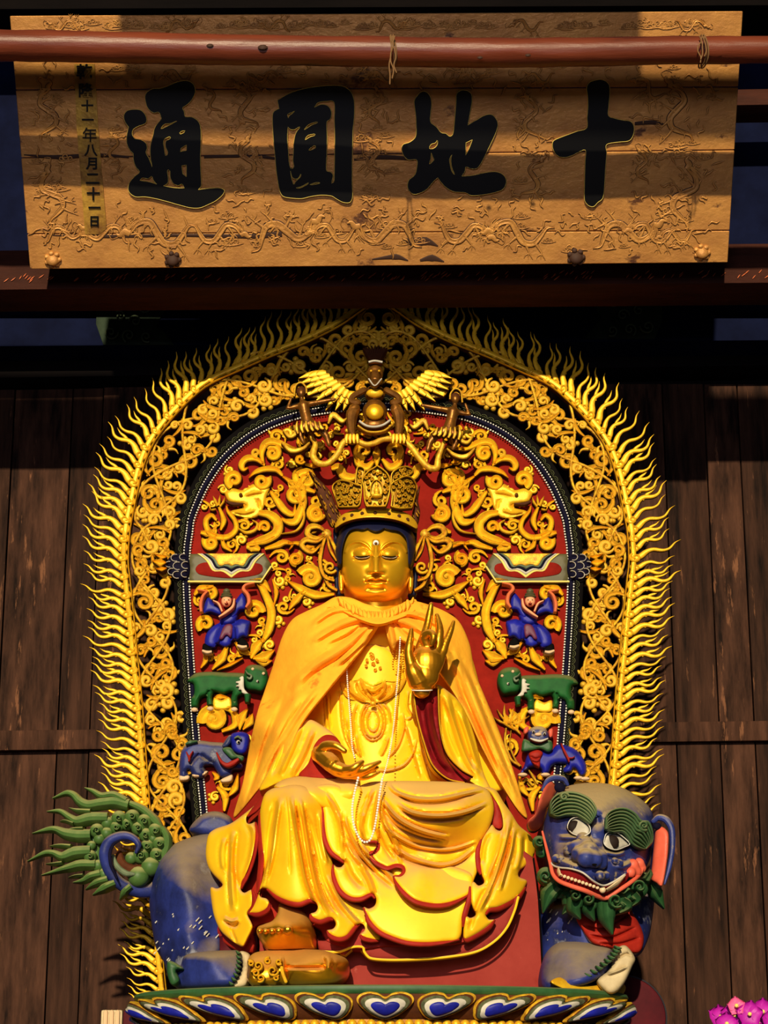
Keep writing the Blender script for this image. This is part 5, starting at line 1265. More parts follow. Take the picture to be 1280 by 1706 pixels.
rcY = tps([(815, 1375, -.55), (830, 1390, -.56), (800, 1440, -.6), (790, 1470, -.64), (820, 1460, -.62), (785, 1530, -.66), (775, 1560, -.64), (830, 1500, -.62), (860, 1470, -.5), (880, 1400, -.3), (885, 1420, -.28), (850, 1340, -.35), (830, 1310, -.35), (860, 1400, -.45)])
relief('side_drape', Bq((862, 395), (882, 375), (905, 405), (935, 416), (952, 390), (946, 320), (920, 250), (872, 172), (825, 128), (900, 140), (960, 230), (1010, 300), (1060, 380), (1130, 440), (1165, 510), (1160, 580), (1120, 640), (1065, 680), (1058, 722), (1112, 748), (1100, 792), (1060, 850), (1000, 892), (920, 930), (862, 940), (838, 972), (858, 1006), (897, 1010), (860, 1052), (790, 1102), (712, 1142), (690, 1132), (690, 1060), (702, 982), (735, 997), (772, 975), (752, 930), (735, 870), (736, 790), (757, 755), (790, 782), (828, 760), (812, 710), (797, 650), (792, 560), (812, 480)), rcY, GD, st, step=3.4, edge=6, drop=.03, thick=.1,
       folds=[(Bq((1000, 310), (980, 450), (940, 600), (880, 780), (790, 960)), 4, .03), (Bq((1030, 400), (1010, 540), (970, 680), (930, 820)), 3.4, .028), (Bq((960, 420), (920, 560), (850, 740)), 3, .025), (Bq((1010, 400), (985, 540), (930, 700), (860, 850)), 2.4, -.025), (Bq((1070, 430), (1070, 560), (1040, 680)), 4, .02), (Bq((1100, 460), (1100, 600)), 3, -.012), (Bq((870, 430), (830, 520), (815, 640)), 3, -.02), (Bq((830, 800), (780, 920), (730, 1080)), 3, -.02)])
relief('red_fold', Bq((870, 170), (925, 250), (948, 330), (945, 400), (900, 400), (870, 370), (890, 300), (888, 230)), -.5, 'red_lining', st, step=5, edge=4, drop=.02, thick=.05)
def lining(Yf, *runs):
    """dark red turned-under edge showing below a hem"""
    for r_ in runs:
        c = catmull(r_, 5)
        G().add(*ribbon_px([tuple(q) for q in c], [1.5, 4.6, 4.8, 4.6, 1.5], lambda x, y: Yf(x, y) + .03, .012, n=0)).make('hem_lining', ['red_lining', 'red_lining'], st)
lining(l1Y, Bq((10, 480), (60, 492), (110, 495), (124, 530), (100, 565), (74, 576), (100, 624), (150, 655), (185, 666), (240, 650), (284, 660), (292, 690), (268, 718), (226, 722)), Bq((222, 722), (242, 768), (302, 840), (372, 890), (470, 914), (560, 914), (650, 888), (737, 840)))
lining(l2Y, A((785, 100), (850, 168), (880, 262), (890, 382), (906, 474), (945, 554), (1005, 604), (1034, 630)), A((962, 645), (960, 705), (984, 786), (1024, 848), (1088, 886), (1160, 888), (1230, 860), (1258, 885)), A((1175, 950), (1200, 1000)) + Bq((55, 1016), (126, 1092), (228, 1140), (330, 1168), (450, 1174), (560, 1165), (662, 1144)))
lining(kY, A((360, 992), (430, 998), (492, 966), (512, 920)), A((490, 820), (560, 878), (640, 913), (720, 926), (790, 902), (830, 912)), A((798, 998), (812, 1028), (870, 1050), (930, 1030), (962, 1038)), A((918, 1116), (940, 1150), (1000, 1174), (1060, 1158), (1112, 1098), (1150, 1068)), A((1152, 1146), (1190, 1172), (1285, 1188)), A((436, 280), (440, 450), (450, 600), (436, 760), (424, 850)))
lining(r6Y, A((590, 72), (484, 170), (410, 246), (354, 304)), A((412, 345), (418, 420), (398, 562), (368, 664), (326, 766), (310, 814)), A((385, 822), (398, 880), (392, 942), (358, 992)))
lining(rcY, Bq((838, 978), (866, 946), (922, 938), (1002, 900), (1062, 858), (1104, 796)), Bq((690, 1136), (712, 1148), (790, 1110), (862, 1060), (898, 1014)), Bq((806, 480), (786, 560), (790, 650), (804, 710)), Bq((686, 1060), (697, 982), (728, 870), (732, 790)))
# --- foot
ftY = tps([(480, 1510, -.62), (500, 1515, -.62), (440, 1545, -.74), (480, 1545, -.8), (520, 1560, -.66), (525, 1575, -.6), (470, 1575, -.72), (430, 1560, -.7)])
foot = relief('foot', A((585, 915), (700, 930), (780, 1015), (830, 1110), (842, 1180), (825, 1245), (660, 1250), (500, 1245), (425, 1150), (422, 1090), (470, 1065), (530, 1040), (565, 985)), ftY, ['hand_gold', 'hand_gold'], st, step=3, edge=10, drop=.06, thick=.2)
for x, y, r_ in ((440, 1105, 17), (480, 1108, 18), (527, 1106, 19), (575, 1104, 20), (640, 1098, 33)):
    q = A((x, y))[0]; make('toe', *ball_geo(at(q[0], q[1] + 2, float(ftY(np.array([q[0]]), np.array([q[1]]))[0]) - .012), 1.15 * r_ / 4.2667 * mpp(-.79), 14, 10, (1, 1.5, 1.05)), 'hand_gold', foot)
# --- head
K6 = K(540, 860, 7.53); fx, fy = 626.5, 931.0
YH = -.05
def ell(a, c, b, n=2.5):
    def f(x, y):
        u = np.abs((x - fx) / a) ** n + np.abs((y - fy) / c) ** n
        return YH - b * np.clip(1 - u, 0, 1) ** (1 / n)
    return f
headY = ell(60, 73, .23)
browL = catmull(K6((262, 450), (310, 365), (380, 325), (460, 325), (540, 365), (590, 430), (618, 500)), 6)
def mirf(c): return np.array([(2 * fx - a, b) for a, b in c])
def faceX(x, y):
    P = np.stack([x, y], 1); d = np.zeros(len(x))
    for br in (browL, mirf(browL)):
        q, t = seg_dist(P, br); d -= .015 * np.exp(-(q / 1.7) ** 2)
    for s in (-1, 1):
        ex, ey = fx + s * 23.5, 921.0
        u = ((x - ex) / 17) ** 2 + ((y - ey - 2) / 13.5) ** 2
        d += .026 * np.exp(-u ** 2 * .8)                                   # socket
        u = ((x - ex) / 13.5) ** 2 + ((y - ey - 1) / 10) ** 2
        d -= .030 * np.clip(1 - u, 0, 1) ** .6                             # lowered lid over the eyeball
        sl = np.array([(ex - s * -13, 927.5), (ex - s * -6, 929.4), (ex, 929.6), (ex + s * -7, 929), (ex + s * -12, 927.8)])
        q, t = seg_dist(P, catmull(sl, 4)); d += .022 * np.exp(-(q / 1.25) ** 2)
        q, t = seg_dist(P, catmull(sl + np.array([0, 3.2]), 4)); d -= .005 * np.exp(-(q / 1.6) ** 2)
        q, t = seg_dist(P, catmull(sl + np.array([0, 6.2]), 4)); d += .004 * np.exp(-(q / 1.4) ** 2)
        u = ((x - fx - s * 10.2) / 4.6) ** 2 + ((y - 951.5) / 3.6) ** 2; d -= .018 * np.exp(-u)          # nostril wing
        u = ((x - fx - s * 20) / 12) ** 2 + ((y - 962) / 16) ** 2; d -= .008 * np.exp(-u)                 # cheek
        u = ((x - fx - s * 18) / 3.2) ** 2 + ((y - 967) / 3.4) ** 2; d += .016 * np.exp(-u)               # mouth corner
    t = np.clip((y - 903) / (952 - 903), 0, 1)
    wn = 4.2 + 3.6 * t
    hn = (.010 + .062 * t ** 1.15) * np.where(y < 953, 1, np.exp(-((y - 953) / 2.2) ** 2)) * (y > 900)
    d -= hn * np.exp(-(np.abs(x - fx) / wn) ** 3.2)
    up = catmull([(fx - 19, 967.5), (fx - 10, 963.8), (fx - 4, 963), (fx, 964.4), (fx + 4, 963), (fx + 10, 963.8), (fx + 19, 967.5)], 5)
    q, t = seg_dist(P, up); d -= .02 * np.exp(-(q / 2.4) ** 2)
    q, t = seg_dist(P, catmull([(fx - 17, 968), (fx - 8, 967.6), (fx, 968.8), (fx + 8, 967.6), (fx + 17, 968)], 5)); d += .024 * np.exp(-(q / 1.4) ** 2)
    q, t = seg_dist(P, np.array([(fx - 11, 972.6), (fx, 973.8), (fx + 11, 972.6)])); d -= .022 * np.exp(-(q / 2.9) ** 2)
    q, t = seg_dist(P, np.array([(fx - 14, 980.5), (fx, 982), (fx + 14, 980.5)])); d += .013 * np.exp(-(q / 3) ** 2)
    u = ((x - fx) / 16) ** 2 + ((y - 991) / 9) ** 2; d -= .018 * np.exp(-u)
    u = ((x - fx) / 2.2) ** 2 + ((y - 958) / 3.5) ** 2; d += .005 * np.exp(-u)
    return d
a = np.linspace(0, 2 * math.pi, 72, endpoint=False)
sg = lambda v, n: np.sign(v) * np.abs(v) ** (2 / n)
fo = np.stack([fx + 59.2 * sg(np.cos(a), 2.6), fy + 72 * sg(np.sin(a), 2.6)], 1)
fo = fo[fo[:, 1] > 866]
face = relief('face', [tuple(q) for q in fo], headY, ['face_gold', 'face_gold'], st, step=1.5, edge=0, thick=.22, smooth=False, extra=faceX, smooth_angle=180, ostep=1.6)
for s in (-1, 1):
    c = [(fx + s * 10.5, 927.6), (fx + s * 16, 928.6), (fx + s * 23, 929.4), (fx + s * 30, 929.2), (fx + s * 35.5, 927.8)]
    fY = lambda x, y: headY(x, y) + faceX(x, y)
    e_ = G().add(*ribbon_px([(a_, b_ + 1.0) for a_, b_ in c], [.4, 1.7, 1.9, 1.6, .4], lambda x, y: fY(x, y) - .003, .003)).make('eye', ['tooth', 'dark_gold'], face)
    G().add(*ribbon_px(c, [.4, 1.3, 1.5, 1.3, .4], lambda x, y: fY(x, y) - .006, .003)).make('eye_slit', ['pupil', 'pupil'], e_)
make('forehead_jewel', *ball_geo(at(626.5, 904.5, -.285), 5.2 * mpp(-.28), 14, 9, (1, .5, 1)), 'pearl', face)
make('forehead_jewel', *ball_geo(at(626.5, 905, -.297), 2.6 * mpp(-.28), 12, 8, (1, .6, .8)), 'dark_gold', face)
make('back_of_head', *ball_geo(at(fx, 925, YH + .06), .2, 28, 18, (.93, .95, 1.1)), 'hair_blue', st, smooth=180)
hairY = ell(68, 78, .265)
relief('hair', K6((120, 160), (180, 90), (300, 55), (450, 38), (660, 32), (880, 42), (1030, 70), (1130, 120), (1165, 190), (1160, 330), (1130, 480), (1095, 610), (1062, 600), (1050, 420), (1030, 280), (960, 200), (900, 180), (850, 176), (755, 153, 1), (700, 185), (650, 194), (600, 182), (545, 152, 1), (480, 170), (400, 160), (320, 185), (265, 270), (225, 420), (215, 600), (175, 600), (140, 440), (118, 280)), hairY, 'hair_blue', st, step=3, edge=3, drop=.012, thick=.1)
for s in (0, 1):
    mm = (lambda p: p) if s == 0 else (lambda p: mirror(p, fx))
    relief('ear', mm(K6((215, 600), (235, 700), (250, 800), (248, 900), (225, 950), (195, 930), (180, 830), (185, 700))), YH - .06, 'face_gold', st, step=2.5, edge=4, drop=.03, thick=.06)
    relief('hair_lock', mm(K6((120, 640), (190, 650), (190, 900), (250, 985), (150, 990), (130, 850))), YH + .0, 'hair_blue', st, step=4, edge=4, drop=.02, thick=.05)
make('neck', *tube_geo([at(fx, 960, .0), at(fx, 1040, .02)], [.125, .15], 24), 'face_gold', st)
# --- crown
kh = H2; crY = ell(80, 120, .285, 2.2)
crown = relief('crown', kh((332, 580), (370, 515), (430, 480), (500, 462), (620, 450), (740, 460), (820, 480), (880, 515), (920, 570), (910, 605), (830, 562), (740, 537), (620, 526), (500, 532), (400, 558), (345, 605)), lambda x, y: crY(x, y), ['leaf_gold', 'bole'], st, step=3, edge=3, drop=.015, thick=.06)
for x, y in ((400, 530), (455, 505), (528, 492), (620, 488), (718, 494), (790, 510), (850, 535)):
    q = kh((x, y))[0]; make('stud', *ball_geo(at(q[0], q[1], float(crY(np.array([q[0]]), np.array([q[1]]))[0]) - .004), 3.4 * mpp(-.3), 10, 7, (1, .6, 1)), 'bole', crown)
G().add(*ribbon_px(kh((335, 600), (400, 560), (500, 532), (620, 524), (740, 536), (830, 562), (915, 606)), 1.6, lambda x, y: crY(x, y) - .002, .012)).make('crown_rim', ['leaf_gold', 'bole'], crown)
def leaf(pts, dy, mats=('carved_gold', 'bole'), n=9, seed=0, fig=None, name='crown_leaf'):
    Yf = lambda x, y: crY(x, np.full_like(y, 860.)) + dy + (y - 850) * .0006
    lf = relief(name, pts, Yf, list(mats), crown, step=3, edge=2.5, drop=.01, thick=.025)
    c = outline(pts, 3); g = G()
    g.add(*ribbon_px([tuple(q) for q in np.vstack([c, c[:1]])], 1.5, lambda x, y: Yf(x, y) - .002, .014, n=0)); g.make('leaf_border', ['leaf_gold', 'bole'], lf)
    R2 = random.Random(seed); lo, hi = c.min(0), c.max(0); P = []
    tries = 0
    while len(P) < n and tries < 900:
        tries += 1; q = np.array([R2.uniform(lo[0], hi[0]), R2.uniform(lo[1], hi[1])])
        if inside(q[None], c)[0] and seg_dist(q[None], np.vstack([c, c[:1]]))[0][0] > 3.4 and all(np.hypot(*(q - p)) > 5.6 for p in P) and (fig is None or np.hypot((q[0] - fig[0]) * 1.0, (q[1] - fig[1]) * .75) > 12): P.append(q)
    for q in P:
        sp = spiral(q, 3.6, .9, R2.uniform(0, 6), R2.choice((-1.3, 1.3)), 12)
        gg = G().add(*ribbon_px([tuple(p) for p in sp], 1.1, lambda x, y: Yf(x, y) - .004, .014, n=0, base=.004)); gg.add(*ball_geo(at(q[0], q[1], float(Yf(np.array([q[0]]), np.array([q[1]]))[0]) - .015), 1.5 * mpp(-.3), 7, 5))
        gg.make('filigree', ['leaf_gold', 'bole'], lf)
    return lf, Yf
cl, yf = leaf(kh((560, 450, 1), (545, 400), (540, 320), (530, 260), (570, 205), (610, 180), (635, 163, 1), (675, 190), (710, 225), (728, 280), (722, 350), (705, 420), (692, 450, 1)), -.02, n=20, seed=3, fig=kh((630, 335))[0])
fq = kh((630, 335))[0]; y0 = float(yf(np.array([fq[0]]), np.array([fq[1]]))[0]) - .012
fuse('seated_figure', [ball_geo(at(fq[0], fq[1] - 11, y0), 3.6 * mpp(-.3), 10, 8), ball_geo(at(fq[0], fq[1] - 1, y0), 6 * mpp(-.3), 10, 8, (.9, .8, 1.2)), ball_geo(at(fq[0], fq[1] + 8, y0), 9.5 * mpp(-.3), 12, 8, (1.1, .8, .42)), ball_geo(at(fq[0], fq[1] - 15.5, y0), 1.8 * mpp(-.3), 8, 6)], 'leaf_gold', cl, .003, 1)
G().add(*ribbon_px(ov(fq[0], fq[1] - 1, 10, 16, .6, -3.75, 14), 1.1, y0 + .008, .012, n=0)).make('halo', ['leaf_gold', 'bole'], cl)
leaf(kh((362, 455, 1), (335, 380), (318, 310), (365, 268), (430, 275), (490, 300), (522, 310), (512, 430), (492, 452, 1)), -.005, n=24, seed=4)
leaf(kh((735, 452, 1), (742, 380), (735, 300), (770, 270), (830, 240), (880, 250), (915, 310), (900, 390), (880, 460, 1), (800, 465)), -.005, n=24, seed=5)
leaf(kh((480, 290, 1), (485, 220), (500, 170), (545, 190), (530, 260), (522, 305, 1)), .01, n=6, seed=6)
leaf(kh((735, 295, 1), (740, 220), (790, 180), (850, 170), (890, 200), (850, 235), (780, 262)), .01, n=8, seed=7)
for k, p in enumerate((((148, 190), (215, 245), (300, 335), (345, 440), (372, 510), (340, 575), (300, 575), (262, 490), (205, 350), (185, 270)), ((900, 600), (880, 520), (895, 440), (915, 350), (940, 290), (925, 400), (940, 480), (925, 560)))):
    w = relief('crown_wing', kh(*p), -.12, ['bole', 'bole'], crown, step=4, edge=5, drop=.03, thick=.03)
    c = outline(kh(*p), 5); R2 = random.Random(11 + k); lo, hi = c.min(0), c.max(0); n = 0
    while n < (30 if k == 0 else 10):
        q = np.array([R2.uniform(lo[0], hi[0]), R2.uniform(lo[1], hi[1])])
        if not inside(q[None], c)[0]: continue
        n += 1
        G().add(*ribbon_px([(q[0], q[1]), (q[0] + 3.2, q[1] + 6.5)], [.6, 1.5, .4], -.122, .014, n=3, base=.004)).make('plume', ['carved_gold', 'bole'], w)
for q in (kh((210, 180))[0], kh((895, 175))[0], kh((500, 175))[0]):
    pass
for s in (0, 1):
    mm = (lambda p: p) if s == 0 else (lambda p: mirror(p, 626.5))
    def rib(name, w, *p, Y=-.06, m_=('carved_gold', 'bole')): G().add(*ribbon_px(mm(kh(*p)), [x / 4.267 for x in w], Y, .02, PROF_G)).make(name, list(m_), crown)
    make('bow_knot', *ball_geo(at(*mm(kh((275, 640)))[0], -.07), 9 * mpp(-.07), 12, 8, (1, .8, 1)), 'carved_gold', crown)
    rib('bow_loop', [10, 26, 24, 8], (275, 640), (220, 600), (160, 600), (140, 650), (200, 680), (270, 650))
    rib('bow_loop', [10, 24, 22, 8], (275, 650), (210, 700), (130, 690), (100, 730), (170, 780), (240, 720))
    rib('bow_ribbon', [12, 18, 16, 12], (270, 660), (240, 760), (230, 860), (260, 950), (330, 980))
    rib('bow_ribbon', [12, 16, 14, 8], (290, 660), (330, 740), (360, 830), (372, 900))
    rib('bow_ribbon', [8, 12, 12, 8], (280, 670), (300, 760), (345, 840))
    sp = [tuple(q) for q in spiral(mm(kh((300, 885)))[0], 48 / 4.267, 14 / 4.267, .5, 1.2, 18)]
    G().add(*ribbon_px(sp, [3, 3, 2.4], -.065, .022, n=0)).make('earring', ['leaf_gold', 'bole'], crown)
    make('earring_bead', *ball_geo(at(*mm(kh((300, 885)))[0], -.075), 3 * mpp(-.07), 10, 7), 'leaf_gold', crown)
    rib('bow_ribbon', [10, 16, 12], (250, 930), (290, 1010), (350, 1050), Y=-.05)

# --- hands (each one continuous skin)
Hh = K(650, 1000, 9.846); YR = -.5
def hp(*p):
    """points (u, v, dy) of the enlarged hand, dy metres towards the viewer"""
    q = Hh(*[(a_[0], a_[1]) for a_ in p]); return np.array([at(x, y, YR - d[2]) for (x, y), d in zip(q, p)])
s_ = mpp(-.5) / 9.846
def fing(r, *p):
    c = catmull(hp(*p), 6); return tube_geo(c, np.interp(np.linspace(0, 1, len(c)), np.linspace(0, 1, len(r)), r) * s_ * 1.28, 12)
geo = [tube_geo(hp((520, 1470, 0), (520, 1410, 0), (530, 1290, .005)), np.array([160, 185, 220]) * s_, 20, flat=.72), ball_geo(hp((600, 1020, .01))[0], 275 * s_, 22, 14, (1, .6, 1.1)), ball_geo(hp((560, 1220, .008))[0], 255 * s_, 22, 14, (1, .66, 1)),
       fing([120, 90, 70], (480, 1330, 0), (450, 1100, .01), (500, 780, .0)), fing([120, 90, 75], (520, 1340, 0), (560, 1050, .01), (640, 780, .01)), fing([120, 90, 75], (560, 1330, 0), (680, 1050, .01), (770, 800, .0)), fing([110, 85, 62], (590, 1320, 0), (770, 1060, .005), (860, 850, -.005)),
       fing([150, 120, 75], (470, 1330, .01), (390, 1180, .03), (340, 1040, .035)),
       fing([78, 64, 58, 46, 30], (340, 1040, .035), (310, 900, .04), (315, 760, .04), (340, 600, .035), (352, 480, .03)),                                  # thumb
       fing([74, 64, 58, 50, 34], (500, 780, 0), (560, 600, .0), (615, 420, -.01), (650, 230, -.015), (675, 70, -.015)),                                # index, straight
       fing([72, 66, 60, 52, 34], (640, 790, .01), (560, 620, .03), (650, 545, .06), (715, 600, .08), (680, 720, .075)),                                 # middle, bent over
       fing([72, 66, 58, 50, 32], (775, 800, 0), (800, 640, .005), (815, 500, .0), (795, 370, -.01), (768, 245, -.015)),                                 # ring
       fing([64, 54, 48, 42, 26], (865, 850, -.005), (915, 700, -.01), (960, 590, -.015), (1005, 470, -.02), (1045, 350, -.025))]
hand = fuse('raised_hand', geo, 'hand_gold', st, .0035, 7)
c = at(*Hh((525, 1475))[0], YR + .0); aa = np.linspace(0, 2 * math.pi, 32, endpoint=False)
make('bracelet', *tube_geo(np.stack([c[0] + 172 * s_ * np.cos(aa), c[1] + 135 * s_ * np.sin(aa), c[2] - .012 * np.sin(-aa) - .01 * np.cos(aa) * 0], 1), 10 * s_, 8, closed=True), 'pearl', hand)
H3 = K(490, 1200, 7.111); YL = -.62; s2 = mpp(YL) / 7.111
def lp(*p):
    q = H3(*[(a_[0], a_[1]) for a_ in p]); return np.array([at(x, y, YL - d[2]) for (x, y), d in zip(q, p)])
def f3(r, *p):
    c = catmull(lp(*p), 6); return tube_geo(c, np.interp(np.linspace(0, 1, len(c)), np.linspace(0, 1, len(r)), r) * s2 * 1.15, 12)
geo = [f3([95, 100, 95], (300, 400, -.12), (360, 440, -.05), (450, 520, .0)), f3([90, 80, 62], (360, 440, -.04), (470, 545, .0), (600, 590, .02)), f3([85, 75, 50], (380, 470, -.05), (520, 590, .0), (680, 630, .0)), f3([70, 60, 40], (400, 500, -.06), (560, 620, -.02), (720, 660, -.02)),
       f3([70, 52, 46, 30], (330, 360, -.06), (380, 300, .0), (490, 300, .03), (600, 365, .04)),                       # thumb
       f3([56, 46, 40, 24], (590, 590, .02), (690, 575, .05), (760, 530, .055), (810, 492, .05)),
       f3([50, 44, 38, 20], (680, 625, .0), (800, 590, .04), (910, 545, .045), (1018, 492, .04)),
       f3([44, 40, 34, 18], (690, 640, -.02), (800, 620, .015), (900, 590, .02), (990, 560, .02)),
       f3([40, 36, 32, 16], (720, 665, -.03), (830, 672, .0), (920, 650, .01), (1012, 615, .01))]
fuse('resting_hand', geo, 'hand_gold', st, .0035, 3)

# ============================================================ the cloth cape laid over the statue's shoulders
cape = thing('cape', 'orange yellow cloth cape draped over the shoulders of the golden statue', 'cape', at(625, 1040, -.1))
clY = tps([(640, 1025, -.26), (600, 1010, -.2), (560, 1000, -.12), (500, 1030, -.05), (470, 1080, .0), (450, 1170, .02), (420, 1260, .03), (395, 1350, .05), (560, 1080, -.28), (500, 1160, -.26), (540, 1140, -.3), (600, 1070, -.27), (470, 1240, -.3), (440, 1300, -.22), (410, 1330, -.1), (440, 1200, -.14), (520, 1080, -.22)])
relief('left_panel', D((500, 38), (440, 36), (385, 66), (320, 95), (262, 130), (222, 200), (190, 300), (150, 420), (120, 510), (90, 640), (60, 800), (22, 935), (60, 905), (150, 795), (215, 735), (300, 560), (400, 430), (500, 312), (572, 222), (620, 150), (640, 112), (622, 82), (560, 62)), clY, 'cape_cloth', cape, step=4, edge=5, drop=.02, thick=.025,
       folds=[(D((610, 130), (480, 240), (340, 330), (250, 420)), 7, .03), (D((620, 140), (540, 230), (440, 320)), 4, .025), (D((590, 110), (460, 150), (340, 220)), 5, .025), (D((560, 90), (440, 90), (340, 150)), 4, .02), (D((600, 120), (500, 190), (400, 240)), 3, -.02), (D((500, 80), (400, 90)), 3, -.012), (D((300, 420), (220, 560), (160, 700), (110, 850)), 8, .03), (D((380, 400), (280, 530), (190, 680), (130, 800)), 4, .02), (D((240, 430), (170, 580), (100, 800)), 4, -.02), (D((150, 650), (100, 800), (60, 900)), 3, -.015)])
crY2 = tps([(640, 1025, -.26), (680, 1010, -.18), (740, 1010, -.06), (780, 1060, .0), (800, 1140, .0), (830, 1220, .02), (870, 1340, .0), (870, 1360, .0), (700, 1060, -.26), (740, 1130, -.24), (780, 1200, -.2), (820, 1290, -.12), (760, 1080, -.12), (660, 1075, -.28)])
relief('right_panel', D((640, 112), (660, 85), (705, 66), (745, 50), (820, 66), (900, 100), (952, 142), (992, 232), (1012, 340), (1052, 440), (1102, 560), (1162, 720), (1212, 880), (1228, 945), (1190, 912), (1120, 802), (1040, 652), (980, 522), (920, 422), (868, 345), (800, 262), (735, 225), (700, 215), (680, 250), (655, 205)), crY2, 'cape_cloth', cape, step=4, edge=5, drop=.02, thick=.025,
       folds=[(D((660, 120), (760, 150), (860, 220), (930, 330)), 6, .03), (D((650, 120), (670, 180), (680, 240)), 4, .02), (D((670, 110), (780, 110), (880, 160)), 4, .022), (D((680, 130), (720, 180), (780, 230)), 3, -.02), (D((920, 260), (990, 420), (1060, 600), (1140, 780)), 6, .03), (D((960, 300), (1030, 480), (1120, 700), (1190, 880)), 4, .022), (D((940, 380), (1020, 560), (1110, 760)), 3, -.025)])
g = G()
for k in range(19):
    t = k / 18; x = 566 + 122 * t; y = 1001 + 24 * math.sin(t * math.pi); x2 = 572 + 110 * t; y2 = y + 9 + 4 * math.sin(t * math.pi)
    Yc = -.14 - .14 * math.sin(t * math.pi)
    j_ = rng.uniform(-2.5, 2.5); g.add(*ribbon_px([(x + j_, y - 3), ((x + x2) / 2 + 1, (y + y2) / 2), (x2 - j_, y2 + rng.uniform(-3, 6))], np.array([2.2, 4.8, 1.6]) * rng.uniform(.75, 1.3), Yc, .016 + rng.uniform(0, .012)))
g.make('gathered_collar', ['cape_cloth', 'cape_cloth'], cape)
relief('collar_band', [(560, 998), (580, 1003), (600, 1012), (628, 1018), (655, 1012), (676, 1004), (692, 998), (696, 1012), (680, 1024), (655, 1034), (630, 1040), (605, 1034), (575, 1020), (556, 1010)], tps([(560, 1004, -.1), (628, 1022, -.27), (692, 1004, -.1), (600, 1020, -.22), (660, 1020, -.22)]), 'cape_cloth', cape, step=4, edge=3, drop=.012, thick=.04)
# ============================================================ prayer beads
bd = thing('prayer_beads', 'string of small white prayer beads hanging over the golden statue\'s chest and lap', 'beads', at(612, 1402, -.8))
def beads(name, pts, Ys, r_=2.1, sp=4.3):
    c = resample(catmull(pts, 8), sp); Yv = np.interp(np.linspace(0, 1, len(c)), np.linspace(0, 1, len(Ys)), Ys)
    g = G()
    for q, y in zip(c, Yv): g.add(*ball_geo(at(q[0], q[1], y), r_ * mpp(y), 7, 5))
    o = g.make(name, ['pearl'], bd); o['kind'] = 'stuff'
beads('bead_strand', [(578, 1116), (580, 1150), (584, 1200), (587, 1245), (591, 1262)], [-.26, -.27, -.3, -.34, -.4], 1.5, 3.3)
beads('bead_strand', [(667, 1062), (665, 1100), (661, 1150), (657, 1200), (651, 1245), (643, 1280), (636, 1300)], [-.28, -.28, -.28, -.3, -.36, -.55, -.7], 1.5, 3.3)
beads('bead_strand', [(597, 1296), (590, 1325), (587, 1350), (590, 1375), (599, 1396), (608, 1403), (617, 1399), (624, 1380), (629, 1350), (633, 1322), (637, 1298)], [-.72, -.74, -.77, -.78, -.78, -.79, -.78, -.76, -.74], 2.2, 4.4)
# ============================================================ lotus base, seat, footrest
Z0 = float(at(640, 1640, -.95)[2])
LX = float(at(635, 1660, -.35)[0]); LA, LB, LYc = 405 * mpp(-.35), .6, -.35
lot = thing('lotus_base', 'wide painted lotus pedestal with blue heart petals and a green rim under the statue', 'pedestal', (LX, LYc, 0))
def lring(th, k, z):      # th=0 towards the viewer
    return np.stack([LX + LA * k * np.sin(th), LYc - LB * k * np.cos(th), np.broadcast_to(z, np.shape(th))], -1)
def loft(name, prof, m_, n=96):
    th = np.linspace(0, 2 * math.pi, n, endpoint=False); v = np.concatenate([lring(th, k, z) for k, z in prof]); f = []
    for i in range(len(prof) - 1):
        for j in range(n):
            l = (j + 1) % n; f.append([i * n + j, (i + 1) * n + j, (i + 1) * n + l, i * n + l])
    f.append(list(range(n))[::-1] if False else list(range(n))); f.append([(len(prof) - 1) * n + j for j in range(n)][::-1])
    return make(name, v, f, m_, lot, smooth=40)
loft('rim', [(.985, Z0), (1.0, Z0 - .006), (1.005, Z0 - .02), (.995, Z0 - .036), (.98, Z0 - .042)], 'green_paint')
loft('cup', [(.96, Z0 - .001), (.985, Z0 - .04), (.975, Z0 - .08), (.945, Z0 - .115), (.9, Z0 - .145), (.86, Z0 - .155)], 'bole')
loft('bead_ground', [(.88, Z0 - .145), (.9, Z0 - .15), (.9, Z0 - .19), (.88, Z0 - .2)], 'dark_gold')
loft('plinth', [(.86, Z0 - .195), (.9, Z0 - .25), (.92, Z0 - .5), (.92, 0.0)], 'maroon')
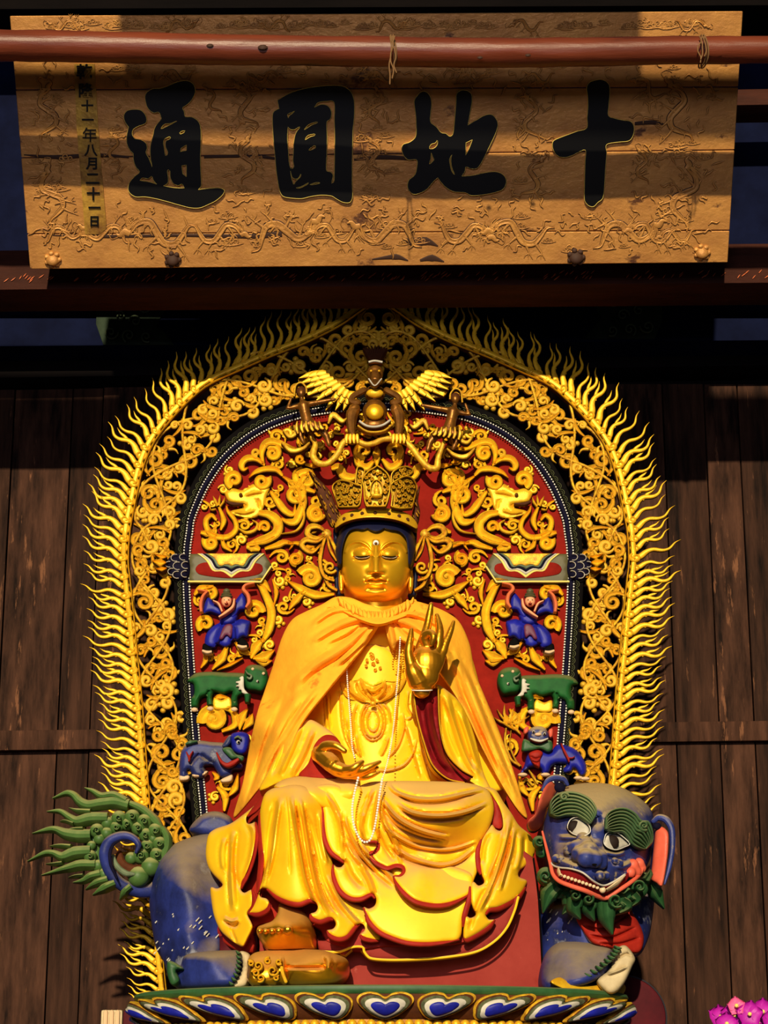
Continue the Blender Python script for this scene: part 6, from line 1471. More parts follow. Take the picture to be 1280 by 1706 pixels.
# arc length table of the front of the ellipse
ths = np.linspace(-1.9, 1.9, 800); pr = lring(ths, 1.0, 0.0); arc = np.concatenate([[0], np.cumsum(np.linalg.norm(np.diff(pr, axis=0), axis=1))]); arc -= np.interp(0, ths, arc)
def th_of(s): return np.interp(s, arc, ths)
PW = .262
hz = [(0, .04), (.14, .1), (.3, .26), (.44, .5), (.5, .72), (.45, .9), (.3, 1.0), (.13, .96), (0, .82)]
heart = catmull([(a, b) for a, b in hz] + [(-a, b) for a, b in hz[-2:0:-1]], 5, True)
for k in range(-7, 8):
    s0 = k * PW + .02; shear = .075 * k; pet = None
    for lay, (sc_, m_) in enumerate(((1.0, 'carved_gold'), (.93, 'bole'), (.85, 'scallop'), (.7, 'white_paint'), (.5, 'blue_paint'))):
        h = (heart - np.array([0, .5])) * sc_ + np.array([0, .5 - .03 * lay])
        c = h.mean(0); rings = [h, c + (h - c) * .8, c + (h - c) * .45, c[None] + (h - c) * .1]
        vv = []; n = len(h)
        for ri, R_ in enumerate(rings):
            u, v_ = R_[:, 0], R_[:, 1]
            zz = Z0 - .158 + v_ * .124
            kk = np.interp(v_, [0, .3, .6, 1], [.925, .975, .992, 1.0])
            th = th_of(s0 + (u * .98) * PW + shear * (v_ - .5) * .9)
            bul = .012 + .007 * lay + (.0, .008, .012, .013)[ri] * (.6 if lay else 1) + .012 * np.clip(1 - (2 * u) ** 2, 0, 1)
            P_ = lring(th, kk, zz)
            nrm = np.stack([np.sin(th) / LA, -np.cos(th) / LB, np.zeros_like(th)], -1); nrm /= np.linalg.norm(nrm, axis=1)[:, None]
            vv.append(P_ + nrm * bul[:, None])
        base = lring(th_of(s0 + h[:, 0] * PW * .98 + shear * (h[:, 1] - .5) * .9), np.interp(h[:, 1], [0, .3, .6, 1], [.92, .965, .975, .98]), Z0 - .158 + h[:, 1] * .124)
        vv = np.concatenate([base] + vv); f = []
        for i in range(4):
            for j in range(n):
                l = (j + 1) % n; f.append([i * n + j, i * n + l, (i + 1) * n + l, (i + 1) * n + j])
        f.append([4 * n + j for j in range(n)])
        o = make('petal' if lay == 0 else ('petal_edge', 'petal_band', 'petal_rim', 'petal_heart')[lay - 1], vv, f, m_, lot if lay == 0 else pet, smooth=60)
        if lay == 0: pet = o
for k in range(-26, 27):
    th = float(th_of(k * .047)); p = lring(np.array([th]), .905, Z0 - .17)[0]
    o = inst(bead_me, 'bead', lot, p) if k > -26 else make('bead', *ball_geo(p, .021, 10, 7), 'leaf_gold', lot)
    if k == -26: bead_me = o.data
# the gilt foil fallen over the right of the rim
foil = relief('gilt_leaf', [(918, 1636), (932, 1628), (945, 1634), (960, 1640), (990, 1642), (1015, 1638), (1040, 1640), (1042, 1650), (1030, 1664), (1012, 1656), (1000, 1670), (985, 1658), (960, 1656), (940, 1648)], tps([(918, 1640, -.78), (960, 1645, -.7), (1000, 1650, -.6), (1042, 1650, -.42), (1020, 1665, -.55)]), ['leaf_gold', 'bole'], lot, step=4, edge=3, drop=.015, thick=.06)
# red block seat
seat = thing('block_seat', 'dark red painted block seat under the folds of the golden robe', 'seat', at(660, 1658, -.38))
relief('block', [(432, 1500, 1), (850, 1400, 1), (890, 1430, 1), (898, 1500), (906, 1659, 1), (432, 1659, 1)], -.36, 'red_block', seat, step=20, edge=4, drop=.02, thick=.5, smooth=False)
relief('side_board', [(366, 1560, 1), (430, 1540, 1), (430, 1658, 1), (366, 1620, 1)], -.3, 'maroon', seat, step=20, edge=3, drop=.015, thick=.3, smooth=False)
G().add(*ribbon_px([(889, 1430), (898, 1500), (906, 1656)], 1.3, -.37, .012)).make('corner_edge', ['black_paint', 'black_paint'], seat)
# gilded footrest
K8 = K(380, 1480, 4.923)
fr = thing('footrest', 'squat gilded footrest with a carved lobed end under the bare golden foot', 'footrest', at(490, 1643, -.8))
frY = tps([(490, 1610, -.9), (420, 1610, -.82), (560, 1605, -.8), (490, 1585, -.72), (490, 1635, -.8), (585, 1605, -.6)])
relief('cushion', K8((160, 590), (215, 530), (340, 508), (560, 500), (760, 505), (860, 530), (960, 570), (992, 615), (985, 700), (930, 750), (850, 785), (600, 800), (350, 805), (200, 795), (155, 735), (162, 650)), frY, 'hand_gold', fr, step=3.4, edge=12, drop=.1, thick=.25, folds=[(K8((460, 650), (640, 652), (800, 648)), 3, -.025), (K8((450, 560), (455, 650), (480, 760)), 2.4, .02), (K8((800, 530), (830, 600), (820, 680)), 5, .015)])
for k, (cx, cy, r_, m_) in enumerate(((370, 680, 50, 1), (250, 640, 40, -1), (230, 700, 34, 1), (330, 600, 30, -1), (420, 610, 26, 1), (270, 740, 36, -1), (190, 620, 26, 1), (400, 740, 26, -1))):
    sp = spiral(K8((cx, cy))[0], r_ / 4.923, 2, k * 1.7, 1.3 * m_, 18)
    Yl = float(frY(np.array([sp[0][0]]), np.array([sp[0][1]]))[0])
    G().add(*ribbon_px([tuple(q) for q in sp], [2.6, 2.4, 1.8], Yl - .004, .026, n=0)).make('lobe_scroll', ['leaf_gold', 'dark_gold'], fr)
c = catmull(K8((440, 650), (450, 700), (475, 765)), 5); make('edge_band', *tube_geo(at(c[:, 0], c[:, 1], -.9), .008, 8), 'leaf_gold', fr)

# ============================================================ the big blue lion that carries the statue
lion = thing('lion_mount', 'big blue painted lion with green mane and curled tail lying under the golden statue', 'lion', at(640, 1657, -.2))
U = K(40, 1290, 3.2); us = 3.2
hY = tps([(275, 1420, .0), (330, 1395, .02), (345, 1450, -.12), (300, 1480, -.28), (255, 1500, -.02), (260, 1560, -.05), (310, 1560, -.34), (350, 1560, -.26), (300, 1620, -.34), (280, 1600, -.2), (300, 1440, -.16)])
hau = relief('haunch', U((740, 425), (800, 372), (900, 332), (1000, 315), (1060, 340), (1080, 700), (1060, 960), (1000, 1110), (800, 1110), (745, 1000), (705, 930), (680, 800), (668, 660), (688, 560), (708, 480)), hY, 'lion_blue', lion, step=5, edge=16, drop=.12, thick=.5)
R3 = random.Random(3); n = 0; g = G()
while n < 30:
    x, y = R3.uniform(690, 1030), R3.uniform(740, 1000); q = U((x, y))[0]
    n += 1; yy = float(hY(np.array([q[0]]), np.array([q[1]]))[0])
    c = at(q[0], q[1], yy - .004); a_ = R3.uniform(.6, 1.2)
    g.add(*tube_geo([c, c + np.array([.012 * a_, 0, .014 * a_])], [.0035, .0025], 6))
g.make('fur_fleck', ['white_paint'], hau)['kind'] = 'stuff'
relief('back_ridge', U((880, 300), (935, 225), (1000, 198), (1060, 205), (1110, 240), (1120, 330), (960, 330)), .12, 'lion_blue', lion, step=5, edge=12, drop=.08, thick=.25)
hp_ = relief('hind_paw', U((860, 965), (960, 945), (1100, 938), (1150, 945), (1165, 1010), (1150, 1085), (1100, 1130), (900, 1140), (800, 1130), (765, 1065), (780, 1010), (830, 1025)), tps([(300, 1610, -.45), (350, 1600, -.62), (390, 1610, -.6), (340, 1640, -.6), (400, 1590, -.52), (285, 1640, -.4)]), 'lion_blue', lion, step=4, edge=12, drop=.08, thick=.3)
relief('toes', U((1150, 945), (1205, 962), (1200, 1040), (1185, 1125), (1110, 1135), (1150, 1070), (1165, 1010)), -.62, 'bone', hp_, step=4, edge=6, drop=.04, thick=.1)
for k in range(8):
    t = k / 7; x = 1145 - 40 * t + 18 * math.sin(t * 3); y = 955 + 165 * t
    G().add(*ribbon_px(U((x - 12, y - 12), (x, y), (x + 14, y + 2)), [1.2, 3.4, .8], -.63, .02)).make('fur_tuft', ['green_paint', 'green_paint'], hp_)
relief('fur_curl', U((765, 1000), (800, 1000), (855, 1040), (810, 1045), (830, 1100), (790, 1125), (765, 1070)), -.52, 'green_paint', hp_, step=4, edge=6, drop=.03, thick=.06)
# tail
W = K(40, 1300, 4.923); ws = 4.923; YTl = .1
def tubepx(k_, pts, r_, Y, seg=10, sc_=ws, flat=1.0):
    c = catmull(k_(*pts), 6); rr_ = np.interp(np.linspace(0, 1, len(c)), np.linspace(0, 1, len(r_)), r_) / sc_
    Yv = np.interp(np.linspace(0, 1, len(c)), np.linspace(0, 1, len(np.atleast_1d(Y))), np.atleast_1d(Y))
    return tube_geo(at(c[:, 0], c[:, 1], Yv), rr_ * mpp(0), seg, flat)
tail = make('tail', *tubepx(W, ((1180, 800), (1050, 900), (900, 900), (770, 830), (690, 720), (660, 600), (700, 500), (800, 455), (890, 470), (940, 530), (920, 590)), [70, 60, 56, 52, 48, 46, 44, 40, 32, 26, 14], [.15, .06, .0, -.02, -.02]), 'lion_blue', lion, smooth=60)
make('tail_groove', *tubepx(W, ((760, 800), (715, 700), (705, 600), (740, 520), (810, 490), (870, 510)), [8, 14, 14, 12, 8, 4], -.06), 'navy', tail)
make('tail_core', *tubepx(W, ((780, 600), (800, 680), (880, 730), (980, 720)), [30, 40, 44, 30], .05), 'bole', tail)
make('tail_inner', *tubepx(W, ((730, 620), (760, 700), (830, 760), (900, 770)), [14, 24, 26, 16], .0), 'grey_green', tail)
relief('curl_mass', W((505, 560), (525, 440), (620, 340), (760, 275), (900, 258), (1010, 298), (1110, 375), (1172, 480), (1160, 600), (1090, 710), (1020, 850), (920, 880), (880, 830), (960, 740), (1000, 640), (985, 520), (900, 430), (780, 420), (690, 470), (640, 560), (650, 660), (720, 780), (680, 830), (590, 760), (530, 680)), YTl - .02, 'tail_green', tail, step=5, edge=9, drop=.05, thick=.1)
for x, y, r_ in ((545, 625, 42), (555, 535, 30), (600, 415, 48), (685, 350, 40), (780, 312, 50), (890, 303, 50), (990, 340, 50), (1080, 415, 50), (1112, 520, 46), (1092, 612, 48), (1040, 710, 62), (940, 792, 68), (660, 770, 40), (610, 700, 38), (620, 480, 38), (680, 435, 40), (760, 388, 44), (850, 362, 42), (940, 398, 46), (1000, 450, 46), (1012, 540, 44), (960, 620, 54), (880, 640, 40), (1060, 480, 30)):
    q = W((x, y))[0]; b_ = make('curl_ball', *ball_geo(at(q[0], q[1], YTl - .045), 1.3 * r_ / ws * mpp(.1), 14, 10, (1, 1.1, 1)), 'tail_green', tail, smooth=180)
    if r_ > 41 and y < 650:
        sp = spiral(q, r_ * .6 / ws, r_ * .18 / ws, x, 1.2, 14); G().add(*ribbon_px([tuple(p) for p in sp], 1.3, YTl - .045 - r_ / ws * mpp(.1) * 1.33, .012, n=0)).make('curl_groove', ['tail_green', 'green_paint'], b_)
for p, w_ in ((((870, 215), (760, 190), (650, 200), (540, 215), (470, 185), (410, 125), (350, 110), (238, 152)), (50, 46, 42, 40, 30, 22, 4)),
             (((850, 185), (750, 135), (650, 140), (570, 95), (500, 66)), (34, 34, 30, 20, 3)),
             (((700, 320), (560, 320), (450, 345), (380, 310), (300, 260), (192, 260)), (46, 48, 40, 28, 20, 3)),
             (((560, 460), (450, 460), (350, 445), (270, 412), (195, 412), (72, 440)), (48, 50, 42, 28, 20, 3)),
             (((560, 590), (430, 600), (330, 635), (250, 605), (170, 605), (33, 668)), (46, 48, 38, 26, 20, 3)),
             (((600, 700), (480, 700), (390, 720), (290, 745), (148, 782)), (40, 40, 32, 20, 3)),
             (((640, 775), (560, 795), (490, 830), (405, 842)), (36, 32, 22, 3)), (((700, 820), (600, 850), (508, 900)), (32, 28, 3)), (((760, 850), (660, 895), (566, 945)), (34, 34, 3)), (((890, 880), (830, 930), (788, 985)), (30, 30, 3)),
             (((560, 270), (450, 260), (372, 230)), (22, 18, 2)), (((500, 410), (420, 412), (355, 410)), (16, 14, 2)), (((400, 555), (300, 545), (215, 545)), (20, 14, 2)), (((330, 690), (260, 695), (183, 690)), (16, 12, 2)), (((500, 790), (430, 795), (368, 802)), (14, 10, 2)), (((420, 370), (350, 345), (300, 342)), (14, 10, 2))):
    G().add(*ribbon_px(W(*p), np.array(w_) / ws * 1.15, YTl - .01, [.07, .07, .05, .012])).make('hair_tongue', ['tail_green', 'tail_green'], tail)
for p in (((860, 195), (980, 250), (1080, 340), (1140, 420)), ((1140, 400), (1180, 480), (1170, 580), (1120, 680))):
    G().add(*ribbon_px(W(*p), np.array([30, 40, 44, 26]) / ws, YTl, .06)).make('hair_tongue', ['tail_green', 'tail_green'], tail)
# foreparts, right
X = K(840, 1280, 2.909)
relief('forebody', X((140, 480), (180, 640), (330, 640), (600, 620), (720, 600), (715, 760), (690, 850), (650, 910), (560, 930), (500, 1060), (190, 1060), (178, 900), (170, 700)), tps([(900, 1480, -.2), (960, 1520, -.45), (1040, 1520, -.42), (1080, 1530, -.2), (930, 1600, -.42), (1040, 1590, -.45), (1010, 1560, -.48)]), 'lion_blue', lion, step=6, edge=14, drop=.1, thick=.5)
relief('bib', X((350, 725), (400, 700), (500, 740), (590, 655), (625, 700), (668, 780), (678, 840), (650, 895), (560, 880), (480, 865), (425, 845), (380, 785)), tps([(965, 1535, -.5), (1020, 1550, -.56), (1060, 1560, -.48), (1040, 1520, -.5)]), ['red_lining', 'white_paint'], lion, step=4, edge=5, drop=.04, thick=.08,
       folds=[(X((380, 760), (470, 780), (560, 740), (610, 700)), 2, -.016), (X((410, 810), (520, 820), (640, 770)), 2, -.016), (X((460, 850), (560, 850), (660, 820)), 2, -.016)])
fp = relief('foreleg', X((190, 925), (250, 850), (330, 838), (420, 845), (510, 862), (530, 900), (510, 975), (430, 1035), (330, 1065), (190, 1065)), tps([(910, 1610, -.55), (960, 1580, -.58), (1010, 1590, -.6), (960, 1620, -.7), (1000, 1620, -.68)]), 'lion_blue', lion, step=4, edge=14, drop=.1, thick=.3)
relief('toes', X((550, 872), (592, 860), (636, 920), (622, 962), (585, 1040), (545, 1085), (500, 1090), (450, 1030), (505, 980), (540, 925)), -.66, 'bone', fp, step=4, edge=7, drop=.05, thick=.15, folds=[(X((540, 930), (590, 900), (620, 910)), 2, -.012), (X((500, 1000), (560, 980), (600, 960)), 2, .012)])
for k in range(11):
    t = k / 10; x = 550 - 60 * t - 150 * t * t; y = 870 + 150 * t + 20 * t * t
    G().add(*ribbon_px(X((x - 18, y - 8), (x, y + 4), (x + 18, y + 4)), [1.2, 4, .8], -.68, .02)).make('fur_tuft', ['green_paint', 'green_paint'], fp)
R3 = random.Random(8); g = G()
for k in range(26):
    x, y = R3.uniform(200, 320), R3.uniform(690, 930); q = X((x, y))[0]; c = at(q[0], q[1], -.3 - .002 * (q[0] - 905)); g.add(*tube_geo([c - np.array([0, .06, 0]), c - np.array([-.01, .06, -.014])], [.0035, .0025], 6))
g.make('fur_fleck', ['white_paint'], lion)['kind'] = 'stuff'
# head
Z = K(880, 1290, 4.923); zs = 4.923
def zc(*c): return [(q[0], q[1], y) for q, y in zip(Z(*[(a_, b_) for a_, b_, _ in c]), [y for _, _, y in c])]
lhY = tps(zc((480, 690, -.82), (600, 860, -.78), (300, 780, -.74), (860, 800, -.62), (600, 300, -.66), (400, 150, -.5), (850, 250, -.46), (200, 300, -.5), (980, 500, -.46), (150, 600, -.52), (640, 1000, -.66), (440, 520, -.72), (640, 620, -.72), (1020, 640, -.4), (480, 75, -.38), (380, 440, -.64), (720, 550, -.64), (560, 560, -.74)))
def zy(x, y): return float(lhY(np.array([x]), np.array([y]))[0])
head = relief('head', Z((160, 290), (190, 210), (240, 150), (330, 95), (480, 70), (640, 75), (780, 112), (900, 182), (1000, 275), (1035, 380), (1032, 520), (1018, 640), (970, 760), (880, 870), (780, 955), (640, 1015), (500, 972), (330, 925), (225, 875), (190, 780), (150, 650), (122, 520), (132, 400)), lhY, 'lion_head_blue', lion, step=4, edge=20, drop=.16, thick=.45, smooth_angle=180,
              folds=[(Z((420, 480), (480, 560), (540, 600)), 8, .03), (Z((250, 520), (350, 520), (460, 540)), 4, .02), (Z((620, 640), (720, 660), (800, 640)), 4, .02), (Z((560, 330), (580, 420)), 6, -.03), (Z((240, 700), (330, 740), (420, 780)), 6, .02), (Z((720, 740), (780, 760), (860, 720)), 5, .02)])
def brow(up, lo, n, extra=None):
    u = catmull(Z(*up), 8); l = catmull(Z(*lo), 8)
    t = np.linspace(0, 1, 30); u = np.stack([np.interp(t, np.linspace(0, 1, len(u)), u[:, i]) for i in (0, 1)], 1); l = np.stack([np.interp(t, np.linspace(0, 1, len(l)), l[:, i]) for i in (0, 1)], 1)
    b_ = relief('brow', [tuple(q) for q in np.vstack([u[::2], l[::-1][::2]])], lambda x, y: lhY(x, y) - .03, 'brow_green', head, step=4, edge=5, drop=.03, thick=.08)
    for k in range(n):
        a_ = k / (n - 1); c = u * (1 - a_) + l * a_
        G().add(*ribbon_px([tuple(q) for q in c], [.8, 2.5, 2.5, .8], lambda x, y: lhY(x, y) - .032 - .02 * math.sin(math.pi * (.15 + .7 * a_)), .024, n=0)).make('brow_strand', ['brow_green', 'green_paint'], b_)
    if extra is not None:
        sp = spiral(Z(extra[:2])[0], extra[2] / zs, 2, extra[3], extra[4], 22)
        G().add(*ribbon_px([tuple(q) for q in sp], [3, 3, 2], lambda x, y: lhY(x, y) - .055, .03, n=0)).make('brow_curl', ['brow_green', 'green_paint'], b_)
brow(((180, 330), (185, 230), (260, 165), (380, 160), (490, 205), (548, 280), (550, 340), (515, 405)), ((185, 335), (240, 352), (310, 335), (390, 335), (440, 360), (475, 385), (500, 405), (512, 408)), 7, (290, 195, 40, 0, -1.3))
brow(((628, 455), (640, 350), (700, 300), (790, 290), (870, 330), (920, 390), (980, 400), (1012, 470), (1015, 560), (965, 618)), ((640, 462), (690, 478), (770, 475), (820, 520), (850, 570), (890, 600), (940, 618), (960, 620)), 8, (945, 430, 46, 1.0, 1.4))
for ol, (px_, py_, pr_) in ((((320, 430), (345, 378), (400, 360), (460, 388), (503, 440), (500, 488), (440, 514), (370, 498), (332, 465)), (380, 430, 54)), (((618, 560), (640, 492), (700, 478), (760, 508), (830, 575), (790, 602), (720, 626), (660, 612), (628, 588)), (688, 555, 60))):
    ey = relief('eye', Z(*ol), lambda x, y: lhY(x, y) - .03, ['white_paint', 'black_paint'], head, step=3, edge=9, drop=.03, thick=.06)
    q = Z((px_, py_))[0]; make('pupil', *ball_geo(at(q[0], q[1], zy(*q) - .028), pr_ / zs * mpp(-.65), 18, 10, (1, .4, 1)), 'pupil', ey)
    c = outline(Z(*ol), 3); G().add(*ribbon_px([tuple(p) for p in np.vstack([c, c[:1]])], 1.1, lambda x, y: lhY(x, y) - .012, .018, n=0)).make('eyelid', ['pearl', 'black_paint'], ey)
def lump(name, m_, *b_):
    return fuse(name, [ball_geo(at(*Z((x, y))[0], zy(*Z((x, y))[0]) - d), r_ / zs * mpp(-.7), 14, 10) for x, y, r_, d in b_], m_, head, .007, 10)
lump('nose', 'lion_head_blue', (350, 615, 66, .015), (395, 595, 60, .025), (420, 655, 70, .03), (475, 690, 76, .035), (540, 700, 72, .03), (590, 685, 70, .02), (600, 730, 56, .015), (500, 635, 88, .01), (470, 580, 74, .0), (450, 530, 60, .0))
for x, y in ((355, 655), (545, 740)): make('nostril', *ball_geo(at(*Z((x, y))[0], zy(*Z((x, y))[0]) - .065), 15 / zs * mpp(-.8), 10, 7, (1.5, .8, .6)), 'black_paint', head)
lump('cheek_lump', 'coral', (860, 745, 56, .0), (910, 730, 50, .0), (925, 770, 50, -.01), (880, 800, 58, -.005), (840, 805, 48, .0))
lump('cheek_lump', 'lion_head_blue', (230, 690, 40, .02), (270, 700, 36, .02)); lump('cheek_lump', 'lion_head_blue', (590, 830, 46, .02), (640, 830, 40, .02)); lump('cheek_lump', 'lion_head_blue', (750, 730, 40, .02), (710, 710, 34, .02))
relief('mouth', Z((215, 760), (240, 765), (350, 778), (450, 812), (540, 882), (620, 915), (700, 885), (800, 818), (840, 800), (800, 890), (720, 960), (640, 1005), (560, 985), (420, 935), (300, 890), (230, 850)), lambda x, y: lhY(x, y) - .012, ['sleeve_red', 'sleeve_red'], head, step=4, edge=3, drop=.01, thick=.05)
c = catmull(Z((118, 470), (150, 600), (185, 740), (205, 820), (255, 875), (350, 915), (470, 955), (570, 1000), (640, 1015), (730, 960), (830, 895), (915, 825), (945, 770)), 8)
make('lower_lip', *tube_geo(at(c[:, 0], c[:, 1], lhY(c[:, 0], c[:, 1]) - .03), np.interp(np.linspace(0, 1, len(c)), [0, .15, .5, .85, 1], [9, 15, 20, 18, 10]) / zs * mpp(-.7), 10), 'coral', head)
c = catmull(Z((170, 700), (205, 745), (260, 765), (350, 775), (450, 808), (540, 878), (620, 912), (700, 882), (795, 820)), 8)
make('upper_lip', *tube_geo(at(c[:, 0], c[:, 1], lhY(c[:, 0], c[:, 1]) - .03), 8 / zs * mpp(-.7), 8), 'white_paint', head)
for k in range(12):
    t = k / 11; q = Z((270 + 330 * t, 828 + 112 * t))[0]; make('tooth', *ball_geo(at(q[0], q[1], zy(*q) - .03), 15 / zs * mpp(-.7), 8, 6, (1, .8, 1)), 'tooth', head)
q = Z((612, 948))[0]; make('tooth', *ball_geo(at(q[0], q[1], zy(*q) - .035), 28 / zs * mpp(-.7), 10, 8), 'tooth', head)
for p, w_ in ((((640, 955), (720, 905), (795, 835)), [14, 22, 5]), (((245, 770), (250, 800), (262, 835)), [6, 14, 12])):
    G().add(*ribbon_px(Z(*p), np.array(w_) / zs, lambda x, y: lhY(x, y) - .025, .02)).make('fang', ['tooth', 'tooth'], head)
er = relief('ear', Z((10, 450), (0, 385), (60, 320), (95, 200), (145, 95), (200, 60), (235, 120), (205, 190), (150, 290), (115, 420), (60, 466)), tps([(885, 1375, -.42), (920, 1310, -.4), (900, 1345, -.5), (915, 1330, -.42)]), ['coral', 'lion_blue'], head, step=4, edge=6, drop=.03, thick=.06)
make('ear_rim', *tubepx(Z, ((120, 130), (160, 55), (220, 28), (290, 40), (325, 85)), [14, 22, 26, 24, 14], -.4, sc_=zs), 'lion_head_blue', er); q = Z((262, 108))[0]; make('ear_hollow', *ball_geo(at(*q, -.44), 48 / zs * mpp(-.4), 14, 9, (1, .6, .9)), 'navy', er)
er = relief('ear', Z((1050, 450), (1100, 430), (1150, 480), (1152, 600), (1140, 720), (1100, 922), (1050, 890), (1010, 860), (1020, 720), (1035, 560)), tps([(1095, 1385, -.42), (1110, 1420, -.46), (1100, 1470, -.5), (1088, 1450, -.44)]), ['coral', 'lion_blue'], head, step=4, edge=6, drop=.03, thick=.06)
make('ear_rim', *tubepx(Z, ((1030, 385), (1075, 355), (1135, 375), (1178, 450), (1185, 600), (1160, 760), (1120, 900)), [20, 28, 30, 26, 22, 18, 8], [-.38, -.4, -.42, -.44], sc_=zs), 'lion_head_blue', er); q = Z((1060, 425))[0]; make('ear_hollow', *ball_geo(at(*q, -.42), 34 / zs * mpp(-.4), 12, 8, (1, .6, .9)), 'navy', er)
# green mane and beard
mane = fuse('mane', [ball_geo(at(*Z((x, y))[0], Y_), r_ / zs * mpp(-.5), 12, 9, (1, .9, 1)) for x, y, r_, Y_ in ((90, 560, 62, -0.39), (110, 640, 52, -0.41), (150, 840, 85, -0.49), (200, 930, 78, -0.53), (260, 950, 72, -0.55), (370, 985, 80, -0.59), (480, 1015, 80, -0.59), (600, 1040, 78, -0.59), (700, 1030, 101, -0.57), (800, 1000, 78, -0.53), (900, 930, 93, -0.47), (960, 860, 59, -0.43))], 'green_paint', lion, .009, 3)
for x, y, r_, Y_ in ((140, 840, 56, -.6), (385, 1000, 50, -.72), (490, 1030, 50, -.72), (715, 1040, 66, -.72), (910, 930, 62, -.6), (90, 560, 40, -.48)):
    sp = spiral(Z((x, y))[0], r_ / zs, 2, x * .01, 1.4, 20); G().add(*ribbon_px([tuple(q) for q in sp], [2.6, 2.4, 1.6], Y_, .03, n=0)).make('mane_curl', ['green_paint', 'green_paint'], mane)
for p, w_, Y_ in ((((230, 930), (165, 1000), (120, 1140)), [66, 74, 6], -.56), (((330, 1010), (330, 1090), (280, 1150)), [60, 56, 5], -.58), (((390, 1030), (380, 1110), (430, 1190)), [76, 66, 6], -.64), (((510, 1060), (500, 1120), (545, 1205)), [70, 60, 5], -.64), (((640, 1060), (645, 1180), (690, 1315)), [84, 74, 7], -.66), (((760, 1050), (800, 1090), (700, 1160)), [50, 56, 6], -.62), (((850, 1000), (880, 1040), (840, 1090)), [50, 44, 5], -.56), (((990, 880), (1050, 990), (1115, 1105)), [60, 60, 4], -.34), (((960, 880), (990, 830), (1000, 785)), [36, 30, 4], -.5), (((120, 930), (150, 1000), (110, 1060)), [30, 34, 4], -.5)):
    G().add(*ribbon_px(Z(*p), np.array(w_) / zs, Y_, [.06, .06, .012], PROF_G)).make('beard_leaf', ['green_paint', 'green_paint'], mane)

# ============================================================ what stands beside
zst = float(at(200, 1684, .36)[2])
stand = thing('mandorla_stand', 'dark maroon lacquered stand with pale carved corner behind the lotus base', 'stand', (LX, .8, 0))
bev_box('body', (float(at(205, 1690, .36)[0]), .36, 0), (float(at(1062, 1690, .36)[0]), 1.2, zst), 'maroon', stand, .01)
bev_box('corner_post', (float(at(168, 1690, .34)[0]), .34, 0), (float(at(204, 1690, .34)[0]), .46, zst + .004), 'bone', stand, .012)
for k in range(3): 
    c = at(176 + 10 * k, 1696, .335); make('flute', *tube_geo([c + np.array([0, 0, .03]), c - np.array([0, 0, .5])], .012, 8), 'tan_foot', stand)
drum = thing('drum', 'dark maroon round lacquered drum standing at the right of the lotus base', 'drum', (float(at(1044, 1690, .2)[0]), .2, 0))
c = at(1044, 1694, .1); aa = np.linspace(0, 2 * math.pi, 48, endpoint=False); rD = 66 * mpp(.1); g = []
v = []; f = []
for k, (rk, dy) in enumerate(((.0, -.004), (.9, -.004), (.97, .0), (1.0, .02), (1.03, .09), (1.0, .2), (.97, .22), (.0, .225))):
    v.append(np.stack([c[0] + rD * max(rk, .01) * np.cos(aa), np.full(48, c[1] + dy), c[2] + rD * max(rk, .01) * np.sin(aa)], 1))
for i in range(7):
    for j in range(48):
        l = (j + 1) % 48; f.append([i * 48 + j, i * 48 + l, (i + 1) * 48 + l, (i + 1) * 48 + j])
make('shell', np.concatenate(v), f, 'maroon', drum, smooth=50)
for k, dy in enumerate((.05, .09)):
    make('hoop', *tube_geo(np.stack([c[0] + rD * 1.03 * np.cos(aa), np.full(48, c[1] + dy), c[2] + rD * 1.03 * np.sin(aa)], 1), .006, 6, closed=True), 'steel', drum)
bev_box('foot', (c[0] - .1, c[1] + .03, 0), (c[0] + .1, c[1] + .2, c[2] - rD * .97), 'maroon', drum, .01)
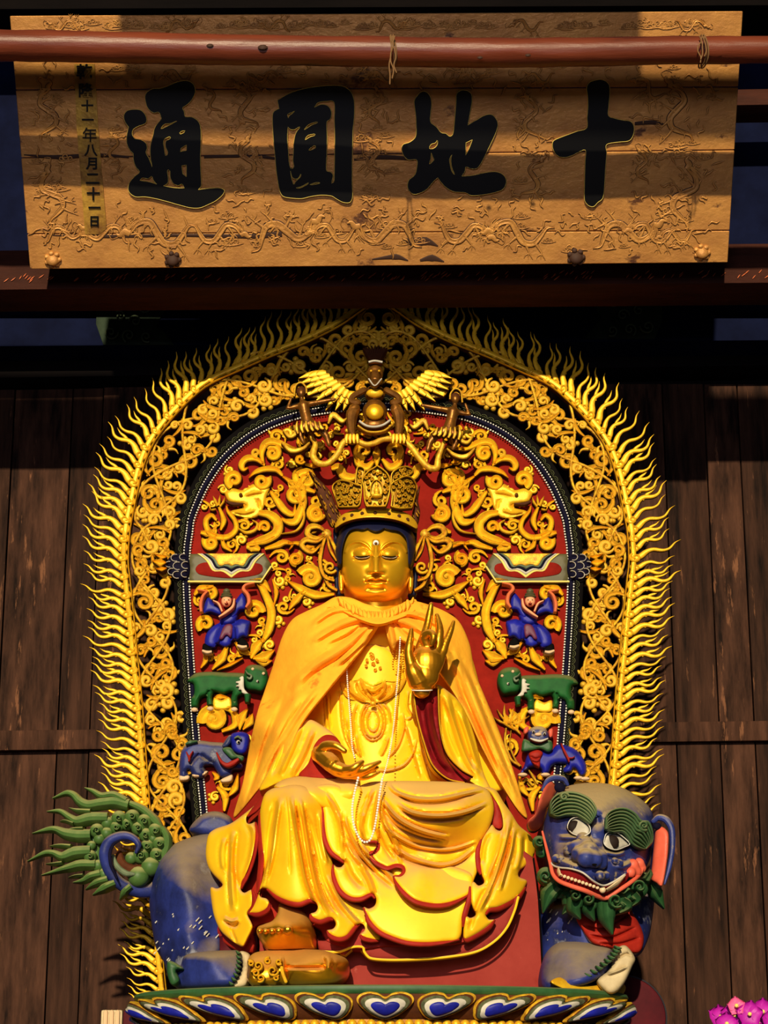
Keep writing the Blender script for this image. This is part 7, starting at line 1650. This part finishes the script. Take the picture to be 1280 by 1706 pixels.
# flowers in a tall floor vase, bottom right
vx, vy = float(at(1236, 1700, -1.3)[0]), -1.3
vz = float(at(1236, 1760, -1.3)[2])
vase = thing('flower_vase', 'bunch of bright magenta and pink orchids in a tall vase at the lower right corner', 'flowers', (vx, vy, 0))
n = 24; th = np.linspace(0, 2 * math.pi, n, endpoint=False); v = []; f = []
prof = [(.09, 0), (.1, .02), (.07, .2), (.09, .6), (.12, .9), (.11, 1.15), (.06, vz - .2), (.05, vz - .1), (.07, vz - .02), (.06, vz - .02), (.04, vz - .1)]
for r_, z in prof: v.append(np.stack([vx + r_ * np.cos(th), vy + r_ * np.sin(th), np.full(n, z)], 1))
for i in range(len(prof) - 1):
    for j in range(n):
        l = (j + 1) % n; f.append([i * n + j, i * n + l, (i + 1) * n + l, (i + 1) * n + j])
make('vase', np.concatenate(v), f + [list(range(n))[::-1]], 'white_paint', vase)
def petal_me(k_):
    u, w_ = np.meshgrid(np.linspace(0, 1, 7), np.linspace(-1, 1, 7), indexing='ij')
    x = u; y = w_ * .55 * np.sin(np.pi * np.clip(u, .03, .97) ** .8) ** .7; z = .22 * np.sin(u * 2.4) - .25 * w_ ** 2 * u
    vv = np.stack([x, y, z], -1).reshape(-1, 3); ff = [[i * 7 + j, (i + 1) * 7 + j, (i + 1) * 7 + j + 1, i * 7 + j + 1] for i in range(6) for j in range(6)]
    return vv, ff
pv, pf = petal_me(0)
R4 = random.Random(2)
for k, (x, y, s_, m_) in enumerate(((1200, 1694, 1.0, 'flower'), (1222, 1692, 1.1, 'flower'), (1248, 1690, 1.1, 'flower'), (1270, 1686, 1.1, 'flower'), (1236, 1702, 1.0, 'flower'), (1210, 1706, 1.0, 'flower'), (1262, 1704, 1.1, 'flower'), (1288, 1700, 1.0, 'flower'), (1226, 1676, .75, 'flower_pink'), (1246, 1688, .7, 'flower_pink'))):
    cc = at(x, y, vy - .03 * (k % 3)); g = G()
    for j in range(5):
        a_ = j / 5 * 6.283 + R4.uniform(-.2, .2) + 1.57; tl = R4.uniform(.2, .5)
        d = np.array([math.cos(a_), -tl, math.sin(a_)]); d /= np.linalg.norm(d); sx = np.cross(d, [0, 1, 0]); sx /= np.linalg.norm(sx); nz = np.cross(d, sx)
        g.add(cc + .055 * s_ * (pv[:, :1] * d + pv[:, 1:2] * sx * 1.0 - pv[:, 2:] * nz), pf)
    bl = g.make('blossom', [m_], vase)
    make('blossom_heart', *ball_geo(cc - np.array([0, .02, 0]), .009, 8, 6), 'rim_yellow', bl)
    p0 = np.array([vx, vy, vz - .1]); make('stem', *tube_geo(catmull(np.array([p0, p0 * .5 + cc * .5 + np.array([0, .03, .0]), cc + np.array([0, .012, 0])]), 5), .004, 6), 'leaf_green', vase)
